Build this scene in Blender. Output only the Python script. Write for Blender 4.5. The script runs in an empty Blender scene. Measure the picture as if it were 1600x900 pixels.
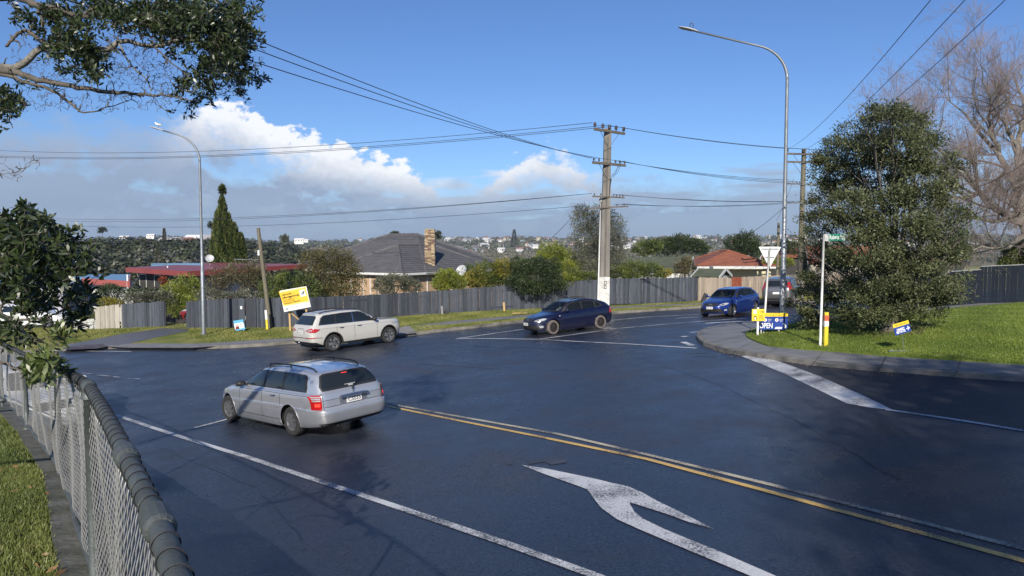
import bpy, bmesh, math, random
import numpy as np
from mathutils import Vector, Matrix
from mathutils.bvhtree import BVHTree
from mathutils.geometry import delaunay_2d_cdt
from math import radians as R

rnd = random.Random(7)
rng = np.random.default_rng(7)
sc = bpy.context.scene
COL = sc.collection

# ------------------------------------------------------------------ camera
F = 1120.0                       # focal length in pixels of the 1600 px wide photograph
PT = math.atan(62 / F)           # downward pitch
cP, sP = math.cos(PT), math.sin(PT)
cam_d = bpy.data.cameras.new('camera')
cam_d.sensor_width = 36.0
cam_d.lens = 36.0 * F / 1600
cam_d.clip_start = 0.05
cam_d.clip_end = 30000
cam = bpy.data.objects.new('camera', cam_d)
cam.rotation_euler = (math.pi / 2 - PT, 0, 0)
COL.objects.link(cam)
sc.camera = cam
sc.view_settings.view_transform = 'Standard'
sc.view_settings.look = 'None'
sc.view_settings.exposure = 0.3
sc.view_settings.gamma = 1.0
sc.cycles.max_bounces = 6
sc.cycles.transparent_max_bounces = 24
sc.cycles.use_denoising = True
sc.cycles.sample_clamp_indirect = 6

# ------------------------------------------------------------------ sun and sky
SUN_EL, SUN_AZ = R(29), R(186)   # azimuth clockwise from +Y: behind the camera, slightly left
sun_d = bpy.data.lights.new('sun', 'SUN')
sun_d.energy = 5.0
sun_d.angle = R(0.5)
sun_d.color = (1.0, 0.925, 0.81)
sun = bpy.data.objects.new('sun', sun_d)
sv = Vector((math.sin(SUN_AZ) * math.cos(SUN_EL), math.cos(SUN_AZ) * math.cos(SUN_EL), math.sin(SUN_EL)))
sun.rotation_euler = sv.to_track_quat('Z', 'Y').to_euler()
sun.location = (0, 0, 60)
COL.objects.link(sun)

world = bpy.data.worlds.new('World')
sc.world = world
world.use_nodes = True
wn, wl = world.node_tree.nodes, world.node_tree.links
wn.clear()
def wnode(t, **k):
    n = wn.new(t)
    for a, b in k.items(): setattr(n, a, b)
    return n
def wmath(op, a, b=None, c=None, clamp=False):
    n = wn.new('ShaderNodeMath'); n.operation = op; n.use_clamp = clamp
    for i, v in enumerate((a, b, c)):
        if v is None: continue
        if isinstance(v, (int, float)): n.inputs[i].default_value = v
        else: wl.new(v, n.inputs[i])
    return n.outputs[0]
def wmix(f, a, b):
    n = wn.new('ShaderNodeMix'); n.data_type = 'RGBA'
    for s, v in ((0, f), (6, a), (7, b)):
        if isinstance(v, (int, float)): n.inputs[s].default_value = v
        elif isinstance(v, tuple): n.inputs[s].default_value = (*v, 1)
        else: wl.new(v, n.inputs[s])
    return n.outputs[2]
def wramp(f, stops):
    n = wn.new('ShaderNodeValToRGB'); wl.new(f, n.inputs[0])
    el = n.color_ramp.elements
    while len(el) > 1: el.remove(el[0])
    for i, (p, c) in enumerate(stops):
        e = el[0] if i == 0 else el.new(p)
        e.position = p
        e.color = (c, c, c, 1) if isinstance(c, (int, float)) else (*c, 1)
    return n.outputs[0]
sky = wnode('ShaderNodeTexSky', sky_type='NISHITA')
sky.sun_disc = False
sky.sun_elevation = SUN_EL
sky.sun_rotation = SUN_AZ
sky.air_density = 1.0; sky.dust_density = 0.25; sky.ozone_density = 2.4
tc = wnode('ShaderNodeTexCoord')
sx = wnode('ShaderNodeSeparateXYZ'); wl.new(tc.outputs['Generated'], sx.inputs[0])
elev = wmath('MULTIPLY', wmath('ARCSINE', sx.outputs[2]), 57.2958)          # degrees above the horizon
azim = wmath('MULTIPLY', wmath('ARCTAN2', sx.outputs[0], sx.outputs[1]), 57.2958)
def wnoise(sx_, sy_, scale, detail=6, rough=0.55, off=0.0):
    cb = wn.new('ShaderNodeCombineXYZ')
    wl.new(wmath('MULTIPLY', azim, sx_), cb.inputs[0]); wl.new(wmath('MULTIPLY', elev, sy_), cb.inputs[1]); cb.inputs[2].default_value = off
    n = wn.new('ShaderNodeTexNoise'); n.inputs['Scale'].default_value = scale
    n.inputs['Detail'].default_value = detail; n.inputs['Roughness'].default_value = rough
    wl.new(cb.outputs[0], n.inputs['Vector'])
    return n.outputs[0]
n_big = wnoise(1, 1.4, 0.16, 4, 0.5, 3.1)
n_med = wnoise(1, 1.5, 0.55, 7, 0.56, 1.7)
n_fin = wnoise(1, 1.3, 1.6, 6, 0.6, 8.2)
n_str = wnoise(0.35, 2.2, 0.5, 5, 0.5, 5.5)
# height of the cloud bank's upper edge along the horizon (degrees); all round it stays near 7
azn = wmath('MULTIPLY_ADD', azim, 1 / 360, 0.5)
def A(d): return d / 360 + 0.5
edge = wmath('MULTIPLY', wramp(azn, [(0, .52), (A(-60), .56), (A(-37), .70), (A(-30), .74), (A(-25.5), .76), (A(-21.8), .92), (A(-18.2), .76), (A(-15), .71),
     (A(-11), .63), (A(-8.3), .56), (A(-5), .36), (A(-2), .45), (A(0.5), .62), (A(3), .66), (A(7), .50), (A(12), .46), (A(22), .47), (A(34), .50), (A(60), .52), (1, .52)]), 12.0)
puff = wmath('MULTIPLY', wmath('SUBTRACT', n_med, 0.5), 4.4)
puff2 = wmath('MULTIPLY', wmath('SUBTRACT', n_fin, 0.5), 1.5)
edge2 = wmath('ADD', wmath('ADD', edge, puff), puff2)
depth = wmath('SUBTRACT', edge2, elev)                       # degrees below the cloud top
# crisp lit cumulus tops between about -24 and +6 degrees, soft veil elsewhere
crisp = wramp(azn, [(A(-26), 0), (A(-22.5), 1), (A(-8), 1), (A(-4), .35), (A(0), .8), (A(5), .7), (A(9), 0)])
softw = wmath('MULTIPLY_ADD', crisp, -2.1, 2.5)
mask = wmath('DIVIDE', depth, softw, clamp=True)
mask = wmath('SMOOTH_MIN', mask, 1.0, 0.1)
lowveil = wmath('DIVIDE', wmath('SUBTRACT', wmath('ADD', 5.6, wmath('MULTIPLY', wmath('SUBTRACT', n_str, 0.5), 9.0)), elev), 2.2, clamp=True)
holes = wmath('MULTIPLY', wmath('SUBTRACT', wmath('ADD', n_big, wmath('MULTIPLY', wmath('SUBTRACT', n_med, .5), .5)), 0.505), 7.0, clamp=True)
holes = wmath('MULTIPLY', holes, wmath('DIVIDE', wmath('SUBTRACT', depth, 1.6), 1.6, clamp=True))
mask = wmath('MULTIPLY', mask, wmath('SUBTRACT', 1.0, wmath('MULTIPLY', holes, 0.8)))
mask = wmath('MAXIMUM', mask, wmath('MULTIPLY', lowveil, 0.93))
mask = wmath('MULTIPLY', mask, 0.96)
lit = wmath('MULTIPLY', wmath('SUBTRACT', 1.0, wmath('DIVIDE', wmath('SUBTRACT', depth, 0.9), 3.4, clamp=True)), wmath('MULTIPLY_ADD', crisp, 1.0, .05))
lit = wmath('ADD', lit, wmath('MULTIPLY', wmath('SUBTRACT', n_med, .5), wmath('MULTIPLY_ADD', crisp, 1.5, .22)), clamp=True)
lit = wmath('MULTIPLY', lit, wmath('DIVIDE', wmath('SUBTRACT', elev, 2.5), 3.5, clamp=True))
grey = wmix(wmath('DIVIDE', elev, 9.0, clamp=True), (2.9, 4.05, 6.0), (3.7, 4.6, 6.3))
grey = wmix(wmath('MULTIPLY', n_str, .5), grey, (4.7, 5.6, 7.3))
cloud = wmix(lit, grey, (11.2, 11.4, 11.8))
tint = wnode('ShaderNodeMix', data_type='RGBA', blend_type='MULTIPLY'); tint.inputs[0].default_value = 1
wl.new(sky.outputs[0], tint.inputs[6]); tint.inputs[7].default_value = (.74, .96, 1.36, 1)
skyc = wmix(mask, tint.outputs[2], cloud)
bg = wnode('ShaderNodeBackground'); wl.new(skyc, bg.inputs[0]); bg.inputs[1].default_value = 0.072
wo = wnode('ShaderNodeOutputWorld'); wl.new(bg.outputs[0], wo.inputs[0])

# ------------------------------------------------------------------ pixel rays and the ground surface
def ray(px, py):
    u = px - 800.0; v = 450.0 - py; d = F * cP + v * sP
    return u / d, (v * cP - F * sP) / d
def P(px, py, Y):
    a, b = ray(px, py)
    return Vector((Y * a, Y, Y * b))
CP = [(457,680,16),(364,658,18),(564,653,17.2),(524,548,30.4),(605,535.6,32.5),(868,522.5,31.6),(936,514.4,33.2),
(1134,496.7,39),(1191,487,41),(943,483.6,42),(1090,471,47),(790,486,44.8),(640,498,43.5),(480,511,40),(318,523,37.8),(258,513,42.7),(150,516,43),
(1222,510,26.5),(1100,540,24.5),(1600,596,15),(800,900,7.6),(1600,900,7.0),(1500,472,37),(40,520,44),(100,546,35),(1240,480,43),(170,645,19)]
_p = np.array([tuple(P(*q)) for q in CP])
def _U(r): return np.where(r > 0, r * r * np.log(r + 1e-9), 0)
_n = len(_p); _A = np.zeros((_n + 3, _n + 3))
_A[:_n, :_n] = _U(np.linalg.norm(_p[:, None, :2] - _p[None, :, :2], axis=2)) + 300 * np.eye(_n)
_A[:_n, _n] = 1; _A[:_n, _n+1:] = _p[:, :2]; _A[_n, :_n] = 1; _A[_n+1:, :_n] = _p[:, :2].T
_w = np.linalg.solve(_A, np.concatenate([_p[:, 2], [0, 0, 0]]))
def S(x, y):                     # road-level ground height
    x = np.clip(np.asarray(x, float), -34, 30); y = np.clip(np.asarray(y, float), 2, 50)
    r = np.hypot(x[..., None] - _p[:, 0], y[..., None] - _p[:, 1])
    return _U(r) @ _w[:-3] + _w[-3] + _w[-2] * x + _w[-1] * y
def Sf(x, y): return float(S(x, y))
def mound(x, y):                 # the right-hand lawn rises towards the tree
    return 0.30 * np.exp(-(((x - 14) / 3.6) ** 2 + ((y - 23.5) / 3.8) ** 2))
def lawn_h(x, y): return S(x, y) + 0.13 + mound(np.asarray(x, float), np.asarray(y, float))
def G(px, py, h=None, off=0.0):  # where the pixel's ray meets the ground
    a, b = ray(px, py)
    f = (lambda x, y: float(h(x, y))) if h else Sf
    y0 = 3.0
    while y0 < 75 and y0 * b > f(y0 * a, y0) + off: y0 += 0.5
    lo, hi = y0 - 0.5, y0
    for _ in range(18):
        m = (lo + hi) / 2
        if m * b > f(m * a, m) + off: lo = m
        else: hi = m
    return Vector((hi * a, hi, f(hi * a, hi) + off))
def G2(px, py, h=None, off=0.0):
    g = G(px, py, h, off); return (g.x, g.y)

# ------------------------------------------------------------------ materials
MATS = {}
def mat(name, c1, c2=None, scale=5.0, rough=0.6, metal=0.0, bump=0.0, bscale=None, detail=5, coat=0.0, spec=0.5, stretch=None,
        c3=None, rough2=None, emit=None, trans=0.0, alpha=1.0, contrast=1.0, coords='Object', bdist=0.02):
    if name in MATS: return MATS[name]
    m = bpy.data.materials.new(name); m.use_nodes = True
    N, Lk = m.node_tree.nodes, m.node_tree.links
    b = N['Principled BSDF']
    b.inputs['Base Color'].default_value = (*c1, 1)
    b.inputs['Roughness'].default_value = rough
    b.inputs['Metallic'].default_value = metal
    b.inputs['Coat Weight'].default_value = coat
    b.inputs['Coat Roughness'].default_value = 0.04
    b.inputs['Specular IOR Level'].default_value = spec
    b.inputs['Transmission Weight'].default_value = trans
    b.inputs['Alpha'].default_value = alpha
    if emit:
        b.inputs['Emission Color'].default_value = (*emit[0], 1); b.inputs['Emission Strength'].default_value = emit[1]
    c2 = c2 or tuple(x * 0.82 for x in c1)
    t = N.new('ShaderNodeTexCoord'); mp = N.new('ShaderNodeMapping'); Lk.new(t.outputs[coords], mp.inputs[0])
    if stretch: mp.inputs['Scale'].default_value = stretch
    n = N.new('ShaderNodeTexNoise'); n.inputs['Scale'].default_value = scale; n.inputs['Detail'].default_value = detail
    Lk.new(mp.outputs[0], n.inputs['Vector'])
    r = N.new('ShaderNodeValToRGB'); el = r.color_ramp.elements
    h = 0.22 / contrast
    el[0].position = 0.5 - h; el[1].position = 0.5 + h
    el[0].color = (*c1, 1); el[1].color = (*c2, 1)
    if c3:
        e = el.new(0.5); e.color = (*c3, 1)
    Lk.new(n.outputs[0], r.inputs[0]); Lk.new(r.outputs[0], b.inputs['Base Color'])
    if rough2 is not None:
        rr = N.new('ShaderNodeMapRange'); rr.inputs[1].default_value = .35; rr.inputs[2].default_value = .65
        rr.inputs[3].default_value = rough; rr.inputs[4].default_value = rough2
        Lk.new(n.outputs[0], rr.inputs[0]); Lk.new(rr.outputs[0], b.inputs['Roughness'])
    if bump:
        n2 = N.new('ShaderNodeTexNoise'); n2.inputs['Scale'].default_value = bscale or scale * 4; n2.inputs['Detail'].default_value = 4
        Lk.new(mp.outputs[0], n2.inputs['Vector'])
        bu = N.new('ShaderNodeBump'); bu.inputs['Strength'].default_value = bump; bu.inputs['Distance'].default_value = bdist
        Lk.new(n2.outputs[0], bu.inputs['Height']); Lk.new(bu.outputs[0], b.inputs['Normal'])
    m.diffuse_color = (*c1, 1)
    MATS[name] = m
    return m
def leaf_mat(name, c1, c2, rough=0.5, trans=0.25, spec=0.5):
    """foliage: colour varies leaf by leaf through a per-leaf attribute"""
    m = bpy.data.materials.new(name); m.use_nodes = True
    N, Lk = m.node_tree.nodes, m.node_tree.links
    b = N['Principled BSDF']; b.inputs['Roughness'].default_value = rough; b.inputs['Specular IOR Level'].default_value = spec
    a = N.new('ShaderNodeAttribute'); a.attribute_name = 'var'
    r = N.new('ShaderNodeValToRGB'); el = r.color_ramp.elements
    el[0].color = (*c1, 1); el[1].color = (*c2, 1)
    Lk.new(a.outputs['Fac'], r.inputs[0]); Lk.new(r.outputs[0], b.inputs['Base Color'])
    tr = N.new('ShaderNodeBsdfTranslucent'); Lk.new(r.outputs[0], tr.inputs[0])
    mx = N.new('ShaderNodeMixShader'); mx.inputs[0].default_value = trans
    Lk.new(b.outputs[0], mx.inputs[1]); Lk.new(tr.outputs[0], mx.inputs[2])
    Lk.new(mx.outputs[0], N['Material Output'].inputs[0])
    MATS[name] = m
    return m

# ------------------------------------------------------------------ object helpers
def tag(o, label=None, cat=None, group=None, kind=None):
    if label: o['label'] = label
    if cat: o['category'] = cat
    if group: o['group'] = group
    if kind: o['kind'] = kind
    return o
def empty(name, loc=(0, 0, 0), rz=0.0, label=None, cat=None, group=None):
    o = bpy.data.objects.new(name, None); COL.objects.link(o)
    o.location = loc; o.rotation_euler = (0, 0, rz); o.empty_display_size = 0.3
    return tag(o, label, cat, group)
def link(name, me, parent=None):
    o = bpy.data.objects.new(name, me); COL.objects.link(o)
    if parent is not None: o.parent = parent
    return o
def copy_tree(o, parent=None):
    c = o.copy(); COL.objects.link(c); c.parent = parent
    for ch in list(o.children): copy_tree(ch, c)
    return c
def zup(p): return Vector((p[0], p[1], p[2] if len(p) > 2 else 0))

class MB:
    """collects shapes; build() links them as one mesh object"""
    def __init__(s): s.v = []; s.f = []; s.m = []; s.mi = 0
    def add(s, vs, fs, mi=None):
        b = len(s.v); s.v += [tuple(x) for x in vs]; s.f += [tuple(i + b for i in f) for f in fs]
        s.m += [s.mi if mi is None else mi] * len(fs); return s
    def box(s, c, d, rot=None, mi=None):
        hx, hy, hz = d[0] / 2, d[1] / 2, d[2] / 2
        vs = [Vector((x, y, z)) for x in (-hx, hx) for y in (-hy, hy) for z in (-hz, hz)]
        if rot is not None: vs = [rot @ v for v in vs]
        c = Vector(c); vs = [v + c for v in vs]
        return s.add(vs, [(0,1,3,2),(4,6,7,5),(0,4,5,1),(2,3,7,6),(0,2,6,4),(1,5,7,3)], mi)
    def beam(s, a, b, w, h, up=(0, 0, 1), mi=None):
        a, b = Vector(a), Vector(b); d = (b - a); L = d.length; d.normalize()
        u = Vector(up)
        if abs(d.dot(u)) > .98: u = Vector((0, 1, 0))
        x = d.cross(u).normalized(); z = x.cross(d).normalized()
        vs = []
        for p in (a, b):
            for i, j in ((-1, -1), (1, -1), (1, 1), (-1, 1)): vs.append(p + x * (i * w / 2) + z * (j * h / 2))
        return s.add(vs, [(0,1,2,3),(7,6,5,4),(0,4,5,1),(1,5,6,2),(2,6,7,3),(3,7,4,0)], mi)
    def tube(s, pts, r, n=8, caps=True, mi=None, close=False):
        pts = [Vector(p) for p in pts]; k = len(pts)
        rs = r if isinstance(r, (list, tuple)) else [r] * k
        vs = []; prev = None
        for i, p in enumerate(pts):
            if close: d = pts[(i + 1) % k] - pts[i - 1]
            else: d = pts[min(i + 1, k - 1)] - pts[max(i - 1, 0)]
            d.normalize()
            ref = prev if prev is not None else (Vector((0, 0, 1)) if abs(d.z) < .9 else Vector((1, 0, 0)))
            x = (ref - d * ref.dot(d)).normalized(); y = d.cross(x); prev = x
            for j in range(n):
                a = 2 * math.pi * j / n
                vs.append(p + (x * math.cos(a) + y * math.sin(a)) * rs[i])
        fs = []
        for i in range(k if close else k - 1):
            i2 = (i + 1) % k
            for j in range(n): fs.append((i*n+j, i2*n+j, i2*n+(j+1) % n, i*n+(j+1) % n)[::-1])
        if caps and not close: fs += [tuple(range(n)), tuple(range((k-1)*n, k*n))[::-1]]
        return s.add(vs, fs, mi)
    def lathe(s, prof, c=(0, 0, 0), n=16, rot=None, mi=None, caps=True):
        vs = []; c = Vector(c)
        for r_, z in prof:
            for j in range(n):
                a = 2 * math.pi * j / n; v = Vector((r_ * math.cos(a), r_ * math.sin(a), z))
                vs.append((rot @ v if rot is not None else v) + c)
        k = len(prof)
        fs = [(i*n+j, i*n+(j+1) % n, (i+1)*n+(j+1) % n, (i+1)*n+j) for i in range(k-1) for j in range(n)]
        if caps: fs += [tuple(range(n))[::-1], tuple(range((k-1)*n, k*n))]
        return s.add(vs, fs, mi)
    def prism(s, poly, thick, o=(0, 0, 0), ex=(1, 0, 0), ey=(0, 1, 0), mi=None, side=None):
        """polygon (2-D) in plane (ex, ey) at o, given thickness along ex x ey"""
        o, ex, ey = Vector(o), Vector(ex), Vector(ey); n = ex.cross(ey).normalized()
        k = len(poly)
        top = [o + ex * p[0] + ey * p[1] + n * thick for p in poly]; bot = [o + ex * p[0] + ey * p[1] for p in poly]
        s.add(top + bot, [tuple(range(k)), tuple(range(k, 2*k))[::-1]], mi)
        return s.add(top + bot, [(i, i + k, (i+1) % k + k, (i+1) % k) for i in range(k)], mi if side is None else side)
    def build(s, name, mats, parent=None, smooth=False, auto=None):
        me = bpy.data.meshes.new(name); me.from_pydata(s.v, [], s.f)
        for m in (mats if isinstance(mats, (list, tuple)) else [mats]): me.materials.append(m)
        if len(me.materials) > 1: me.polygons.foreach_set('material_index', s.m)
        if smooth or auto: me.polygons.foreach_set('use_smooth', [True] * len(s.f))
        me.update()
        if auto: me.set_sharp_from_angle(angle=R(auto))
        return link(name, me, parent)

def np_mesh(name, V, Fq, m, parent=None, var=None, smooth=False):
    """fast mesh from numpy: V (n,3), Fq (m,k)"""
    V = np.asarray(V, np.float32); Fq = np.asarray(Fq, np.int32); k = Fq.shape[1]
    me = bpy.data.meshes.new(name)
    me.vertices.add(len(V)); me.vertices.foreach_set('co', V.ravel())
    me.loops.add(Fq.size); me.loops.foreach_set('vertex_index', Fq.ravel())
    me.polygons.add(len(Fq)); me.polygons.foreach_set('loop_start', np.arange(0, Fq.size, k, dtype=np.int32))
    if smooth: me.polygons.foreach_set('use_smooth', np.ones(len(Fq), bool))
    me.materials.append(m)
    if var is not None:
        at = me.attributes.new('var', 'FLOAT', 'FACE'); at.data.foreach_set('value', np.asarray(var, np.float32))
    me.update(calc_edges=True)
    return link(name, me, parent)

def drape(name, poly, hf, m, off=0.0, res=0.8, skirt=0.0, kind='structure', parent=None, jitter=0.0):
    """polygon (world xy) laid over the height function hf as a dense sheet, with an optional vertical skirt"""
    b = []
    k = len(poly)
    for i in range(k):
        p, q = Vector(poly[i][:2]), Vector(poly[(i+1) % k][:2]); n = max(1, int((q - p).length / res))
        for j in range(n): b.append(p.lerp(q, j / n))
    xs = [p.x for p in b]; ys = [p.y for p in b]
    nb = len(b); pts = list(b)
    from mathutils.geometry import intersect_point_tri_2d
    bx = np.array(xs); by = np.array(ys)
    gx, gy = np.meshgrid(np.arange(min(xs) + res / 2, max(xs), res), np.arange(min(ys) + res / 2, max(ys), res))
    gx = gx.ravel(); gy = gy.ravel()
    ins = np.zeros(len(gx), bool); j = nb - 1
    for i in range(nb):
        c = ((by[i] > gy) != (by[j] > gy)) & (gx < (bx[j] - bx[i]) * (gy - by[i]) / (by[j] - by[i] + 1e-12) + bx[i])
        ins ^= c; j = i
    for x, y in zip(gx[ins], gy[ins]): pts.append(Vector((x, y)))
    r = delaunay_2d_cdt(pts, [], [list(range(nb))], 1, 1e-5)
    vo = np.array([(v.x, v.y) for v in r[0]]); z = hf(vo[:, 0], vo[:, 1]) + off
    V = [(x, y, zz) for (x, y), zz in zip(vo, z)]
    fs = [tuple(f) for f in r[2]]
    fs = [f if (vo[f[1]][0]-vo[f[0]][0])*(vo[f[2]][1]-vo[f[0]][1])-(vo[f[1]][1]-vo[f[0]][1])*(vo[f[2]][0]-vo[f[0]][0]) > 0 else f[::-1] for f in fs]
    if skirt:
        ed = {}
        for f in fs:
            for a, c in zip(f, f[1:] + f[:1]): ed[(a, c)] = 1
        n0 = len(V); mp = {}
        for (a, c) in list(ed):
            if (c, a) not in ed:
                for q in (a, c):
                    if q not in mp: mp[q] = len(V); V.append((V[q][0], V[q][1], V[q][2] - skirt))
                fs.append((a, mp[a], mp[c], c))
    me = bpy.data.meshes.new(name); me.from_pydata(V, [], fs); me.materials.append(m)
    me.polygons.foreach_set('use_smooth', [len(f) == 3 for f in fs]); me.update()
    o = link(name, me, parent)
    if kind: o['kind'] = kind
    return o
def strip(pts, w, hf, off, mb, seg=0.5, w2=None):
    """painted line of width w along world-xy points, added to mb"""
    P_ = [Vector(p[:2]) for p in pts]; L = [0]
    for a, b in zip(P_, P_[1:]): L.append(L[-1] + (b - a).length)
    n = max(2, int(L[-1] / seg) + 1); vs = []
    for i in range(n):
        s_ = L[-1] * i / (n - 1); k = max(j for j in range(len(L)) if L[j] <= s_ + 1e-9); k = min(k, len(P_) - 2)
        t = (s_ - L[k]) / max(1e-9, L[k+1] - L[k]); p = P_[k].lerp(P_[k+1], t)
        d = (P_[k+1] - P_[k]).normalized(); nrm = Vector((-d.y, d.x)); ww = w if w2 is None else w + (w2 - w) * i / (n - 1)
        for sg in (1, -1):
            q = p + nrm * (sg * ww / 2); vs.append((q.x, q.y, float(hf(q.x, q.y)) + off))
    mb.add(vs, [(2*i, 2*i+1, 2*i+3, 2*i+2) for i in range(n - 1)])
def smooth_pl(pts, it=2):
    for _ in range(it):
        o = [pts[0]]
        for a, b in zip(pts, pts[1:]):
            a, b = Vector(a[:2]), Vector(b[:2]); o += [tuple(a.lerp(b, .25)), tuple(a.lerp(b, .75))]
        pts = o + [pts[-1]]
    return pts
def clamp01(x): return max(0.0, min(1.0, x))
TEXTCACHE = {}
def text_mesh(s, size, mb, o, ex, ey, mi=0, bold=0.0, align='LEFT', width=None):
    """real letters laid on the plane (ex, ey) at o"""
    cu = bpy.data.curves.new('t', 'FONT'); cu.body = s; cu.size = size; cu.offset = bold; cu.align_x = align; cu.resolution_u = 3
    ob = bpy.data.objects.new('t', cu); COL.objects.link(ob)
    me = bpy.data.meshes.new_from_object(ob.evaluated_get(bpy.context.evaluated_depsgraph_get()))
    vs = [v.co.copy() for v in me.vertices]; fs = [tuple(p.vertices) for p in me.polygons]
    if width and vs:
        w = max(v.x for v in vs) - min(v.x for v in vs); k = width / max(w, 1e-6)
        for v in vs: v.x *= k
    o, ex, ey = Vector(o), Vector(ex), Vector(ey)
    mb.add([o + ex * v.x + ey * v.y for v in vs], fs, mi)
    bpy.data.objects.remove(ob); bpy.data.curves.remove(cu); bpy.data.meshes.remove(me)
# ================================================================== ground, road, verges
def asphalt(name, base, base2, r1=0.32, r2=0.62, patch=None):
    m = bpy.data.materials.new(name); m.use_nodes = True
    N, Lk = m.node_tree.nodes, m.node_tree.links; b = N['Principled BSDF']
    t = N.new('ShaderNodeTexCoord')
    def noise(sc_, det=4, rough=.5):
        n = N.new('ShaderNodeTexNoise'); n.inputs['Scale'].default_value = sc_; n.inputs['Detail'].default_value = det; n.inputs['Roughness'].default_value = rough
        Lk.new(t.outputs['Object'], n.inputs['Vector']); return n.outputs[0]
    def mr(v, a, b_, c, d):
        n = N.new('ShaderNodeMapRange'); Lk.new(v, n.inputs[0])
        for i, q in enumerate((a, b_, c, d)): n.inputs[i+1].default_value = q
        return n.outputs[0]
    big, mid, fin, chip = noise(.16, 4), noise(.7, 6, .62), noise(26, 4, .7), noise(70, 2)
    mx = N.new('ShaderNodeMix'); mx.data_type = 'RGBA'; mx.inputs[6].default_value = (*base, 1); mx.inputs[7].default_value = (*base2, 1)
    ax = N.new('ShaderNodeMath'); ax.operation = 'MULTIPLY_ADD'; Lk.new(big, ax.inputs[0]); ax.inputs[1].default_value = 1.2; Lk.new(mid, ax.inputs[2]); Lk.new(mr(ax.outputs[0], .92, 1.32, 0, 1), mx.inputs[0])
    m2 = N.new('ShaderNodeMix'); m2.data_type = 'RGBA'; m2.blend_type = 'MULTIPLY'; m2.inputs[0].default_value = 1
    gr = N.new('ShaderNodeValToRGB'); gr.color_ramp.elements[0].position = .3; gr.color_ramp.elements[0].color = (.28, .28, .28, 1)
    gr.color_ramp.elements[1].position = .72; gr.color_ramp.elements[1].color = (2.8, 2.8, 2.7, 1)
    Lk.new(fin, gr.inputs[0]); Lk.new(mx.outputs[2], m2.inputs[6]); Lk.new(gr.outputs[0], m2.inputs[7])
    Lk.new(m2.outputs[2], b.inputs['Base Color'])
    ad = N.new('ShaderNodeMath'); ad.operation = 'MULTIPLY_ADD'; Lk.new(big, ad.inputs[0]); ad.inputs[1].default_value = .65; Lk.new(mid, ad.inputs[2])
    Lk.new(mr(ad.outputs[0], .62, 1.02, r1, r2), b.inputs['Roughness'])
    hs = N.new('ShaderNodeMath'); hs.operation = 'MULTIPLY_ADD'; Lk.new(chip, hs.inputs[0]); hs.inputs[1].default_value = .7; Lk.new(fin, hs.inputs[2])
    bu = N.new('ShaderNodeBump'); bu.inputs['Strength'].default_value = .55; bu.inputs['Distance'].default_value = .016
    Lk.new(hs.outputs[0], bu.inputs['Height']); Lk.new(bu.outputs[0], b.inputs['Normal'])
    b.inputs['Specular IOR Level'].default_value = .62
    MATS[name] = m
    return m
M_road = asphalt('asphalt', (.011, .014, .024), (.026, .030, .042), .19, .55)
M_dark = asphalt('new_asphalt', (.012, .013, .017), (.02, .021, .026), .5, .7)
M_path = mat('footpath_concrete', (.21, .21, .21), (.14, .14, .145), 1.3, .55, bump=.3, bscale=40, rough2=.75)
M_oldpath = mat('worn_path', (.13, .13, .125), (.085, .085, .085), 1.1, .8, bump=.3, bscale=30)
M_drive = asphalt('driveway_seal', (.055, .055, .06), (.08, .08, .085), .35, .6)
M_apron = mat('driveway_concrete', (.28, .27, .24), (.20, .195, .18), 1.5, .7, bump=.3, bscale=30)
M_kerb = mat('kerb_concrete', (.22, .205, .18), (.10, .095, .085), 2.2, .85, bump=.6, bscale=18, contrast=1.4)
M_red = mat('red_patch_seal', (.075, .05, .05), (.055, .042, .045), 2, .6)
def grass_mat(name, c1, c2, c3, s=1.1):
    m = mat(name, c1, c2, s, .85, c3=c3, bump=.9, bscale=24, detail=9, contrast=1.2, spec=.2, bdist=.06)
    return m
M_lawn = grass_mat('lawn', (.11, .16, .022), (.20, .225, .045), (.15, .195, .03))
M_verge = grass_mat('verge_grass', (.12, .15, .028), (.27, .25, .09), (.17, .19, .045), .8)
M_bank = grass_mat('bank_grass', (.075, .115, .022), (.15, .165, .045), (.105, .14, .03), 1.6)

# -- far terrain: one sheet that reaches the horizon -------------------------------------------
PROF_L = ([48, 56, 70, 100, 140, 170, 230, 330, 600, 1000, 1500, 2200, 4000, 9000], [0, -.7, -4, -10, -12, -8, -.6, 2.2, -12, -16, 8, 24, 0, -38])
PROF_R = ([48, 60, 90, 130, 200, 320, 480, 640, 900, 1300, 1900, 2600, 4000, 9000], [0, -.5, -5, -10, -18, -20, -8.5, -1.6, -16, -5, 18, 33, 5, -38])
def far_h(x, y):
    x = np.asarray(x, float); y = np.asarray(y, float)
    r = np.hypot(x, y); az = np.degrees(np.arctan2(x, y))
    base = S(x, y) - .28
    hl = np.interp(r, *PROF_L); hr = np.interp(r, *PROF_R)
    w = 1 / (1 + np.exp((az + 13) / 2.2))
    prof = hl * w + hr * (1 - w)
    bumps = np.sin(x * .021 + 1.3) * np.cos(y * .017) * 2.2 + np.sin(x * .0061 + y * .004) * 4.5
    prof = prof + bumps * np.clip((r - 110) / 300, 0, 1)
    fwd = np.clip((y - 47) / 12, 0, 1)
    # no drop to the sides and behind: the street's own level goes on there
    side = np.clip((r - 70) / 200, 0, 1) * (1 - np.clip((y - 20) / 60, 0, 1))
    return base * (1 - side) + side * (-4.5) + prof * fwd
rad = [0.5] + list(np.arange(3, 66, 3.0)) + list(np.geomspace(68, 9000, 66))
nA = 300
aa = np.linspace(0, 2 * np.pi, nA, endpoint=False)
rr, tt = np.meshgrid(rad, aa, indexing='ij')
X = rr * np.sin(tt); Y = rr * np.cos(tt)
Z = far_h(X, Y)
V = np.stack([X, Y, Z], -1).reshape(-1, 3)
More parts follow.
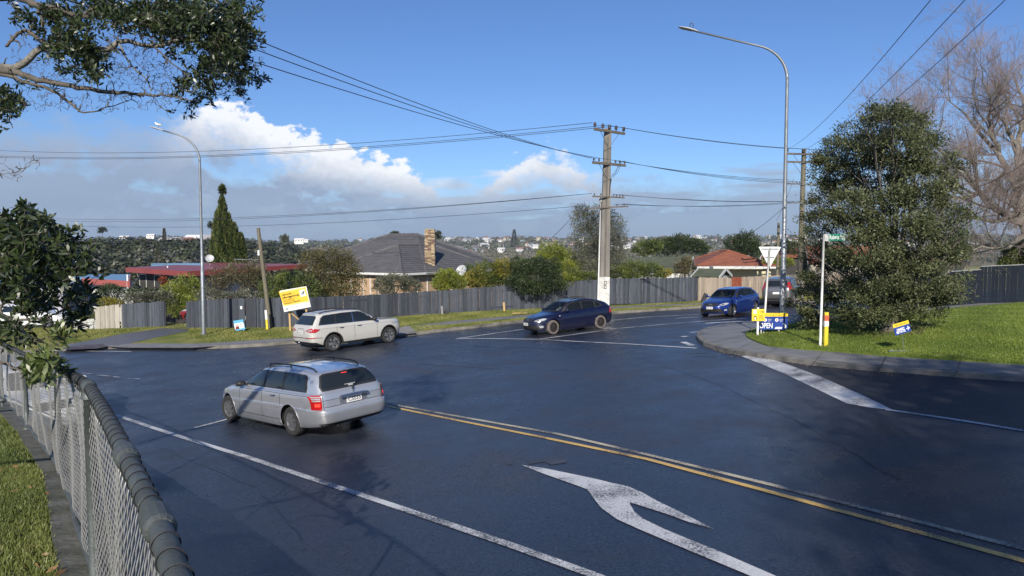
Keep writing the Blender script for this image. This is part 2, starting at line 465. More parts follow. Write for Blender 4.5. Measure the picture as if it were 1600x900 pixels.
i, j = np.meshgrid(np.arange(len(rad) - 1), np.arange(nA), indexing='ij')
Fq = np.stack([i*nA+j, i*nA+(j+1) % nA, (i+1)*nA+(j+1) % nA, (i+1)*nA+j], -1).reshape(-1, 4)
M_terr = mat('valley_ground', (.075, .095, .032), (.24, .25, .07), .012, .95, c3=(.13, .12, .075), detail=12, contrast=1.3, spec=.1)
land = np_mesh('terrain', V, Fq[:, ::-1], M_terr, smooth=True); tag(land, kind='structure')
me = land.data
me.flip_normals() if me.polygons[nA*30].normal.z < 0 else None

# -- the road ------------------------------------------------------------------------------
kf_px = [(0,556),(60,550),(100,547.5),(152,544.5),(240,545.5),(323,545.5),(380,543),(455,537.5),(540,531.5),(612,528.5),(655,523),(700,517),(740,513),(800,505.6),(860,500),(955,490.8),(1060,483.6),(1130,479),(1210,474.5),(1300,471),(1420,468)]
kf = [G2(*p) for p in kf_px]
kf = [(-60, 36.5), (-40, 35.6)] + kf + [(40, 50.5), (60, 52)]
road = drape('road', [(1.1, -16), (-.2, 1.6), (-1.55, 3.7), (-3.75, 7.0), (-6.2, 10.2), (-8.9, 13.7), (-15, 22), (-34, 26), (-60, 30)] + [(x, y + .5) for x, y in kf] + [(60, -16)], S, M_road, 0, 1.0)

# right: dark newer seal between splitter and kerb
kr_px = [(1088,529),(1091,534),(1099,540.5),(1115,545),(1136,551),(1185,559.5),(1270,571),(1355,579),(1440,585),(1520,591.5),(1600,597)]
kr = [G2(*p) for p in kr_px] + [(14.5, 12.3), (20, 8), (32, -1), (45, -16)]
dk = [G2(*p) for p in [(1206,561.8),(1270,571.6),(1355,579.6),(1440,585.6),(1520,592),(1600,597.5)]] + [(14.45, 12.1), (20, 7.7), (30, -2)] + [(22, -2), (13.5,6.5)] + [G2(*p) for p in [(1600,675),(1500,659),(1398,642.5),(1352,621)]]
drape('new_seal', dk, S, M_dark, .004, .8)

# far side kerb line (world)
kf_px = [(0,556),(60,550),(100,547.5),(152,544.5),(240,545.5),(323,545.5),(380,543),(455,537.5),(540,531.5),(612,528.5),(655,523),(700,517),(740,513),(800,505.6),(860,500),(955,490.8),(1060,483.6),(1130,479),(1210,474.5),(1300,471),(1420,468)]
kf = smooth_pl(kf, 1)
fence_px = [(60,521,44),(124,518,43),(150,516,42.8),(190,514,42.7),(258,513,42.7),(292,514.5,41.2),(330,513,40.6),(383,511.5,39.8),(424,511,39.5),(480,510.5,39.3),(560,505,41.5),(640,498,43.6),(700,494,44.2),(790,486,44.8),(880,480,45),(955,475,45.2),(1030,473,46.2),(1090,471,47)]
fence_w = [P(*q) for q in fence_px]
def vh(x, y): return S(x, y) + .12
back = [(60, 58), (30, 58), (14, 50)] + [(p.x + .1, p.y + 1.6) for p in fence_w[::-1]] + [(-40, 48), (-60, 50)]
verge = drape('far_verge', kf + back, vh, M_verge, 0, .9, skirt=.4)
# rough low kerb along it
def kerb(name, line, side, w=.16, top=.125, m=M_kerb, rough=.012, h0=S):
    mb = MB(); vs = []; n = 0
    pl = [Vector(p[:2]) for p in line]
    out = []
    for a, b in zip(pl, pl[1:]):
        k = max(1, int((b - a).length / .35))
        for q in range(k): out.append((a.lerp(b, q / k), (b - a).normalized()))
    out.append((pl[-1], (pl[-1] - pl[-2]).normalized()))
    for p, d in out:
        nr = Vector((-d.y, d.x)) * side
        for o_, z in ((-.02, -.1), (-.005, top * .8), (.035, top), (w, top + .004), (w, -.1)):
            q = p + nr * (o_ + rnd.uniform(-rough, rough)); vs.append((q.x, q.y, float(h0(p.x, p.y)) + z + rnd.uniform(-rough, rough) * .6))
        n += 1
    fs = [(i*5+j, i*5+j+1, (i+1)*5+j+1, (i+1)*5+j) for i in range(n-1) for j in range(4)]
    if side > 0: fs = [f[::-1] for f in fs]
    mb.add(vs, fs)
    return tag(mb.build(name, m), kind='structure')
kerb('far_kerb', [(x, y - .02) for x, y in kf], 1, .17, .135, rough=.02)
kerb('corner_kerb', kr, 1, .18, .14, rough=.012)

# right corner: footpath and lawn
pi_px = [(1164.8,522.9),(1167,527),(1174,531),(1185,536),(1200,541),(1249,546),(1312,550.5),(1376,556),(1440,560),(1520,565),(1600,570)]
lawn_in = [G2(*p, h=lambda x, y: S(x, y) + .13) for p in pi_px] + [(17.5, 13.9), (24, 9), (36, 0), (48, -14)]
top_px = [(1165,521.5),(1170,517.5),(1180,514.5),(1200,511.5),(1224,508.5),(1262,505),(1330,498),(1400,490),(1480,482)]
lawn_out = [G2(*p, h=lambda x, y: S(x, y) + .13) for p in top_px]
kback_px = [(1088,527),(1090,523.5),(1102,517),(1131,511),(1165,507),(1200,505),(1250,502),(1330,494.5),(1400,487),(1480,478)]
kback = [G2(*p) for p in kback_px]
kback_end = (kback[-1][0] + 26, kback[-1][1] + 6)
kerb('side_street_kerb', kback[::-1], 1, .16, .13, rough=.01) if False else kerb('side_street_kerb', kback + [kback_end], -1, .16, .14, rough=.01)
path_poly = [(x, y) for x, y in kr[::-1]] + kback + [kback_end, (62, 30), (62, -14)]
drape('corner_footpath', path_poly, lambda x, y: S(x, y) + .128, M_path, 0, .7, skirt=.3)
lo_end = (lawn_out[-1][0] + 26, lawn_out[-1][1] + 6)
lawn_poly = lawn_in[::-1] + lawn_out + [lo_end, (60, 30), (60, -14)]
lawn = drape('corner_lawn', lawn_poly, lambda x, y: lawn_h(x, y) + .006, M_lawn, 0, .6, skirt=.05)

# far footpath
def band(px_a, px_b, hf): return [G2(*p, h=hf) for p in px_a] + [G2(*p, h=hf) for p in px_b[::-1]]
drape('far_footpath', [(-60, 38.6)] + band([(100,541.5),(160,541),(200,543.5),(300,543.5),(330,541.5),(400,536.5),(455,533),(540,527),(600,522.5),(640,519),(700,507.5),(800,498.5),(860,493),(955,483),(1090,476.5),(1210,470.5)],
     [(100,531),(160,536.5),(199,536.7),(300,537),(330,536),(400,531.5),(455,528),(540,520.5),(600,515),(640,509.5),(700,502.5),(800,494),(860,488),(955,479.5),(1090,473.8),(1210,468)], vh) + [(-60, 41.5)], vh, M_path, .006, .8)
drape('driveway', band([(252,513),(228,517),(190,522),(150,530),(120,536),(95,546)], [(296,514.5),(292,518),(246,527),(205,536),(170,541),(150,545)], vh), vh, M_drive, .011, .7)
drape('red_seal_patch', band([(104,543.5),(128,539.5),(160,538)], [(104,547),(140,545.5),(168,541)], vh), vh, M_red, .016, .6)
drape('driveway_apron', band([(609,525.5),(616,519),(634,508.5)], [(650,520.5),(646,516.5),(641,511.5)], vh), vh, M_apron, .011, .6)
# driveway runs on through the gate
g0, g1 = P(258,513,42.7), P(292,514.5,41.2)
drape('gateway', [(g0.x, g0.y - .3), (g1.x, g1.y - .3), (g1.x + .6, g1.y + 8), (g0.x + .4, g0.y + 8)], lambda x, y: S(x, y) + .14, M_drive, 0, .8)

# -- near bank on the left with its fence and retaining wall ---------------------------------
def bank_h(x, y):
    x = np.asarray(x, float); y = np.asarray(y, float)
    return -1.30 - .126 * np.clip(y, -12, 22) + .02 * np.sin(x * 2.1) * np.cos(y * 1.7)
FN = [Vector((1.05, -2.6)), Vector((-.1, .35)), Vector((-.74, 1.5)), Vector((-2.07, 3.5)), Vector((-4.23, 6.65)), Vector((-6.67, 9.8)), Vector((-9.3, 13.0)), Vector((-14.0, 18.4))]
def fn_off(d):
    o = []
    for k, p in enumerate(FN):
        a = FN[max(0, k-1)]; b = FN[min(len(FN)-1, k+1)]; t = (b - a).normalized(); n = Vector((t.y, -t.x))
        o.append(p + n * d)
    return o
edge_in = fn_off(-.16); edge_out = fn_off(.16)
drape('near_bank', [(p.x, p.y) for p in edge_in] + [(-30, 24), (-30, -12), (1.5, -12)], bank_h, M_bank, 0, .5, skirt=.1)
mb = MB(); vs = []
segs = []
for a, b, c, d in zip(edge_in, edge_in[1:], edge_out, edge_out[1:]):
    k = max(1, int((b - a).length / .3))
    for q in range(k): segs.append((a.lerp(b, q / k), c.lerp(d, q / k)))
for a, b in segs:
    za, zb = float(bank_h(a.x, a.y)), float(bank_h(b.x, b.y)); j_ = rnd.uniform(-.008, .008)
    vs += [(a.x, a.y, za - .2), (a.x, a.y, za + .03 + j_), (b.x, b.y, zb + .03 + j_), (b.x, b.y, Sf(b.x, b.y) - .3)]
n = len(segs)
mb.add(vs, [(i*4+j, (i+1)*4+j, (i+1)*4+j+1, i*4+j+1) for i in range(n-1) for j in range(3)])
M_edge = mat('mossy_concrete', (.13, .125, .11), (.055, .06, .04), 3.5, .9, bump=.7, bscale=22, contrast=1.5)
rw = mb.build('retaining_wall', M_edge)
tag(rw, 'mossy concrete retaining wall and edging under the chain link fence', 'retaining wall')

# ================================================================== painted markings
def paint(name, c1, c2, wear=.5):
    """road paint: worn through to the seal underneath along a noise mask"""
    m = bpy.data.materials.new(name); m.use_nodes = True
    N, Lk = m.node_tree.nodes, m.node_tree.links; b = N['Principled BSDF']
    t = N.new('ShaderNodeTexCoord')
    n1 = N.new('ShaderNodeTexNoise'); n1.inputs['Scale'].default_value = 34; n1.inputs['Detail'].default_value = 6; n1.inputs['Roughness'].default_value = .8
    n2 = N.new('ShaderNodeTexNoise'); n2.inputs['Scale'].default_value = 1.1; n2.inputs['Detail'].default_value = 3
    for n in (n1, n2): Lk.new(t.outputs['Object'], n.inputs['Vector'])
    ad = N.new('ShaderNodeMath'); ad.operation = 'MULTIPLY_ADD'; Lk.new(n2.outputs[0], ad.inputs[0]); ad.inputs[1].default_value = .6; Lk.new(n1.outputs[0], ad.inputs[2])
    r = N.new('ShaderNodeValToRGB'); el = r.color_ramp.elements
    el[0].position = .63 + (.5 - wear) * -.25 ; el[1].position = el[0].position + .1
    el[0].color = (.04, .045, .055, 1); el[1].color = (*c1, 1)
    e = el.new(min(1, el[1].position + .25)); e.color = (*c2, 1)
    Lk.new(ad.outputs[0], r.inputs[0]); Lk.new(r.outputs[0], b.inputs['Base Color'])
    b.inputs['Roughness'].default_value = .55
    return m
M_white = paint('white_road_paint', (.46, .47, .49), (.64, .65, .65), .72)
M_wornw = paint('worn_white_paint', (.32, .33, .36), (.52, .53, .55), 1.0)
M_yellow = paint('yellow_road_paint', (.55, .36, .11), (.70, .47, .14), .62)
M_fadey = paint('faded_yellow_paint', (.40, .36, .27), (.52, .47, .34), .82)
M_ghost = paint('ghost_paint', (.11, .12, .14), (.2, .21, .23), 1.3)
def marking(name, lines, m, w, off=.008, hf=S):
    mb = MB()
    for ln in lines:
        ww = w
        if isinstance(ln, tuple): ln, ww = ln
        w2 = None
        if isinstance(ww, tuple): ww, w2 = ww
        strip([G2(*p) for p in ln], ww, hf, off, mb, w2=w2)
    return tag(mb.build(name, m), kind='structure')
marking('edge_line', [[(60,608),(170,645),(385,714),(600,785.5),(800,853),(930,900),(1010,930)]], M_white, .13)
marking('parking_tick', [[(304,669),(362,653.5)]], M_white, .11, .0085)
marking('yellow_line', [[(540,620.5),(600,633.5),(840,682),(1010,717.5),(1240,779),(1600,877),(1700,905)]], M_yellow, .105)
marking('faded_yellow_line', [[(560,621.5),(600,629.5),(875,679),(1010,710.5),(1240,766.5),(1600,858),(1720,889)]], M_fadey, .10)
marking('centre_island_line', [[(712.5,529.6),(815,515),(890,508),(949,501.4),(1010,495.6),(1093,491.5)], [(714,529),(780,529.3),(843,530.3),(866,531.8),(980,537.5),(1088,544.2)],
        [(843,530),(880,525),(947,516)], [(953,514.6),(1060,505),(1171,496.8),(1240,492.5),(1300,488)], [(1056,497.6),(1093,495),(1140,492)]], M_white, .14)
marking('faint_line', [([(738,541.3),(780,541.7),(895,546.3)], .1), ([(630,567.5),(700,571),(782,577)], .09), ([(1070,553),(1104,552)], .12), ([(1084,557),(1118,557.6)], .1)], M_ghost, .12)
marking('lane_dash', [([(129,583),(148,585)], .10), ([(154,586.5),(172,588)], .09), ([(177,588.5),(186,589.8)], .08), ([(198,591),(218,592.5)], .08), ([(224,594.5),(244,593.4)], .06)], M_wornw, .1)
marking('corner_dash', [([(1079,520),(1096,517.6)], .2), ([(1066,526.6),(1072,525.4)], .25), ([(1067,534.5),(1082,540)], .22)], M_white, .2)
marking('give_way_bar', [[(1102,505.6),(1128,503.6),(1162,502.3)]], M_white, .32)
marking('far_edge_line', [[(60,549),(110,548.4),(205,549.5)]], M_white, .1)
marking('side_street_dash', [([(1240,483.5),(1262,483)], .12), ([(1246,487),(1275,486.4)], .14), ([(1242,494),(1270,493)], .12), ([(1300,484),(1325,483)], .12), ([(1340,488),(1370,486.5)], .12)], M_wornw, .12)
def area(name, px, m, off, hf=S, res=.4): return drape(name, [G2(*p) for p in px], hf, m, off, res)
area('splitter_wedge', [(1158,556.6),(1176,556.2),(1208,561.8),(1280,588),(1352,620),(1396,641.5),(1360,637.5),(1323,631),(1290,615),(1225,584)], M_white, .0085, res=.5)
marking('splitter_line', [[(1385,640.3),(1500,657),(1600,673.5),(1720,693)]], M_white, .11, .009)
area('turn_arrow', [(814,727),(850,732),(881,738.5),(929,748.5),(955,755),(981,760.5),(1003,770),(1027,783.5),(1067.5,803),(1116,827.5),(1075,816),(1039,803),(984,785.5),(985,790),(992,801),(1004,811),(1039,828),(1125,863),(1215,902),(1240,914),(1190,908),
      (1168,899),(1120,879),(1067.5,857),(1024,838.6),(990,824),(964,812),(940,795),(927,779),(918,765.5),(889,754.8),(852,741.8)], M_white, .0085, res=.25)
area('old_arrow_trace', [(790,722),(803,721),(800,727),(792,726)], M_ghost, .008, res=.2)
area('old_arrow_trace', [(822,721),(856,716.5),(884,717),(886,723),(862,727),(850,722),(828,726)], M_ghost, .008, res=.2)
# tar-sealed crack lines and a darker trench patch
M_tar = mat('tar', (.012, .012, .013), (.02, .02, .021), 20, .35)
mb = MB()
for ln in ([(600,552),(680,560),(760,572),(900,580)], [(250,700),(400,760),(480,850)], [(130,584),(230,600),(340,606)], [(1000,560),(1120,600),(1250,660),(1420,760)]):
    q = [Vector(G2(*p)) for p in ln]; pts = []
    for a, b in zip(q, q[1:]):
        k = max(2, int((b - a).length / .25))
        for t_ in range(k): pts.append(tuple(a.lerp(b, t_ / k) + Vector((rnd.uniform(-.04, .04), rnd.uniform(-.04, .04)))))
    strip(pts, .022, S, .005, mb, .2)
tag(mb.build('tar_crack', M_tar), kind='structure')

# footpath and kerb joints, gully grate in the far channel
mb = MB()
for ln in ([(1640,585),(1625,600.5)], [(1500,563.5),(1492,590)], [(1385,556.4),(1372,580.5)], [(1287,548.8),(1268,571)], [(1215,542.5),(1188,559.8)], [(1178,532.5),(1140,551.8)], [(1164,524),(1096,538.5)], [(1166,519),(1092,522)], [(1182,513.5),(1170,506.8)]):
    strip([G2(*p, h=lambda x, y: S(x, y) + .13) for p in ln], .02, S, .134, mb, .3)
tag(mb.build('footpath_joint', M_tar), kind='structure')
mb = MB(); pg = G(326, 547); mb.box(pg + Vector((0, 0, .012)), (.9, .42, .03)); mb.build('gully_grate', mat('cast_iron', (.03,.03,.03), None, 9, .6))['kind'] = 'structure'
mb = MB()
for k in range(150):
    a = rnd.random(); i_ = rnd.randrange(3, len(kr) - 6); p = Vector(kr[i_]).lerp(Vector(kr[i_+1]), a); q = p + Vector((-.6, -.8)) * rnd.expovariate(6); s_ = rnd.uniform(.008, .028)
    mb.add([(q.x-s_, q.y, Sf(q.x,q.y)+.006), (q.x, q.y-s_, Sf(q.x,q.y)+.012), (q.x+s_, q.y, Sf(q.x,q.y)+.006), (q.x, q.y+s_, Sf(q.x,q.y)+.02)], [(0,1,2,3)])
mb.build('gutter_grit', mat('grit', (.22,.19,.15), (.12,.10,.07), 40, .9))['kind'] = 'stuff'
# ================================================================== vehicles
def carpaint(name, c, flake=0.6, rough=.32, dirt=(.12, .11, .10), dirt_amt=.25, coat=1.0):
    m = bpy.data.materials.new(name); m.use_nodes = True
    N, Lk = m.node_tree.nodes, m.node_tree.links; b = N['Principled BSDF']
    t = N.new('ShaderNodeTexCoord'); sx_ = N.new('ShaderNodeSeparateXYZ'); Lk.new(t.outputs['Object'], sx_.inputs[0])
    n = N.new('ShaderNodeTexNoise'); n.inputs['Scale'].default_value = 2.2; n.inputs['Detail'].default_value = 8; Lk.new(t.outputs['Object'], n.inputs['Vector'])
    lo = N.new('ShaderNodeMapRange'); lo.inputs[1].default_value = .15; lo.inputs[2].default_value = .75; lo.inputs[3].default_value = 1; lo.inputs[4].default_value = .12
    Lk.new(sx_.outputs[2], lo.inputs[0])
    d = N.new('ShaderNodeMath'); d.operation = 'MULTIPLY'; Lk.new(lo.outputs[0], d.inputs[0]); Lk.new(n.outputs[0], d.inputs[1])
    d2 = N.new('ShaderNodeMath'); d2.operation = 'MULTIPLY'; Lk.new(d.outputs[0], d2.inputs[0]); d2.inputs[1].default_value = dirt_amt * 2
    mx = N.new('ShaderNodeMix'); mx.data_type = 'RGBA'; mx.inputs[6].default_value = (*c, 1); mx.inputs[7].default_value = (*dirt, 1)
    Lk.new(d2.outputs[0], mx.inputs[0]); Lk.new(mx.outputs[2], b.inputs['Base Color'])
    b.inputs['Metallic'].default_value = flake; b.inputs['Roughness'].default_value = rough
    b.inputs['Coat Weight'].default_value = coat; b.inputs['Coat Roughness'].default_value = .06
    MATS[name] = m; return m
M_glass = bpy.data.materials.new('car_glass'); M_glass.use_nodes = True
_b = M_glass.node_tree.nodes['Principled BSDF']; _b.inputs['Base Color'].default_value = (.015, .02, .022, 1); _b.inputs['Roughness'].default_value = .03
_b.inputs['Specular IOR Level'].default_value = .7; _b.inputs['Coat Weight'].default_value = .6; _b.inputs['Coat Roughness'].default_value = .02
_t = M_glass.node_tree.nodes.new('ShaderNodeBsdfTransparent'); _t.inputs[0].default_value = (.55, .62, .62, 1)
_m = M_glass.node_tree.nodes.new('ShaderNodeMixShader'); _m.inputs[0].default_value = .55
M_glass.node_tree.links.new(_t.outputs[0], _m.inputs[2]); M_glass.node_tree.links.new(_b.outputs[0], _m.inputs[1])
M_glass.node_tree.links.new(_m.outputs[0], M_glass.node_tree.nodes['Material Output'].inputs[0])
def glassvar(name, f):
    m = M_glass.copy(); m.name = name
    for n in m.node_tree.nodes:
        if n.type == 'MIX_SHADER': n.inputs[0].default_value = f
    return m
M_glass_clear = glassvar('clear_car_glass', .78)
M_glass_dark = glassvar('tinted_car_glass', .22)
M_tyre = mat('tyre_rubber', (.018, .018, .018), (.03, .03, .029), 12, .85)
M_blk = mat('black_plastic', (.015, .015, .016), (.024, .024, .024), 9, .55)
M_chrome = mat('chrome', (.75, .76, .78), (.6, .6, .62), 3, .12, metal=1)
M_alloy = mat('alloy_rim', (.42, .42, .43), (.3, .3, .31), 6, .35, metal=.8)
M_darkalloy = mat('dark_alloy', (.09, .075, .07), (.05, .045, .04), 6, .45, metal=.5)
M_dustytyre = mat('dusty_tyre', (.16, .135, .125), (.09, .08, .075), 8, .9)
M_redlamp = mat('red_lamp', (.45, .012, .012), (.3, .01, .01), 30, .12, coat=1)
M_redlit = mat('lit_brake_lamp', (.9, .05, .04), (.7, .02, .02), 40, .2, coat=1, emit=((1, .04, .02), 1.6))
M_clearlamp = mat('clear_lamp', (.42, .43, .44), (.28, .29, .30), 25, .08, coat=1)
M_plate = mat('number_plate', (.78, .78, .76), (.72, .72, .70), 5, .45)
M_ink = mat('black_print', (.015, .015, .015), None, 5, .6)
M_seat = mat('seat_fabric', (.13, .13, .135), (.08, .08, .085), 20, .9)
M_skin = mat('skin', (.45, .27, .19), (.38, .22, .15), 10, .6)
M_hair = mat('dark_hair', (.03, .02, .015), (.05, .035, .025), 30, .6)

def catmull(P0, P1, P2, P3, t):
    return .5 * ((2*P1) + (-P0+P2)*t + (2*P0-5*P1+4*P2-P3)*t*t + (-P0+3*P1-3*P2+P3)*t**3)
class Car:
    """levels: (front x, rear x, half width, nf, nr, z0, z1, z2, z3, z4); x runs 0 at the nose to L at the tail.
    Car frame: +X forward, origin on the ground under the middle of the wheelbase."""
    def __init__(s, name, levels, L, axle_f, axle_r, track, wheel_r, paint, arch_r, loc, label, N=220, sub=5, group=None, rails=None, arch_mat=None):
        s.L, s.af, s.ar, s.track, s.wr = L, axle_f, axle_r, track, wheel_r
        s.mid = (axle_f + axle_r) / 2
        s.root = empty(name, (0, 0, 0), 0, label, 'car', group)
        lv = np.array(levels, float)
        K = len(lv)
        th = None
        # parameter angles giving even spacing along a typical loop
        A0, B0, n0 = L / 2, lv[3][2], 5.0
        tt_ = np.linspace(0, 2*np.pi, 4001)
        x_ = A0 * np.sign(np.cos(tt_)) * np.abs(np.cos(tt_)) ** (2/n0); y_ = B0 * np.sign(np.sin(tt_)) * np.abs(np.sin(tt_)) ** (2/n0)
        ds = np.concatenate([[0], np.cumsum(np.hypot(np.diff(x_), np.diff(y_)))])
        th = np.interp(np.linspace(0, ds[-1], N, endpoint=False), ds, tt_)
        rows = []
        for k in range(K - 1):
            p0, p1, p2, p3 = lv[max(0, k-1)], lv[k], lv[k+1], lv[min(K-1, k+2)]
            dist = max(abs(p2[0]-p1[0]), abs(p2[1]-p1[1]), abs(p2[2]-p1[2])*1.5, abs(p2[7]-p1[7])*1.5)
            m_ = max(2, min(16, int(dist / .055 * sub / 5)))
            for q in range(m_):
                t = q / m_; c = catmull(p0, p1, p2, p3, t); l = p1 + (p2 - p1) * t
                rows.append(.45 * c + .55 * l)
        rows.append(lv[-1])
        Vv = []
        for r_ in rows:
            fx, rx, w, nf, nr = r_[:5]; zz = r_[5:10]
            cx, a = (fx + rx) / 2, (rx - fx) / 2
            cs, sn = np.cos(th), np.sin(th)
            nn = np.where(cs > 0, nr, nf)
            # cos>0 -> rear half
            x = cx + a * np.sign(cs) * np.abs(cs) ** (2/nn)
            y = w * np.sign(sn) * np.abs(sn) ** (2/nn)
            t = np.clip((x - fx) / (rx - fx + 1e-9), 0, 1)
            z = np.interp(t, [0, .25, .5, .75, 1], zz)
            zs = np.interp(np.clip(t, 0, 1), np.linspace(0, 1, 9), np.interp(np.linspace(0, 1, 9), [0, .25, .5, .75, 1], zz))
            # bow of front and rear edges is in the superellipse; slight crown for the roof side
            Vv.append(np.stack([x, y, zs], 1))
        Vv = np.array(Vv); nr_ = len(Vv)
        flat = Vv.reshape(-1, 3)
        # snap to the wheel-arch circles
        s.arch_r = arch_r; s.wz = wheel_r
        side = np.abs(flat[:, 1]) > .55
        for ax in (axle_f, axle_r):
            dx, dz = flat[:, 0] - ax, flat[:, 2] - wheel_r; rad_ = np.hypot(dx, dz)
            near = side & (np.abs(rad_ - arch_r) < .04)
            sc_ = np.where(near, arch_r / np.maximum(rad_, 1e-6), 1)
            flat[:, 0] = ax + dx * sc_; flat[:, 2] = wheel_r + dz * sc_
        faces = []
        cent = lambda ids: flat[list(ids)].mean(0)
        for k in range(nr_ - 1):
            for j in range(N):
                f = (k*N+j, k*N+(j+1) % N, (k+1)*N+(j+1) % N, (k+1)*N+j)
                c = cent(f)
                if abs(c[1]) > .5 and any(math.hypot(c[0]-ax, c[2]-wheel_r) < arch_r - .005 for ax in (axle_f, axle_r)): continue
                faces.append(f)
        faces.append(tuple((nr_-1)*N + j for j in range(N)))
        s.bv = [Vector(p) for p in flat]
        s.faces = faces
        s.bvh = BVHTree.FromPolygons(s.bv, faces)
        s.paint = paint; s.holes = []; s.N = N
        # wheels and dark wells
        for ax in (axle_f, axle_r):
            for sg in (-1, 1): s.wheel(ax, sg)
        mb = MB()
        mb.box(((0), 0, .27), (L * .9, 1.2, .12)); mb.box((0, 0, .5), ((axle_r-axle_f) - 2*arch_r - .02, lv[2][2]*2 - .12, .4))
        for ax in (axle_f, axle_r):
            pr = [(arch_r * 1.0 * math.cos(a) , arch_r * 1.0 * math.sin(a)) for a in np.linspace(0, math.pi, 13)]
            for sg in (-1, 1):
                pts = [(s.X(ax - c), sg * y_, wheel_r + z_) for c, z_ in pr for y_ in (lv[2][2] - .06, lv[2][2] - .42)]
                mb.add(pts, [(2*i, 2*i+1, 2*i+3, 2*i+2) for i in range(12)])
                mb.add([(s.X(ax - c), sg * (lv[2][2] - .42), wheel_r + z_) for c, z_ in pr], [tuple(range(13))])
        mb.build('underbody', M_blk, s.root)
    def X(s, x): return s.mid - x
    rimstyle = 'five'
    def wheel(s, ax, sg):
        if not hasattr(s, '_wt'):
            s._wt = s._wr = None
        yo = s.track / 2 + s.wr * .30
        w = MB(); r_ = s.wr; ri = r_ * s.rim_ratio
        rot = Matrix.Rotation(-math.pi/2 * 1, 3, 'X')
        if s._wt is None:
            prof = [(ri, -.02), (ri, 0), (ri+.012, .004), (r_-.03, .004), (r_-.008, -.015), (r_, -.04), (r_, -.18), (r_-.02, -.21), (ri, -.21)]
            prof = [(a, -z) for a, z in prof]
            w.lathe([(a, z) for a, z in prof], n=28, rot=Matrix.Rotation(math.pi/2, 3, 'X'), caps=False)
            t = w.build('tyre', s.tyre_mat, None, auto=40); s._wt = t
            m = MB(); R2 = Matrix.Rotation(math.pi/2, 3, 'X')
            m.lathe([(ri, 0.0), (ri-.018, .004), (ri-.03, .03), (ri - .03, .12)], n=28, rot=R2, caps=False)
            ns = s.spokes
            for k in range(ns):
                a0 = 2 * math.pi * k / ns
                rr_ = Matrix.Rotation(-a0, 3, 'Y')
                wa, wb = s.spoke_w
                for pair in ((-1, 1) if s.twin else (0,)):
                    o_ = pair * .028
                    vs = [Vector((-wb/2 + o_*.4, -.045, .03)), Vector((wb/2 + o_*.4, -.045, .03)), Vector((wa/2 + o_*1.8, -.04, ri-.012)), Vector((-wa/2 + o_*1.8, -.04, ri-.012))]
                    vs += [v + Vector((0, .035, 0)) for v in vs]
                    m.add([rr_ @ v for v in vs], [(0,1,2,3),(4,7,6,5),(0,4,5,1),(1,5,6,2),(2,6,7,3),(3,7,4,0)])
            m.lathe([(.055, .03), (.05, .012), (.0, .008)], n=12, rot=R2, caps=False)
            m.lathe([(ri-.03, .13), (0.001, .13)], n=20, rot=R2, caps=False, mi=1)
            m.lathe([(ri*.72, .075), (.04, .07), (0.001, .07)], n=20, rot=R2, caps=False, mi=2)
            q = m.build('rim', [s.rim_mat, M_blk, mat('brake_disc', (.12, .11, .105), (.09, .085, .08), 9, .5, metal=.6)], None, auto=35); s._wr = q
        else:
            t = s._wt.copy(); q = s._wr.copy(); COL.objects.link(t); COL.objects.link(q)
        wh = empty('wheel', (s.X(ax), sg * yo, s.wr)); wh.parent = s.root
        steer = s.steer if ax == s.af else 0
        wh.rotation_euler = (0, rnd.uniform(0, 6), (math.pi if sg < 0 else 0) + steer)
        wh.rotation_mode = 'ZYX' if False else 'XYZ'
        t.parent = wh; q.parent = wh
    rim_mat = M_alloy; tyre_mat = M_tyre; spokes = 7; spoke_w = (.05, .075); twin = False; rim_ratio = .66; steer = 0.0
    # --- patches projected on the body -------------------------------------------------
    def cast(s, side, u, v):
        """side 'L','R' -> (x,z); 'F','B' -> (y,z); 'T' -> (x,y). returns point and normal in car coordinates (x from the nose)"""
        if side == 'L': o, d = Vector((u, -3, v)), Vector((0, 1, 0))
        elif side == 'R': o, d = Vector((u, 3, v)), Vector((0, -1, 0))
        elif side == 'F': o, d = Vector((-2, u, v)), Vector((1, 0, 0))
        elif side == 'B': o, d = Vector((s.L + 2, u, v)), Vector((-1, 0, 0))
        else: o, d = Vector((u, v, 4)), Vector((0, 0, -1))
        h = s.bvh.ray_cast(o, d, 6)
        if h[0] is None: return None
        n = h[1]
        if n.dot(d) > 0: n = -n
        return h[0], n
    def patch(s, name, side, poly, m, off=.004, res=.05, parent=None, thick=0, hole=False, inner=0.0, mb=None, mi=0, link_=True):
        pts = [Vector(p) for p in poly]; b = []
        for i in range(len(pts)):
            p, q = pts[i], pts[(i+1) % len(pts)]; n = max(1, int((q-p).length / res))
            for j in range(n): b.append(p.lerp(q, j/n))
        nb = len(b); xs = [p.x for p in b]; ys = [p.y for p in b]
        gx, gy = np.meshgrid(np.arange(min(xs)+res/2, max(xs), res), np.arange(min(ys)+res/2, max(ys), res)); gx, gy = gx.ravel(), gy.ravel()
        ins = np.zeros(len(gx), bool); j = nb-1
        for i in range(nb):
            c = ((ys[i] > gy) != (ys[j] > gy)) & (gx < (xs[j]-xs[i])*(gy-ys[i])/(ys[j]-ys[i]+1e-12)+xs[i]); ins ^= c; j = i
        allp = b + [Vector((x, y)) for x, y in zip(gx[ins], gy[ins])]
        r = delaunay_2d_cdt(allp, [], [list(range(nb))], 1, 1e-6)
        V = []; bad = set()
        for k, v in enumerate(r[0]):
            c = s.cast(side, v.x, v.y)
            if c is None: bad.add(k); V.append((0, 0, 0)); continue
            p = c[0] + c[1] * off; V.append((s.X(p.x), -p.y if False else p.y, p.z))
        fs = [tuple(f) for f in r[2] if not (set(f) & bad)]
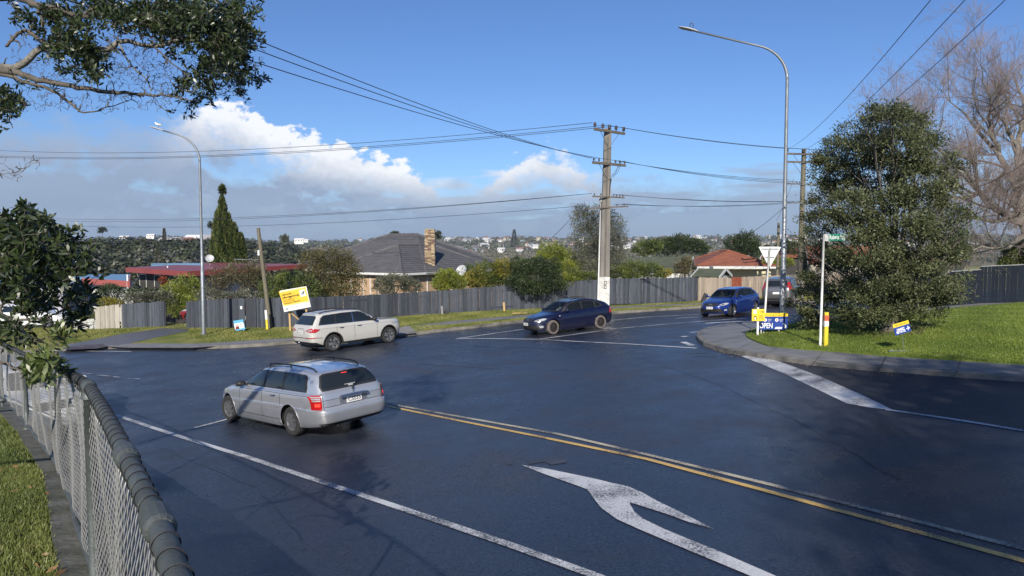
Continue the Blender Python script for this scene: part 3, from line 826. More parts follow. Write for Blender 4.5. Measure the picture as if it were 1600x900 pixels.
        # orientation: outward
        out = {'L': Vector((0,-1,0)), 'R': Vector((0,1,0)), 'F': Vector((1,0,0)), 'B': Vector((-1,0,0)), 'T': Vector((0,0,1))}[side]
        g = []
        for f in fs:
            a, b_, c = (Vector(V[i]) for i in f[:3]); nn = (b_-a).cross(c-a)
            g.append(f if nn.dot(out) > 0 else f[::-1])
        if hole: s.holes.append((side, [(p.x, p.y) for p in pts], inner))
        if mb is not None: mb.add(V, g, mi); return None
        q = MB(); q.add(V, g)
        o = q.build(name, m, parent or s.root, smooth=True)
        return o
    def border(s, name, side, poly, w, m, off=.006, **k):
        """ring between poly and its inset, as quads strips"""
        n = len(poly); P_ = [Vector(p) for p in poly]
        ar = sum(P_[i].x*P_[(i+1)%n].y - P_[(i+1)%n].x*P_[i].y for i in range(n)); sg = 1 if ar > 0 else -1
        ins = []
        for i in range(n):
            a, b, c = P_[i-1], P_[i], P_[(i+1)%n]; d1 = (b-a).normalized(); d2 = (c-b).normalized()
            n1 = Vector((-d1.y, d1.x))*sg; n2 = Vector((-d2.y, d2.x))*sg; bi = (n1+n2); L_ = max(.35, bi.length_squared/2)
            ins.append(b + bi/ L_ * w if bi.length > .1 else b + n1*w)
        mb = MB()
        for i in range(n):
            s.patch('', side, [P_[i], P_[(i+1)%n], ins[(i+1)%n], ins[i]], None, off, .06, mb=mb)
        return mb.build(name, m, k.get('parent') or s.root, smooth=True)
    def finish(s, inside=True):
        """drop body faces behind the windows, build the shell"""
        def inpoly(x, y, poly):
            c = False; j = len(poly)-1
            for i in range(len(poly)):
                xi, yi = poly[i]; xj, yj = poly[j]
                if (yi > y) != (yj > y) and x < (xj-xi)*(y-yi)/(yj-yi)+xi: c = not c
                j = i
            return c
        keep = []
        for f in s.faces:
            c = sum((s.bv[i] for i in f), Vector()) / len(f); kill = False
            if len(f) == 4:
                for side, poly, inner in s.holes:
                    pts = None
                    if side == 'L' and c.y < 0: q = (c.x, c.z)
                    elif side == 'R' and c.y > 0: q = (c.x, c.z)
                    elif side == 'F' and c.x < s.L * .5: q = (c.y, c.z)
                    elif side == 'B' and c.x > s.L * .55: q = (c.y, c.z)
                    else: continue
                    # every corner inside
                    cs_ = []
                    for i in f:
                        v = s.bv[i]; cs_.append((v.x, v.z) if side in 'LR' else (v.y, v.z))
                    if side in 'FB' and abs((s.bv[f[0]]-c).y) < 1e-9: continue
                    nrm = (s.bv[f[1]]-s.bv[f[0]]).cross(s.bv[f[2]]-s.bv[f[1]]).normalized()
                    if side in 'LR' and abs(nrm.y) < .5: continue
                    if side in 'FB' and abs(nrm.x) < .25: continue
                    if all(inpoly(a, b, poly) for a, b in cs_): kill = True; break
            if not kill: keep.append(f)
        mb = MB(); mb.add([(s.X(v.x), v.y, v.z) for v in s.bv], [f[::-1] for f in keep] if True else keep)
        o = mb.build('body', s.paint, s.root, auto=38)
        # correct orientation: normals outward
        me = o.data
        bm = bmesh.new(); bm.from_mesh(me); bmesh.ops.delete(bm, geom=[v for v in bm.verts if not v.link_faces], context='VERTS'); 
        up = max(bm.faces, key=lambda f: f.calc_center_median().z)
        if up.normal.z < 0: bmesh.ops.reverse_faces(bm, faces=bm.faces)
        bm.to_mesh(me); bm.free(); me.update()
        s.body = o
        return o
    def place(s, cl, rl, side, dz=0.0):
        """ground contacts (x,y) of the near side's front and rear wheels; side = which side they are on ('L' or 'R')"""
        c, r_ = Vector(cl[:2]), Vector(rl[:2]); fwd = (c - r_).normalized(); left = Vector((-fwd.y, fwd.x))
        mid = (c + r_) / 2 + left * ((-1 if side == 'L' else 1) * (s.track / 2 + s.wr * .15))
        s.place_mid(mid, fwd, dz)
    def place_mid(s, mid, fwd, dz=0.0, hf=Sf):
        left = Vector((-fwd.y, fwd.x)); wb = (s.ar - s.af) / 2; tr = s.track / 2
        h = lambda p: hf(p.x, p.y)
        zf = h(mid + fwd * wb); zr = h(mid - fwd * wb); zl = h(mid + left * tr); zt = h(mid - left * tr)
        ex = Vector((fwd.x * 2*wb, fwd.y * 2*wb, zf - zr)).normalized(); ey0 = Vector((left.x*2*tr, left.y*2*tr, zl - zt)).normalized()
        ez = ex.cross(ey0).normalized(); ey = ez.cross(ex)
        M = Matrix((ex, ey, ez)).transposed().to_4x4(); M.translation = (mid.x, mid.y, (zf+zr)/2 + dz)
        s.root.matrix_world = M
    def interior(s, sz=1.02, rear=True, floor=.42, x0=1.45, belt=None):
        mb = MB()
        xs = [s.af + 1.35] + ([s.af + 2.2] if rear else [])
        for x in xs:
            for y in (-.37, .37):
                mb.box((s.X(x), y, floor+.12), (.5, .48, .16)); 
                mb.box((s.X(x + .28), y, floor + .4), (.14, .46, .56), Matrix.Rotation(-.25, 3, 'Y'))
                mb.box((s.X(x + .37), y, sz + .05), (.09, .24, .17))
        mb.box((s.X(s.af + .72), 0, sz - .14), (.45, 1.3, .22))
        return mb.build('seats', M_seat, s.root)
def mirror(poly): return [(-a, b) for a, b in poly]

def plate_text(car, txt, c, w, h, side, m=M_plate, txtm=M_ink):
    """licence plate as a thin plate with embossed characters"""
    x, y, z = c; mb = MB(); d = -1 if side == 'B' else 1
    mb.box((x, y, z), (.012, w, h))
    ey = Vector((0, -d * -1 * -1, 0))
    ex = Vector((0, d, 0)) if side == 'F' else Vector((0, -1, 0))
    if txt: text_mesh(txt, h * .92, mb, Vector((x + d * .008, 0, z - h * .32)) + Vector((0, y, 0)) - ex * (w * .42), ex, (0, 0, 1), 1, bold=.0015, width=w * .84)
    return mb.build('number_plate', [m, txtm], car.root)
def simple_person(root, x, y, z, sc_=1.0, shirt=None, hair=M_hair, parent=None, label=None, hands=True):
    """seated driver: continuous torso, neck, head, arms to the wheel; +X forward"""
    mb = MB()
    bm = bmesh.new()
    me = bpy.data.meshes.new('person')
    ch = [((0,0,0),.15),((.02,0,.22),.16),((0,0,.42),.17),((.02,0,.54),.06),((.04,0,.60),.055)]
    vs = [Vector(c[0]) for c in ch]; rs = [c[1] for c in ch]; ed = [(0,1),(1,2),(2,3),(3,4)]
    for sg in (-1, 1):
        b = len(vs); vs += [Vector((.0, sg*.2, .44)), Vector((.14, sg*.25, .22)), Vector((.38, sg*.16, .30)), Vector((.46, sg*.15, .33))]; rs += [.065, .05, .038, .035]
        ed += [(2, b), (b, b+1), (b+1, b+2), (b+2, b+3)]
        b = len(vs); vs += [Vector((.12, sg*.1, -.02)), Vector((.48, sg*.12, .06)), Vector((.62, sg*.12, -.30))]; rs += [.09, .07, .05]
        ed += [(0, b), (b, b+1), (b+1, b+2)]
    me.from_pydata(vs, ed, [])
    o = link('person', me)
    md = o.modifiers.new('k', 'SKIN'); 
    for v, r_ in zip(me.skin_vertices[0].data, rs): v.radius = (r_, r_)
    me.skin_vertices[0].data[0].use_root = True
    o.modifiers.new('s', 'SUBSURF').levels = 1
    dg = bpy.context.evaluated_depsgraph_get(); em = bpy.data.meshes.new_from_object(o.evaluated_get(dg))
    o.modifiers.clear(); o.data = em; em.materials.clear(); em.materials.append(shirt)
    for p in em.polygons: p.use_smooth = True
    o.location = (x, y, z)
    h = MB()
    pr = [(.0, -.12), (.05, -.115), (.07, -.07), (.077, 0), (.078, .05), (.06, .1), (.0, .12)]
    h.lathe(pr, (.05, 0, .70), 12, caps=False); h.tube([(.115, 0, .71), (.15, 0, .675)], [.012, .018], 6)
    hd = h.build('head', M_skin, o, smooth=True)
    g = MB(); g.lathe([(.0, .135), (.07, .11), (.09, .05), (.09, 0), (.078, -.05)][::-1], (.03, 0, .71), 12, caps=False)
    g.build('hair', hair, o, smooth=True)
    if parent is not None: pass
    return o
# ---------------------------------------------------------------- silver station wagon
P_silver = carpaint('silver_paint', (.57, .59, .62), .65, .34, (.16, .16, .16), .35)
P_beige = carpaint('pale_grey_paint', (.50, .49, .455), .05, .35, (.3, .29, .26), .15)
P_navy = carpaint('navy_paint', (.004, .006, .034), .35, .28, (.08, .08, .09), .2)
P_blue = carpaint('blue_paint', (.006, .028, .19), .35, .25, (.06, .06, .08), .1)
P_grey = carpaint('grey_paint', (.17, .17, .175), .6, .35)
P_white = carpaint('white_paint', (.72, .73, .74), 0, .35, (.5, .5, .48), .1)
P_red = carpaint('red_paint', (.22, .012, .018), .2, .3)
P_black = carpaint('black_paint', (.012, .012, .014), .2, .3)

def build_wagon():
    lv = [(.30, 4.80, .70, 4, 4, .24,.22,.22,.22,.26),
          (.12, 4.93, .86, 4.2, 8.75, .22,.19,.19,.19,.30),
          (.03, 5.01, .905, 4.2, 8.75, .34,.33,.33,.34,.38),
          (.00, 5.04, .925, 4.2, 9.625, .50,.50,.52,.54,.56),
          (.02, 5.03, .925, 4.2, 9.625, .58,.62,.65,.66,.645),
          (.035, 4.955, .915, 4.2, 10.85, .60,.64,.67,.68,.665),
          (.08, 4.945, .91, 4.2, 10.85, .68,.80,.84,.86,.85),
          (.20, 4.93, .895, 4.0, 10.85, .76,.90,.925,.94,.95),
          (.45, 4.915, .865, 4.0, 10.85, .84,.945,.955,.965,.975),
          (1.22, 4.895, .835, 5.0, 11.375, .955,.965,.975,.985,.995),
          (1.70, 4.76, .765, 5.5, 11.375, 1.16,1.18,1.19,1.19,1.18),
          (2.12, 4.62, .67, 6, 11.375, 1.34,1.365,1.375,1.365,1.34),
          (2.22, 4.56, .61, 6, 10.5, 1.37,1.41,1.42,1.41,1.375),
          (2.40, 4.45, .42, 6, 8.75, 1.40,1.45,1.46,1.45,1.40),
          (2.8, 3.9, .12, 4, 4, 1.44,1.465,1.47,1.465,1.44)]
    Car.rim_mat = M_alloy; Car.tyre_mat = M_tyre; Car.spokes = 7; Car.spoke_w = (.06, .05); Car.twin = False; Car.rim_ratio = .62; Car.steer = .12
    c = Car('station_wagon', lv, 5.04, .87, 3.81, 1.57, .325, P_silver, .385, None,
            'silver station wagon with roof rails and number plate, brake lights lit, waiting nearest the camera', N=260, sub=6)
    for sd in 'LR':
        fr = [(1.62,.985),(4.44,1.0),(4.44,1.10),(4.34,1.31),(4.22,1.350),(3.3,1.362),(2.45,1.352),(2.16,1.31),(1.88,1.16)]
        c.patch('window_surround', sd, fr, M_blk, .004, .06)
        wins = [[(1.76,1.005),(2.60,1.01),(2.60,1.335),(2.42,1.33),(2.20,1.29),(1.94,1.15)], [(2.68,1.01),(3.42,1.015),(3.40,1.34),(2.68,1.338)],
                [(3.50,1.015),(4.38,1.022),(4.37,1.10),(4.28,1.29),(4.18,1.33),(3.48,1.34)]]
        for w in wins: c.patch('side_window', sd, w, M_glass_dark, .008, .06)
        for xx in (2.64, 3.46): c.patch('pillar', sd, [(xx-.03,.99),(xx+.03,.99),(xx+.03,1.35),(xx-.03,1.35)], M_blk, .010, .06)
        for a, b in ((1.55, .30), (2.63, .26)):
            c.patch('door_gap', sd, [(a,.34),(a+.012,.34),(a+.012,.975),(a,.975)], M_blk, .003, .05)
        c.patch('door_gap', sd, [(3.42,.62),(3.432,.62),(3.475,.98),(3.46,.98)], M_blk, .003, .05)
        c.patch('door_gap', sd, [(1.55,.335),(3.38,.335),(3.38,.347),(1.55,.347)], M_blk, .003, .05)
        c.patch('rubbing_strip', sd, [(1.42,.57),(3.36,.60),(3.36,.66),(1.42,.63)], P_silver, .014, .06)
        c.patch('crease_shade', sd, [(.9,.90),(4.8,.935),(4.8,.945),(.9,.908)], M_blk, .002, .06)  # flat black strip drawn as the shade line of a body crease
        for xx in (2.32, 3.16):
            p, n = c.cast(sd, xx, .86); sy = -1 if sd == 'L' else 1
            m = MB(); m.tube([(c.X(xx-.09), p.y, .858), (c.X(xx-.07), p.y + sy*.03, .862), (c.X(xx+.07), p.y + sy*.03, .868), (c.X(xx+.09), p.y, .868)], .014, 6)
            m.build('door_handle', M_chrome, c.root, smooth=True)
        # arch lips
        for ax in (c.af, c.ar):
            pts = []
            for a in np.linspace(-.25, math.pi + .25, 17):
                x_, z_ = ax + math.cos(a)*(c.arch_r+.015), c.wr + math.sin(a)*(c.arch_r+.015)
                h = c.cast(sd, x_, max(z_, .26)); 
                if h: pts.append((c.X(x_), h[0].y + (-.0 if sd=='L' else .0), max(z_, .26)))
            m = MB(); m.tube(pts, .006, 5); m.build('arch_lip', P_silver, c.root, smooth=True)
        c.patch('side_sill', sd, [(1.32,.20),(3.36,.20),(3.36,.31),(1.32,.30)], P_silver, .022, .06)
        sy = -1 if sd == 'L' else 1
        m = MB(); m.beam((c.X(1.80), sy*.80, .99), (c.X(1.77), sy*.90, 1.01), .05, .06)
        m.build('mirror_arm', M_blk, c.root)
        m = MB(); m.lathe([(.0,-.10),(.07,-.085),(.09,-.03),(.092,.03),(.07,.085),(.0,.1)], (c.X(1.76), sy*.96, 1.03), 10, Matrix.Rotation(math.pi/2, 3, 'X') @ Matrix.Scale(.75, 3, Vector((0,1,0))), caps=False)
        m.build('door_mirror', M_blk, c.root, smooth=True)
        # roof rails
        m = MB(); m.tube([(c.X(2.42), sy*.535, 1.40), (c.X(2.50), sy*.545, 1.475), (c.X(2.7), sy*.55, 1.495), (c.X(3.4), sy*.555, 1.503), (c.X(4.15), sy*.55, 1.487), (c.X(4.33), sy*.545, 1.46), (c.X(4.42), sy*.53, 1.395)], .017, 7)
        m.tube([(c.X(3.42), sy*.555, 1.42), (c.X(3.42), sy*.555, 1.50)], .016, 6)
        m.build('roof_rail', M_blk, c.root, smooth=True)
        m = MB(); m.tube([(c.X(2.2), sy*.50, 1.402), (c.X(3.2), sy*.515, 1.445), (c.X(4.4), sy*.49, 1.40)], .008, 4); m.build('roof_gutter', M_blk, c.root)
        ly = sy * .0
        # tail lamps
        y0, y1 = .64, .97
        lp = [(sy*.775,.63),(sy*.93,.62),(sy*.93,.93),(sy*.80,.95),(sy*.775,.9)]
        c.patch('tail_lamp', 'B', [(sy*.765,.665),(sy*.885,.67),(sy*.885,.96),(sy*.765,.965)], M_redlamp, .012, .03)
        m = MB()
        for q in range(3):
            c.patch('', 'B', [(sy*.78,.845+q*.038),(sy*.872,.845+q*.038),(sy*.872,.87+q*.038),(sy*.78,.87+q*.038)], None, .018, .03, mb=m)
        m.build('reverse_lamp', M_clearlamp, c.root)['kind'] = 'stuff'
        c.patch('brake_lamp', 'B', [(sy*.795,.735),(sy*.855,.735),(sy*.855,.80),(sy*.795,.80)], M_redlit, .019, .03)
    # tailgate
    rg = [(-.70,1.03),(.70,1.03),(.71,1.12),(.60,1.32),(.50,1.355),(-.50,1.355),(-.60,1.32),(-.71,1.12)]
    c.patch('rear_window', 'B', rg, M_glass_dark, .006, .06)
    c.border('rear_window_frame', 'B', rg, .035, M_blk, .010)
    c.patch('tailgate_gap', 'B', [(-.745,.655),(-.735,.655),(-.735,1.0),(-.745,1.0)], M_blk, .003, .04); c.patch('tailgate_gap', 'B', [(.735,.655),(.745,.655),(.745,1.0),(.735,1.0)], M_blk, .003, .04)
    c.patch('tailgate_gap', 'B', [(-.745,.70),(.745,.70),(.745,.71),(-.745,.71)], M_blk, .003, .05)
    c.patch('tailgate_gap', 'B', [(-.76,.845),(-.35,.845),(-.35,.853),(-.76,.853)], M_blk, .003, .05); c.patch('tailgate_gap', 'B', [(.35,.845),(.76,.845),(.76,.853),(.35,.853)], M_blk, .003, .05)
    c.patch('plate_recess_shade', 'B', [(-.34,.70),(.34,.70),(.36,.87),(.30,.90),(-.30,.90),(-.36,.87)], mat('recess_shade_silver', (.2,.21,.23), (.26,.27,.29), 3, .4, metal=.6), .004, .05)  # no hollow modelled: darker silver patch paints the shade of the plate recess
    m = MB(); m.tube([(c.X(5.0), -.34, .865), (c.X(5.035), -.28, .885), (c.X(5.045), 0, .895), (c.X(5.035), .28, .885), (c.X(5.0), .34, .865)], .024, 8); m.build('tailgate_garnish', M_chrome, c.root, smooth=True)
    hb = c.cast('B', 0, .79)[0]
    plate_text(c, 'CSS35', (c.X(hb.x + .022), .0, .79), .38, .135, 'B')
    m = MB(); m.tube([(c.X(4.93), -.0, 1.02), (c.X(4.86), -.16, 1.12), (c.X(4.83), -.25, 1.155)], .010, 5); m.lathe([(.0,0),(.025,.0),(.025,.03),(0,.03)], (c.X(4.94), 0, 1.0), 10, caps=False); m.build('rear_wiper', M_blk, c.root)
    m = MB(); m.lathe([(.028,-.004),(.034,0),(.028,.004)], (c.X(4.955), 0, .955), 14, Matrix.Rotation(math.pi/2, 3, 'Y'), caps=False); m.tube([(c.X(4.955), -.02, .95), (c.X(4.955), .015, .965)], .006, 5); m.build('badge', M_chrome, c.root, smooth=True)
    m = MB(); m.box((c.X(4.63), 0, 1.318), (.03, .14, .022)); m.build('high_brake_lamp', M_redlit, c.root)
    m = MB(); m.box((c.X(4.86), -.0, 1.10), (.006, .30, .012)); m.box((c.X(4.865), -.0, 1.075), (.006, .12, .03)); m.build('window_sticker', mat('sticker', (.5,.52,.55), None, 30, .6), c.root)
    m = MB(); m.tube([(c.X(4.86), .42, .27), (c.X(5.0), .42, .26)], .03, 10, caps=False); m.build('exhaust', M_blk, c.root)
    c.patch('bumper_lower', 'B', [(-.80,.28),(.80,.28),(.82,.37),(-.82,.37)], M_blk, .004, .06)
    # front, seen only by neighbours of the camera
    c.patch('windscreen', 'F', [(-.68,1.0),(.68,1.0),(.58,1.32),(-.58,1.32)], M_glass_dark, .006, .07)
    for sy in (-1, 1): c.patch('headlamp', 'F', [(sy*.50,.63),(sy*.86,.66),(sy*.86,.80),(sy*.52,.76)], M_clearlamp, .008, .05)
    c.patch('grille', 'F', [(-.38,.60),(.38,.60),(.36,.72),(-.36,.72)], M_blk, .006, .06)
    c.patch('air_intake', 'F', [(-.55,.30),(.55,.30),(.55,.42),(-.55,.42)], M_blk, .006, .06)
    c.patch('bonnet_gap', 'T', [(.5,-.70),(1.3,-.76),(1.3,-.75),(.5,-.69)], M_blk, .002, .06)
    c.finish()
    f, r_ = G(364,658.5), G(457,680.5)
    c.place((f.x, f.y), (r_.x, r_.y), 'L')
    return c
wagon = build_wagon()

# ---------------------------------------------------------------- pale grey SUV
def build_suv():
    lv = [(.35, 4.45, .70, 4, 4, .30,.26,.26,.26,.32),
          (.14, 4.58, .87, 4.2, 8.75, .28,.24,.24,.26,.36),
          (.09, 4.66, .92, 4.6, 8.75, .42,.40,.40,.41,.46),
          (.06, 4.69, .94, 4.8, 9.625, .60,.60,.60,.62,.66),
          (.07, 4.69, .94, 5, 9.625, .70,.76,.78,.80,.80),
          (.05, 4.66, .935, 4.2, 10.5, .88,.94,.95,.96,.97),
          (.12, 4.63, .92, 4.2, 10.5, .99,1.05,1.06,1.07,1.08),
          (.32, 4.60, .88, 4.6, 10.5, 1.05,1.09,1.10,1.105,1.12),
          (1.15, 4.57, .85, 5.0, 10.85, 1.09,1.105,1.115,1.13,1.15),
          (1.62, 4.42, .79, 5.5, 10.85, 1.34,1.36,1.37,1.37,1.36),
          (2.05, 4.26, .71, 6, 10.85, 1.55,1.585,1.595,1.58,1.55),
          (2.15, 4.22, .65, 6, 10.5, 1.59,1.63,1.64,1.625,1.585),
          (2.35, 4.10, .45, 6, 8.75, 1.62,1.66,1.67,1.655,1.61),
          (2.8, 3.5, .12, 4, 4, 1.65,1.67,1.68,1.67,1.65)]
    Car.rim_mat = mat('two_tone_alloy', (.5,.5,.5), (.12,.12,.12), 9, .3, metal=.7, contrast=2); Car.tyre_mat = M_tyre; Car.spokes = 5; Car.spoke_w = (.075, .05); Car.twin = True; Car.rim_ratio = .70; Car.steer = 0
    c = Car('suv', lv, 4.69, .91, 3.70, 1.59, .36, P_beige, .425, None, 'pale grey seven seat suv with black roof rails driving away past the grey fence', N=230, sub=5)
    for sd in 'LR':
        sy = -1 if sd == 'L' else 1
        c.patch('window_surround', sd, [(1.62,1.12),(4.30,1.165),(4.16,1.44),(4.0,1.54),(3.1,1.575),(2.35,1.565),(2.05,1.50),(1.8,1.33)], M_blk, .004, .07)
        for w in ([(1.80,1.14),(2.62,1.15),(2.62,1.545),(2.36,1.535),(2.10,1.47),(1.92,1.33)], [(2.70,1.15),(3.46,1.165),(3.44,1.54),(2.70,1.548)], [(3.54,1.17),(4.20,1.18),(4.10,1.42),(3.98,1.51),(3.52,1.535)]):
            c.patch('side_window', sd, w, M_glass_dark, .008, .07)
        c.patch('window_trim', sd, [(1.66,1.105),(4.3,1.15),(4.3,1.165),(1.66,1.12)], M_chrome, .008, .07)
        c.patch('pillar_trim', sd, [(2.64,1.14),(2.68,1.14),(2.68,1.55),(2.64,1.55)], M_chrome, .010, .07)
        for a in (1.52, 2.66, 3.50): c.patch('door_gap', sd, [(a,.40 if a < 3 else .75),(a+.012,.40 if a < 3 else .75),(a+.012,1.1),(a,1.1)], M_blk, .003, .06)
        c.patch('body_cladding', sd, [(1.36,.25),(3.24,.25),(3.24,.36),(1.36,.36)], M_blk, .012, .07)
        c.patch('side_crease_shade', sd, [(.95,.955),(4.55,1.0),(4.55,1.01),(.95,.963)], mat('crease_painted_shade', (.2,.2,.19), None, 5, .6), .002, .07)  # side crease is a darker strip painting its shade, no gap in the panel
        for xx in (2.42, 3.28):
            p, n = c.cast(sd, xx, .965); m = MB(); m.tube([(c.X(xx-.1), p.y, .962), (c.X(xx-.07), p.y+sy*.03, .965), (c.X(xx+.07), p.y+sy*.03, .97), (c.X(xx+.1), p.y, .97)], .014, 6); m.build('door_handle', M_blk, c.root)
        for ax in (c.af, c.ar):
            pts = []
            for a in np.linspace(-.3, math.pi + .3, 17):
                x_, z_ = ax + math.cos(a)*(c.arch_r+.02), max(c.wr + math.sin(a)*(c.arch_r+.02), .27); h = c.cast(sd, x_, z_)
                if h: pts.append((c.X(x_), h[0].y, z_))
            m = MB(); m.tube(pts, .028, 6); m.build('arch_cladding', M_blk, c.root, smooth=True)
        m = MB(); m.beam((c.X(1.72), sy*.84, 1.13), (c.X(1.70), sy*.93, 1.16), .05, .05)
        m.lathe([(.0,-.12),(.08,-.10),(.10,-.03),(.10,.04),(.07,.1),(.0,.12)], (c.X(1.68), sy*1.0, 1.19), 10, Matrix.Rotation(math.pi/2, 3, 'X') @ Matrix.Scale(.8, 3, Vector((0,1,0))), caps=False)
        m.build('door_mirror', M_blk, c.root, smooth=True)
        m = MB(); m.tube([(c.X(2.25), sy*.60, 1.62), (c.X(2.4), sy*.605, 1.675), (c.X(3.2), sy*.61, 1.70), (c.X(3.95), sy*.60, 1.67), (c.X(4.12), sy*.585, 1.61)], .02, 7); m.build('roof_rail', M_blk, c.root, smooth=True)
        c.patch('tail_lamp', 'B', [(sy*.40,.955),(sy*.60,1.02),(sy*.86,1.05),(sy*.86,.89),(sy*.55,.905)], M_redlamp, .014, .04)
        c.patch('tail_lamp_inner', 'B', [(sy*.50,.965),(sy*.82,.99),(sy*.82,.945),(sy*.50,.94)], M_clearlamp, .02, .04)
        c.patch('tail_lamp_side', sd, [(4.28,.985),(4.60,1.06),(4.66,.88),(4.50,.87)], M_redlamp, .014, .04)
        c.patch('reflector', 'B', [(sy*.42,.62),(sy*.86,.63),(sy*.86,.66),(sy*.42,.65)], M_redlamp, .010, .05)
        c.patch('reflector_side', sd, [(4.42,.645),(4.65,.645),(4.65,.67),(4.42,.67)], M_redlamp, .010, .05)
        c.patch('bumper_trim', sd, [(4.2,.62),(4.42,.64),(4.42,.66),(4.2,.64)], M_blk, .004, .05)
    rg = [(-.74,1.17),(.74,1.17),(.66,1.46),(.56,1.53),(-.56,1.53),(-.66,1.46)]
    c.patch('rear_window', 'B', rg, M_glass_dark, .006, .07)
    m = MB(); m.box((c.X(4.16), 0, 1.60), (.22, 1.06, .03), Matrix.Rotation(-.16, 3, 'Y')); m.build('roof_spoiler', P_beige, c.root)
    c.patch('tailgate_trim', 'B', [(-.78,.635),(.78,.635),(.78,.66),(-.78,.66)], M_blk, .006, .07)
    c.patch('number_plate_recess_shade', 'B', [(-.33,.80),(.33,.80),(.38,.95),(-.38,.95)], mat('recess_shade_beige', (.33,.32,.3), (.36,.35,.33), 5, .5), .003, .06)  # flat patch, body colour darkened for the shade inside the plate recess
    hb = c.cast('B', 0, .87)[0]; plate_text(c, 'NLR', (c.X(hb.x+.02), 0, .87), .36, .125, 'B')
    mb = MB(); text_mesh('SKODA', .062, mb, (c.X(c.cast('B', 0, 1.0)[0].x + .012), .26, 1.0), (0,-1,0), (0,0,1), 0, width=.52); mb.build('tailgate_lettering', M_blk, c.root)
    c.patch('lower_bumper', 'B', [(-.86,.34),(.86,.34),(.86,.46),(.6,.48),(-.6,.48),(-.86,.46)], M_blk, .010, .07)
    c.patch('diffuser_trim', 'B', [(-.62,.36),(.62,.36),(.62,.39),(-.62,.39)], M_chrome, .016, .07)
    m = MB(); m.tube([(c.X(4.6), 0, .36), (c.X(4.78), 0, .37), (c.X(4.79), 0, .44)], .018, 6); m.lathe([(0,-.028),(.024,-.014),(.028,0),(.024,.014),(0,.028)], (c.X(4.79), 0, .46), 10, caps=False); m.build('tow_ball', M_chrome, c.root)
    c.patch('windscreen', 'F', [(-.72,1.14),(.72,1.14),(.6,1.52),(-.6,1.52)], M_glass_dark, .006, .08)
    for sy in (-1, 1): c.patch('headlamp', 'F', [(sy*.45,.80),(sy*.88,.84),(sy*.88,.95),(sy*.46,.90)], M_clearlamp, .008, .05)
    c.patch('grille', 'F', [(-.42,.72),(.42,.72),(.40,.92),(-.40,.92)], M_blk, .006, .07)
    c.finish()
    f, r_ = G(605,536), G(524,548.3)
    c.place((f.x, f.y), (r_.x, r_.y), 'R')
    return c
suv = build_suv()

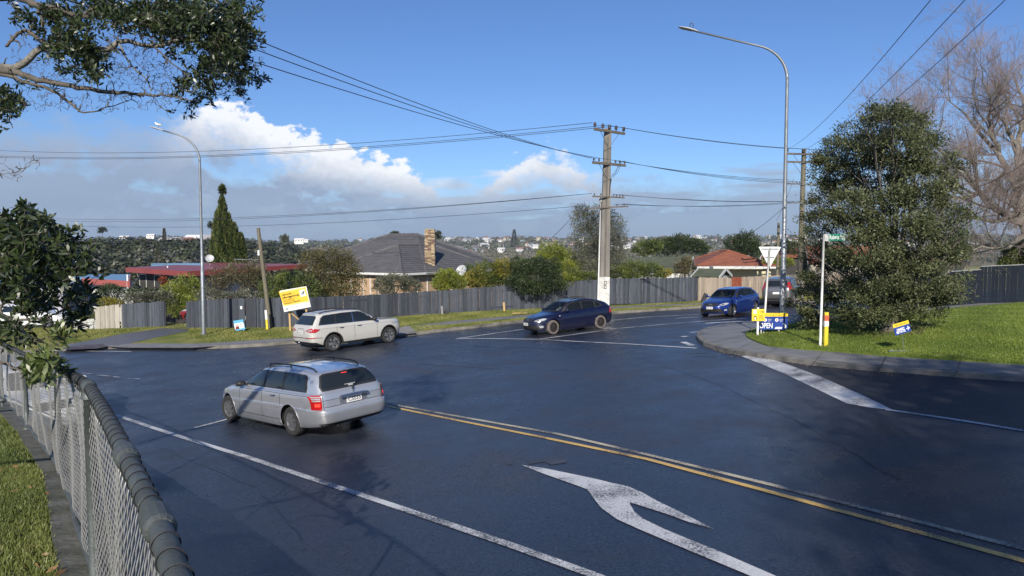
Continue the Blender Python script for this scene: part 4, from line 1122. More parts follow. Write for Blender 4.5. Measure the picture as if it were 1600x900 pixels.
# ---------------------------------------------------------------- the two blue hatchbacks
def build_hatch(name, label, paint, fpx, rpx, rack, rim, tyre, plate, group=None):
    lv = [(.30, 4.20, .66, 3.6, 4, .24,.20,.20,.20,.26),
          (.14, 4.32, .82, 3.4, 6, .20,.17,.17,.18,.28),
          (.05, 4.39, .865, 3.2, 6, .32,.31,.31,.32,.38),
          (.00, 4.42, .88, 3.1, 6, .48,.48,.49,.51,.54),
          (.02, 4.42, .88, 3.1, 6, .58,.62,.66,.68,.70),
          (.08, 4.40, .87, 3.1, 6, .66,.76,.80,.83,.86),
          (.22, 4.37, .85, 3.2, 6, .74,.87,.90,.93,.96),
          (.48, 4.33, .82, 3.4, 6, .82,.92,.95,.975,1.02),
          (1.02, 4.30, .79, 4.2, 6, .94,.955,.97,.995,1.045),
          (1.48, 4.08, .73, 5, 6, 1.16,1.19,1.20,1.20,1.20),
          (1.92, 3.80, .65, 5.5, 6, 1.345,1.39,1.395,1.36,1.29),
          (2.03, 3.72, .59, 5.5, 6, 1.38,1.425,1.435,1.40,1.32),
          (2.25, 3.58, .40, 5.5, 6, 1.405,1.455,1.463,1.43,1.345),
          (2.6, 3.3, .1, 4, 4, 1.44,1.465,1.47,1.455,1.40)]
    Car.rim_mat = rim; Car.tyre_mat = tyre; Car.spokes = 9 if rack else 5; Car.spoke_w = (.03, .03) if rack else (.06, .06); Car.twin = False; Car.rim_ratio = .68 if rack else .64; Car.steer = .1 if rack else .03
    c = Car(name, lv, 4.42, .90, 3.54, 1.50, .32, paint, .365, None, label, N=220, sub=5, group=group)
    for sd in 'LR':
        sy = -1 if sd == 'L' else 1
        c.patch('window_surround', sd, [(1.42,.975),(3.70,1.05),(3.74,1.10),(3.58,1.23),(3.36,1.325),(2.8,1.37),(2.15,1.36),(1.85,1.28),(1.6,1.13)], M_blk, .004, .06)
        for w in ([(1.66,1.0),(2.50,1.005),(2.50,1.345),(2.18,1.335),(1.92,1.265),(1.74,1.13)], [(2.58,1.005),(3.26,1.035),(3.24,1.305),(2.58,1.345)], [(3.33,1.055),(3.64,1.085),(3.56,1.17),(3.44,1.25),(3.32,1.285)]):
            c.patch('side_window', sd, w, M_glass_clear, .008, .06, hole=True)
        for xx in (2.54, 3.29): c.patch('pillar', sd, [(xx-.035,.99),(xx+.035,.99),(xx+.035,1.36),(xx-.035,1.36)], M_blk, .010, .06)
        for a in (1.38, 2.52): c.patch('door_gap', sd, [(a,.28),(a+.01,.28),(a+.01,.97),(a,.97)], M_blk, .003, .06)
        c.patch('door_gap', sd, [(3.24,.70),(3.25,.70),(3.32,1.0),(3.305,1.0)], M_blk, .003, .06)
        for xx in (2.28, 3.04):
            p, n = c.cast(sd, xx, .84); m = MB(); m.tube([(c.X(xx-.09), p.y, .838), (c.X(xx-.06), p.y+sy*.028, .84), (c.X(xx+.06), p.y+sy*.028, .845), (c.X(xx+.09), p.y, .845)], .013, 6); m.build('door_handle', paint, c.root, smooth=True)
        for ax in (c.af, c.ar):
            pts = []
            for a in np.linspace(-.25, math.pi + .25, 17):
                x_, z_ = ax + math.cos(a)*(c.arch_r+.012), max(c.wr + math.sin(a)*(c.arch_r+.012), .24); h = c.cast(sd, x_, z_)
                if h: pts.append((c.X(x_), h[0].y, z_))
            m = MB(); m.tube(pts, .008, 5); m.build('arch_lip', paint, c.root, smooth=True)
        c.patch('side_skirt', sd, [(1.25,.18),(3.2,.18),(3.2,.27),(1.25,.27)], paint, .022, .06)
        m = MB(); m.beam((c.X(1.62), sy*.78, .98), (c.X(1.60), sy*.86, 1.0), .045, .04)
        m.lathe([(.0,-.10),(.06,-.085),(.078,-.02),(.078,.03),(.055,.085),(.0,.1)], (c.X(1.58), sy*.92, 1.02), 10, Matrix.Rotation(math.pi/2, 3, 'X') @ Matrix.Scale(.8, 3, Vector((0,1,0))), caps=False)
        m.build('door_mirror', paint, c.root, smooth=True)
        c.patch('headlamp', 'F', [(sy*.43,.63),(sy*.60,.61),(sy*.71,.655),(sy*.735,.725),(sy*.65,.74),(sy*.53,.705)], M_clearlamp, .008, .03)
        c.patch('headlamp_reflector', 'F', [(sy*.52,.645),(sy*.60,.64),(sy*.62,.69),(sy*.54,.685)], M_blk, .012, .03)
        c.patch('fog_lamp', 'F', [(sy*.62,.34),(sy*.72,.34),(sy*.74,.40),(sy*.70,.43),(sy*.62,.42)], M_clearlamp, .010, .03)
        c.patch('side_repeater', sd, [(1.22,.78),(1.28,.78),(1.28,.82),(1.22,.82)], M_clearlamp, .006, .03)
        c.patch('tail_lamp', sd, [(4.05,.72),(4.34,.72),(4.30,.93),(4.12,.96)], M_redlamp, .008, .04)
        c.patch('tail_lamp', 'B', [(sy*.62,.74),(sy*.76,.74),(sy*.74,.93),(sy*.62,.93)], M_redlamp, .008, .04)
        if rack:
            m = MB(); m.tube([(c.X(2.1), sy*.50, 1.42), (c.X(2.14), sy*.50, 1.46)], .02, 6); m.build('rack_foot', M_blk, c.root)
    ws = [(-.66,.99),(.66,.99),(.62,1.18),(.54,1.335),(.30,1.36),(-.30,1.36),(-.54,1.335),(-.62,1.18)]
    c.patch('windscreen', 'F', ws, M_glass_clear, .006, .06, hole=True); c.border('windscreen_frame', 'F', ws, .03, M_blk, .010)
    c.patch('rear_window', 'B', [(-.60,1.06),(.60,1.06),(.50,1.33),(-.50,1.33)], M_glass_dark, .006, .06)
    c.patch('grille', 'F', [(-.30,.585),(.30,.585),(.42,.70),(.25,.735),(-.25,.735),(-.42,.70)], M_blk, .006, .05)
    c.patch('air_intake', 'F', [(-.58,.27),(.58,.27),(.52,.46),(-.52,.46)], M_blk, .006, .05)
    m = MB(); hx = c.cast('F', 0, .665)[0].x
    m.lathe([(.055,-.004),(.065,0),(.055,.004)], (c.X(hx) + .014, 0, .665), 16, Matrix.Rotation(math.pi/2, 3, 'Y'), caps=False)
    m.tube([(c.X(hx)+.016, -.05, .69), (c.X(hx)+.016, -.02, .665), (c.X(hx)+.016, 0, .655), (c.X(hx)+.016, .02, .665), (c.X(hx)+.016, .05, .69)], .008, 5); m.build('badge', M_chrome, c.root, smooth=True)
    hx = c.cast('F', 0, .5)[0].x; plate_text(c, plate, (c.X(hx) + .03, 0, .505), .34, .12, 'F')
    c.interior(1.0)
    sw = MB(); ring = [(c.X(1.92) + .05*math.sin(a)*.6, -.37*-1*-1 + .17*math.cos(a)*1.0 + .0, .93 + .16*math.sin(a)) for a in np.linspace(0, 2*math.pi, 16, endpoint=False)]
    sw.tube([(x, y + .74 * 0, z) for x, y, z in ring], .014, 6, close=True); sw.build('steering_wheel', M_blk, c.root)
    m = MB(); m.box((c.X(1.95), 0, 1.30), (.02, .22, .06)); m.build('mirror_inside', M_blk, c.root)
    m = MB(); m.box((c.X(1.42), .42, 1.055), (.004, .10, .09), Matrix.Rotation(-.8, 3, 'Y')); m.build('licence_label', M_plate, c.root)
    if rack:
        for x in (2.16, 2.90):
            m = MB(); m.tube([(c.X(x), -.56, 1.43), (c.X(x), -.55, 1.49), (c.X(x), -.50, 1.515), (c.X(x), .50, 1.515), (c.X(x), .55, 1.49), (c.X(x), .56, 1.43)], .018, 7); m.build('roof_rack_bar', M_blk, c.root, smooth=True)
    else:
        m = MB(); m.box((c.X(3.74), 0, 1.352), (.24, 1.05, .03), Matrix.Rotation(-.2, 3, 'Y')); m.build('roof_spoiler', paint, c.root)
    c.finish()
    f, r_ = G(*fpx), G(*rpx); c.place((f.x, f.y), (r_.x, r_.y), 'L')
    return c
navy = build_hatch('hatchback', 'dark navy hatchback with black roof rack waiting at the centre island lines', P_navy, (868,522.3), (936,514), True, M_darkalloy, M_dustytyre, 'LZB88', group='blue hatchbacks in the side street')
blue = build_hatch('hatchback', 'bright blue hatchback without roof rack passing the pale timber fence', P_blue, (1134,496.8), (1190,487.6), False, M_alloy, M_tyre, 'EAU72', group='blue hatchbacks in the side street')
M_shirt_g = mat('grey_shirt', (.35,.35,.36), (.28,.28,.29), 8, .9); M_shirt_d = mat('dark_shirt', (.05,.055,.07), (.04,.04,.05), 8, .9); M_shirt_t = mat('tan_shirt', (.42,.34,.24), (.36,.29,.2), 8, .9)
def driver(car, lab, y, shirt, xo=1.30):
    o = simple_person(None, 0, 0, 0, shirt=shirt); o.matrix_world = car.root.matrix_world @ Matrix.Translation((car.X(car.af + xo), y, .56))
    tag(o, lab, 'person'); return o
driver(navy, 'driver in a pale grey top behind the wheel of the navy hatchback', -.37, M_shirt_g)
driver(navy, 'passenger in tan top seated in the navy hatchback', .37, M_shirt_t)
driver(blue, 'driver in dark top behind the wheel of the bright blue hatchback', -.37, M_shirt_d)

# ---------------------------------------------------------------- further cars, partly hidden
def build_far(name, label, paint, H, L, hole=False, tail=False, mats=(M_alloy, M_tyre), suvish=True, plate=''):
    k = H / 1.67; q = lambda z: z * k
    lv = [(.35, L-.24, .70, 4, 4, .28,.24,.24,.24,.30),
          (.12, L-.10, .86, 4, 8.75, .26,.22,.22,.24,.34),
          (.00, L-.01, .90, 4, 8.75, q(.55),q(.52),q(.52),q(.55),q(.60)),
          (.04, L-.01, .90, 4, 8.75, q(.78),q(.84),q(.88),q(.90),q(.92)),
          (.30, L-.05, .87, 4, 8.75, q(.96),q(1.02),q(1.05),q(1.07),q(1.09)),
          (1.10, L-.10, .83, 5, 9.625, q(1.08),q(1.09),q(1.10),q(1.12),q(1.14)),
          (1.60, L-.24, .76, 5.5, 9.625, q(1.34),q(1.36),q(1.37),q(1.37),q(1.36)),
          (2.00, L-.38, .67, 6, 10.5, q(1.57),q(1.60),q(1.61),q(1.60),q(1.57)),
          (2.25, L-.50, .45, 6, 8.75, q(1.62),q(1.66),q(1.67),q(1.655),q(1.61)),
          (2.7, L-1.1, .12, 4, 4, q(1.65),q(1.67),q(1.68),q(1.67),q(1.65))]
    Car.rim_mat, Car.tyre_mat = mats; Car.spokes = 6; Car.spoke_w = (.06, .05); Car.twin = False; Car.rim_ratio = .62; Car.steer = 0
    wb = L * .59; fo = L * .19
    c = Car(name, lv, L, fo, fo + wb, 1.50, .33, paint, .39, None, label, N=150, sub=3)
    for sd in 'LR':
        sy = -1 if sd == 'L' else 1
        c.patch('window_surround', sd, [(1.60,q(1.13)),(L-.32,q(1.17)),(L-.42,q(1.42)),(L-.60,q(1.55)),(3.0,q(1.575)),(2.3,q(1.56)),(1.85,q(1.4))], M_blk, .004, .1)
        for w in ([(1.78,q(1.15)),(2.5,q(1.16)),(2.5,q(1.54)),(2.32,q(1.53)),(1.98,q(1.41))], [(2.57,q(1.16)),(3.25,q(1.17)),(3.23,q(1.54)),(2.57,q(1.545))], [(3.32,q(1.18)),(L-.42,q(1.2)),(L-.50,q(1.40)),(L-.65,q(1.52)),(3.3,q(1.535))]):
            c.patch('side_window', sd, w, M_glass_dark, .008, .1)
        for ax in (c.af, c.ar):
            pts = []
            for a in np.linspace(-.2, math.pi + .2, 13):
                x_, z_ = ax + math.cos(a)*(c.arch_r+.015), max(c.wr + math.sin(a)*(c.arch_r+.015), .26); h = c.cast(sd, x_, z_)
                if h: pts.append((c.X(x_), h[0].y, z_))
            m = MB(); m.tube(pts, .02, 5); m.build('arch_lip', paint, c.root, smooth=True)
        for xx in (2.35, 3.1):
            p, n = c.cast(sd, xx, q(.95)); m = MB(); m.tube([(c.X(xx-.1), p.y, q(.95)), (c.X(xx-.06), p.y+sy*.03, q(.95)), (c.X(xx+.06), p.y+sy*.03, q(.955)), (c.X(xx+.1), p.y, q(.955))], .014, 5); m.build('door_handle', paint, c.root)
        m = MB(); m.beam((c.X(1.70), sy*.80, q(1.13)), (c.X(1.68), sy*.88, q(1.15)), .05, .05); m.lathe([(.0,-.11),(.08,-.09),(.09,.03),(.06,.1),(.0,.11)], (c.X(1.66), sy*.95, q(1.18)), 9, Matrix.Rotation(math.pi/2, 3, 'X'), caps=False); m.build('door_mirror', paint, c.root, smooth=True)
        for a in (1.5, 2.53, 3.28): c.patch('door_gap', sd, [(a,q(.40)),(a+.012,q(.40)),(a+.012,q(1.1)),(a,q(1.1))], M_blk, .003, .1)
        c.patch('tail_lamp', 'B', [(sy*.70,q(.98)),(sy*.87,q(.98)),(sy*.80,q(1.40)),(sy*.72,q(1.40))] if tail else [(sy*.62,q(.92)),(sy*.86,q(.92)),(sy*.84,q(1.06)),(sy*.62,q(1.06))], M_redlamp, .012, .05)
        if tail: c.patch('tail_lamp_side', sd, [(L-.28,q(1.0)),(L-.05,q(.98)),(L-.24,q(1.42)),(L-.34,q(1.42))], M_redlamp, .012, .05)
        c.patch('headlamp', 'F', [(sy*.45,q(.82)),(sy*.78,q(.86)),(sy*.78,q(.98)),(sy*.48,q(.94))], M_clearlamp, .008, .05)
    c.patch('rear_window', 'B', [(-.66,q(1.17)),(.66,q(1.17)),(.58,q(1.5)),(-.58,q(1.5))], M_glass_dark, .006, .1)
    c.patch('windscreen', 'F', [(-.7,q(1.14)),(.7,q(1.14)),(.6,q(1.52)),(-.6,q(1.52))], M_glass_dark, .006, .1)
    c.patch('grille', 'F', [(-.40,q(.72)),(.40,q(.72)),(.38,q(.9)),(-.38,q(.9))], M_blk, .006, .1)
    c.patch('rear_bumper_trim', 'B', [(-.8,q(.38)),(.8,q(.38)),(.8,q(.5)),(-.8,q(.5))], M_blk, .006, .1)
    if plate is not None:
        hb = c.cast('B', 0, q(.8))[0]; m = MB(); m.box((c.X(hb.x+.015), 0, q(.8)), (.012, .36, .12)); m.build('number_plate', M_plate, c.root)
    c.finish(); return c
# grey people mover behind the give way sign
c = build_far('suv', 'dark grey suv seen from behind with tall red tail lamps beside the pale fence', P_grey, 1.70, 4.55, tail=True)
v1 = Vector(G2(1214,476.5)); c.place_mid(Vector((v1.x + .6, v1.y + .4)), Vector((.52, .85)).normalized(), .02)
# white car parked by the chain-link fence
c = build_far('parked_car', 'white parked car seen through the chain link fence mesh', P_white, 1.58, 4.35)
dl = Vector((.69, -.72)).normalized(); c.place_mid(Vector((-12.1, 18.1)), dl)
# white car far left
c = build_far('parked_car', 'white car parked far left on the forecourt, half hidden by dark leaves', P_white, 1.55, 4.4)
c.place_mid(Vector((-30.6, 46.2)), Vector((1, -.12)).normalized(), .14)
c = build_far('parked_car', 'dark red car standing in the gateway behind the grey fence', P_red, 1.45, 4.2)
g = P(286, 512, 44.6); c.place_mid(Vector((g.x + 1.75, 45.3)), Vector((-1, -.12)).normalized(), .14)
c = build_far('parked_car', 'black car parked behind the big evergreen tree by the dark fence', P_black, 1.45, 4.2)
g = P(1466, 468, 41); c.place_mid(Vector((g.x, 41)), Vector((1, -.05)).normalized(), .1)
# ================================================================== fences
def wood_mat(name, c1, c2, rough=.85, sc_=3.0, var=.35):
    m = bpy.data.materials.new(name); m.use_nodes = True
    N, Lk = m.node_tree.nodes, m.node_tree.links; b = N['Principled BSDF']; b.inputs['Roughness'].default_value = rough; b.inputs['Specular IOR Level'].default_value = .15
    t = N.new('ShaderNodeTexCoord'); oi = N.new('ShaderNodeObjectInfo')
    mp = N.new('ShaderNodeMapping'); mp.inputs['Scale'].default_value = (14, 14, 1.1); Lk.new(t.outputs['Object'], mp.inputs[0])
    cb = N.new('ShaderNodeCombineXYZ'); ml = N.new('ShaderNodeMath'); ml.operation = 'MULTIPLY'; ml.inputs[1].default_value = 37; Lk.new(oi.outputs['Random'], ml.inputs[0])
    for i in range(3): Lk.new(ml.outputs[0], cb.inputs[i])
    Lk.new(cb.outputs[0], mp.inputs['Location'])
    n = N.new('ShaderNodeTexNoise'); n.inputs['Scale'].default_value = sc_; n.inputs['Detail'].default_value = 6; Lk.new(mp.outputs[0], n.inputs['Vector'])
    r = N.new('ShaderNodeMapRange'); r.inputs[1].default_value = .3; r.inputs[2].default_value = .7; Lk.new(n.outputs[0], r.inputs[0])
    mx = N.new('ShaderNodeMix'); mx.data_type = 'RGBA'; mx.inputs[6].default_value = (*c1, 1); mx.inputs[7].default_value = (*c2, 1); Lk.new(r.outputs[0], mx.inputs[0])
    hs = N.new('ShaderNodeHueSaturation'); mr = N.new('ShaderNodeMapRange'); mr.inputs[3].default_value = 1 - var; mr.inputs[4].default_value = 1 + var
    Lk.new(oi.outputs['Random'], mr.inputs[0]); Lk.new(mr.outputs[0], hs.inputs['Value']); Lk.new(mx.outputs[2], hs.inputs['Color']); Lk.new(hs.outputs[0], b.inputs['Base Color'])
    MATS[name] = m; return m
W_grey = wood_mat('grey_stained_timber', (.042, .049, .064), (.078, .086, .102), var=.34)
W_pale = wood_mat('pale_weathered_timber', (.40, .37, .31), (.27, .25, .21), var=.18)
W_new = wood_mat('pale_pine_palings', (.36, .30, .24), (.24, .20, .16), var=.2)
W_raw = wood_mat('raw_pine', (.52, .36, .17), (.40, .27, .13), var=.1)
W_old = wood_mat('old_grey_pole_timber', (.20, .18, .13), (.11, .10, .075), var=.1)
W_rust = wood_mat('rust_red_timber', (.22, .065, .035), (.16, .045, .03), var=.15)
W_nav = wood_mat('dark_blue_fence', (.010, .015, .024), (.017, .023, .034), var=.15)
M_galv = mat('galvanised_steel', (.27, .29, .31), (.19, .21, .23), 3.5, .45, metal=.55, bump=.1, rough2=.6)
M_white_post = mat('white_post_paint', (.72, .72, .70), (.60, .60, .58), 6, .5)
M_wire = mat('overhead_wire', (.022, .024, .028), (.03, .03, .034), 3, .6)
M_porc = mat('insulator_porcelain', (.03, .022, .02), (.045, .035, .03), 5, .25)

def fence(name, label, pts, h0, h1, m, post_m=None, w=.15, gap=.004, side=-1, top_var=.02, cap=False, group=None, cat='fence'):
    """paling fence: every paling, rail and post its own part. pts: ground points of the fence line"""
    root = empty(name, tuple(pts[0]), 0, label, cat, group); o0 = Vector(pts[0])
    L = [0]
    for a, b in zip(pts, pts[1:]): L.append(L[-1] + (Vector(b[:2]) - Vector(a[:2])).length)
    def at(s_):
        k = max(i for i in range(len(L)) if L[i] <= s_ + 1e-6); k = min(k, len(pts) - 2)
        t = (s_ - L[k]) / (L[k+1] - L[k]); return Vector(pts[k]).lerp(Vector(pts[k+1]), t), (Vector(pts[k+1][:2]) - Vector(pts[k][:2])).normalized()
    n = int(L[-1] / w); meshes = []
    for v in range(5):
        mb = MB(); ww = w - gap - .004 * v % .01; hh = 1.0
        mb.add([(-ww/2, -.010, 0), (ww/2, -.010, 0), (ww/2, .010, 0), (-ww/2, .010, 0), (-ww/2, -.010, hh), (ww/2, -.010, hh - .004 * (v - 2)), (ww/2, .010, hh - .004 * (v - 2)), (-ww/2, .010, hh)],
               [(0,1,5,4),(1,2,6,5),(2,3,7,6),(3,0,4,7),(4,5,6,7)])
        me = bpy.data.meshes.new('paling'); me.from_pydata(mb.v, [], mb.f); me.materials.append(m); meshes.append(me)
    for i in range(n):
        p, d = at((i + .5) * w); h = h0 + (h1 - h0) * i / n + rnd.uniform(-top_var, top_var)
        nr = Vector((d.y, -d.x, 0))
        o = link('paling', rnd.choice(meshes), root); o.location = p - o0 + nr * (.012 * (i % 2) + rnd.uniform(0, .006)) + Vector((0, 0, -.03))
        o.rotation_euler = (0, rnd.uniform(-.006, .006), math.atan2(d.y, d.x)); o.scale = (1, 1, h + .03)
    k = max(1, int(round(L[-1] / 2.4)))
    for i in range(k + 1):
        p, d = at(min(L[-1], i * L[-1] / k)); h = h0 + (h1 - h0) * i / k; nr = Vector((d.y, -d.x, 0))
        mb = MB(); q = p - o0 - nr * .075; mb.box(q + Vector((0, 0, h / 2 - .1)), (.09, .09, h + .1), Matrix.Rotation(math.atan2(d.y, d.x), 3, 'Z')); mb.build('post', post_m or m, root)
    for fr in (.18, .82):
        for i in range(k):
            p, d = at(i * L[-1] / k); q, _ = at((i + 1) * L[-1] / k); h = h0 + (h1 - h0) * i / k; nr = Vector((d.y, -d.x, 0))
            mb = MB(); mb.beam(p - o0 - nr * .03 + Vector((0, 0, h * fr)), q - o0 - nr * .03 + Vector((0, 0, h * fr)), .045, .07); mb.build('rail', post_m or m, root)
    if cap:
        for i in range(len(pts) - 1):
            a, b = Vector(pts[i]) - o0, Vector(pts[i+1]) - o0
            mb = MB(); mb.beam(a + Vector((0,0,h0+.01)), b + Vector((0,0,h0+.01)), .12, .03); mb.build('cap_rail', post_m or m, root)
    return root
fw = {q[0]: P(*q) for q in fence_px}
def F_(px): return fw[px]
fence('timber_fence', 'short pale weathered timber fence between the white block wall and the grey fence', [F_(150), F_(190)], 1.40, 1.50, W_pale)
fence('timber_fence', 'short grey stained fence left of the driveway gateway', [F_(190) + Vector((.05,0,0)), F_(258)], 1.50, 1.62, W_grey)
fence('timber_fence', 'grey stained fence between the driveway gateway and the garden gate', [F_(292), F_(330), P(372,512,39.9)], 1.60, 1.66, W_grey)
fence('timber_fence', 'long grey stained paling fence running behind the suv and hatchback to the pale fence', [P(400,511.3,39.7), F_(424), F_(480), F_(560), F_(640), F_(700), F_(790), F_(880), F_(955), F_(1030), F_(1090)], 1.62, 1.60, W_grey)
# garden gate with panel and white notice
gp, gq = P(372,512,39.9), P(400,511.3,39.7)
gt = empty('garden_gate', tuple(gp), 0, 'dark grey garden gate with white notice beside it in the grey fence', 'gate')
d = (gq - gp); dd = d.normalized()
for i in range(2):
    mb = MB(); mb.beam(Vector((0,-.05,-.1)) + d * (.0 if i == 0 else 1), Vector((0,-.05,1.72)) + d * (.0 if i == 0 else 1), .1, .1, (0,1,0)); mb.build('post', W_grey, gt)
mb = MB(); mb.beam(Vector((0,0,1.2)) + d*.02 , Vector((0,0,1.2)) + d*.40, .03, .0001) if False else None
mb = MB(); c_ = d * .22; mb.box(c_ + Vector((0, -.03, .82)), (.40, .03, 1.66), Matrix.Rotation(math.atan2(d.y, d.x), 3, 'Z')); mb.build('side_panel', W_grey, gt)
mb = MB(); c_ = d * .70; mb.box(c_ + Vector((0, .02, .80)), (d.length * .52, .03, 1.60), Matrix.Rotation(math.atan2(d.y, d.x), 3, 'Z')); g_ = mb.build('gate_leaf', mat('dark_gate_paint', (.022,.026,.034), (.03,.034,.042), 3, .7), gt)
mb = MB(); mb.box(d * .22 + Vector((0, -.055, 1.12)), (.11, .01, .17)); mb.build('notice', M_white_post, gt)
# white block wall, steps and letterbox bits at far left
bw0, bw1 = P(122,518,43.2), P(150,516,42.9)
root = empty('block_wall', tuple(bw0), 0, 'low white painted block wall left of the pale timber fence', 'wall')
M_blockw = mat('white_blockwork', (.50, .50, .47), (.38, .38, .36), 2.5, .8, bump=.4, bscale=20)
bl = MB(); bl.box((.193, 0, .095), (.386, .19, .186)); bme = bl.build('block', M_blockw, root); bme.location = (0, 0, 0)
nb_ = int((bw1 - bw0).length / .392) + 1
for r_ in range(4):
    for k in range(nb_):
        if r_ == 0 and k == 0: continue
        o = bme.copy(); COL.objects.link(o); o.location = ((k - (.5 if r_ % 2 else 0)) * .392, (bw1.y - bw0.y) * k / nb_ + rnd.uniform(-.002,.002), r_ * .192 - .05 + (bw1.z - bw0.z) * k / nb_)
# pale fence on the right with the rust red gate
pf = [P(1090,471,47.05), P(1143,467.5,47.6)]
fence('timber_fence', 'pale pine paling fence left of the rust red gate', [Vector(F_(1090)) + Vector((.08,0,0)), P(1143,468,47.8)], 1.58, 1.44, W_new)
fence('timber_fence', 'pale pine paling fence right of the rust red gate, behind the dark grey suv', [P(1157,467,48), P(1235,464,49), P(1330,462,50.5)], 1.46, 1.6, W_new)
root = empty('garden_gate', tuple(P(1143,468,47.8)), 0, 'narrow rust red timber gate in the pale pine fence', 'gate')
gw = (P(1157,467,48) - P(1143,468,47.8))
for k in range(4):
    mb = MB(); mb.box((gw.x * (k + .5) / 4, .0, .74), (gw.x / 4 - .01, .025, 1.5)); mb.build('board', W_rust, root)
for z in (.3, 1.25):
    mb = MB(); mb.box((gw.x / 2, .03, z), (gw.x - .03, .03, .09)); mb.build('ledge', W_rust, root)
# dark fence at far right
df = [P(1484,474,34.5), P(1530,471.5,35), P(1600,472,34), P(1700,476,33)]
df = [Vector((p.x, p.y, float(lawn_h(p.x, p.y)))) for p in df]
fence('timber_fence', 'dark navy close boarded fence with pale capping at the right edge of the lawn', df[:2], 1.62, 1.66, W_nav, w=.15, cap=False)
fence('timber_fence', 'taller dark navy close boarded fence with pale capping at the far right', df[1:], 1.78, 1.78, W_nav, w=.15)
mb = MB()
for a, b, h in ((df[0], df[1], 1.65), (df[1], df[2], 1.80), (df[2], df[3], 1.80)): mb.beam(a + Vector((0,0,h)), b + Vector((0,0,h)), .10, .03)
cp = mb.build('fence_capping', mat('pale_capping', (.34,.35,.36), (.28,.29,.3), 4, .6)); tag(cp, 'pale timber capping along the dark navy fence', 'fence capping')

# ------------------------------------------------------------------ chain-link fence beside the camera
M_rail = mat('weathered_pipe', (.115, .13, .13), (.06, .07, .068), 7, .5, metal=.35, bump=.25, bscale=60, rough2=.7)
M_mesh = mat('galvanised_wire', (.42, .42, .41), (.24, .24, .23), 30, .45, metal=.5)
rail_px = [(330,1010,.95), (248,820,1.5), (139,604,3.5), (88,572,6.65), (38,553,9.8), (0,536,13.0)]
RP = [P(*q) for q in rail_px]
RP = [Vector((1.2, -2.2, -.52)), Vector((.05, .15, -.56))] + [Vector((p.x, p.y, p.z)) for p in RP[1:]] + [Vector((-14.0, 18.2, RP[-1].z - .62))]
def rail_at(pts, n_per=10):
    out = []
    for k in range(len(pts) - 1):
        p0, p1, p2, p3 = pts[max(0,k-1)], pts[k], pts[k+1], pts[min(len(pts)-1,k+2)]
        for q in range(n_per):
            t = q / n_per; c = catmull(np.array(p0), np.array(p1), np.array(p2), np.array(p3), t); l = np.array(p1) + (np.array(p2) - np.array(p1)) * t
            out.append(Vector(c * .45 + l * .55))
    return out + [pts[-1]]
RL = rail_at(RP)
cum = [0]
for a, b in zip(RL, RL[1:]): cum.append(cum[-1] + (b - a).length)
TOT = cum[-1]
def rl(s_):
    k = int(np.searchsorted(cum, s_) - 1); k = max(0, min(k, len(RL) - 2)); t = (s_ - cum[k]) / (cum[k+1] - cum[k]); return RL[k].lerp(RL[k+1], t), (RL[k+1] - RL[k]).normalized()
clf = empty('chain_link_fence', tuple(RL[0]), 0, 'grey chain link fence with thick wired top rail beside the near grass bank', 'fence'); o0 = Vector(RL[0])
mb = MB(); mb.tube([p - o0 for p in RL], .0245, 14); mb.build('top_rail', M_rail, clf, smooth=True)
HF = 1.06
low = [p - o0 - Vector((0, 0, HF - .07)) for p in RL]
mb = MB(); mb.tube([p + Vector((rnd.uniform(-.008,.008), rnd.uniform(-.008,.008), rnd.uniform(-.012,.012))) for p in low], .021, 10); mb.build('bottom_rail', M_rail, clf, smooth=True)
# post positions by arc length: nearest arc to given rail points
def arc_of(p): return cum[min(range(len(RL)), key=lambda i: (RL[i] - p).length)]
for p in (RP[1], RP[3], RP[4], RP[5], RP[6]) :
    s_ = arc_of(p); q, d = rl(s_); mb = MB(); q = q - o0
    mb.tube([q + Vector((0,0,-.01)), q - Vector((0,0,HF + .15))], .026, 12); mb.build('post', M_rail, clf, smooth=True)
    mb = MB(); mb.tube([q - Vector((0,0,.06)), q + Vector((0,0,.0))], .036, 12); mb.lathe([(.055,-HF-.02),(.06,-HF+.02),(.035,-HF+.05)], q, 12); mb.build('post_collar', M_rail, clf, smooth=True)
# rail couplings
for p, dz in ((RP[2], 0), (RP[3], 0), (RP[4], 0), (P(206,735,2.05), 0)):
    s_ = arc_of(p) + .02; a, d = rl(s_ - .05); b, _ = rl(s_ + .05); mb = MB()
    mb.tube([a - o0 - d*.012, a - o0, b - o0, b - o0 + d*.012], [.027, .034, .034, .027], 14); mb.build('rail_coupling', M_rail, clf, smooth=False)
# wire ties round the rail
tie = MB(); tie.tube([(0, .0272*math.cos(a), .0272*math.sin(a)) for a in np.linspace(0, 2*math.pi, 18, endpoint=False)], .0019, 4, close=True); tie.tube([(0,0,-.033),(.006,.004,-.06),(-.004,-.003,-.075)], .0022, 4)
tm = tie.build('wire_tie', M_wire, clf); first = True; s_ = .12
nt = 0
while s_ < TOT - .1 and nt < 290:
    p, d = rl(s_); o = tm if first else tm.copy()
    if not first: COL.objects.link(o)
    first = False; o.location = p - o0; o.rotation_mode = 'QUATERNION'; o.rotation_quaternion = d.to_track_quat('X', 'Z') @ Matrix.Rotation(rnd.uniform(-.25,.25), 3, 'Z').to_quaternion()
    s_ += .085 + rnd.uniform(-.012, .016); nt += 1
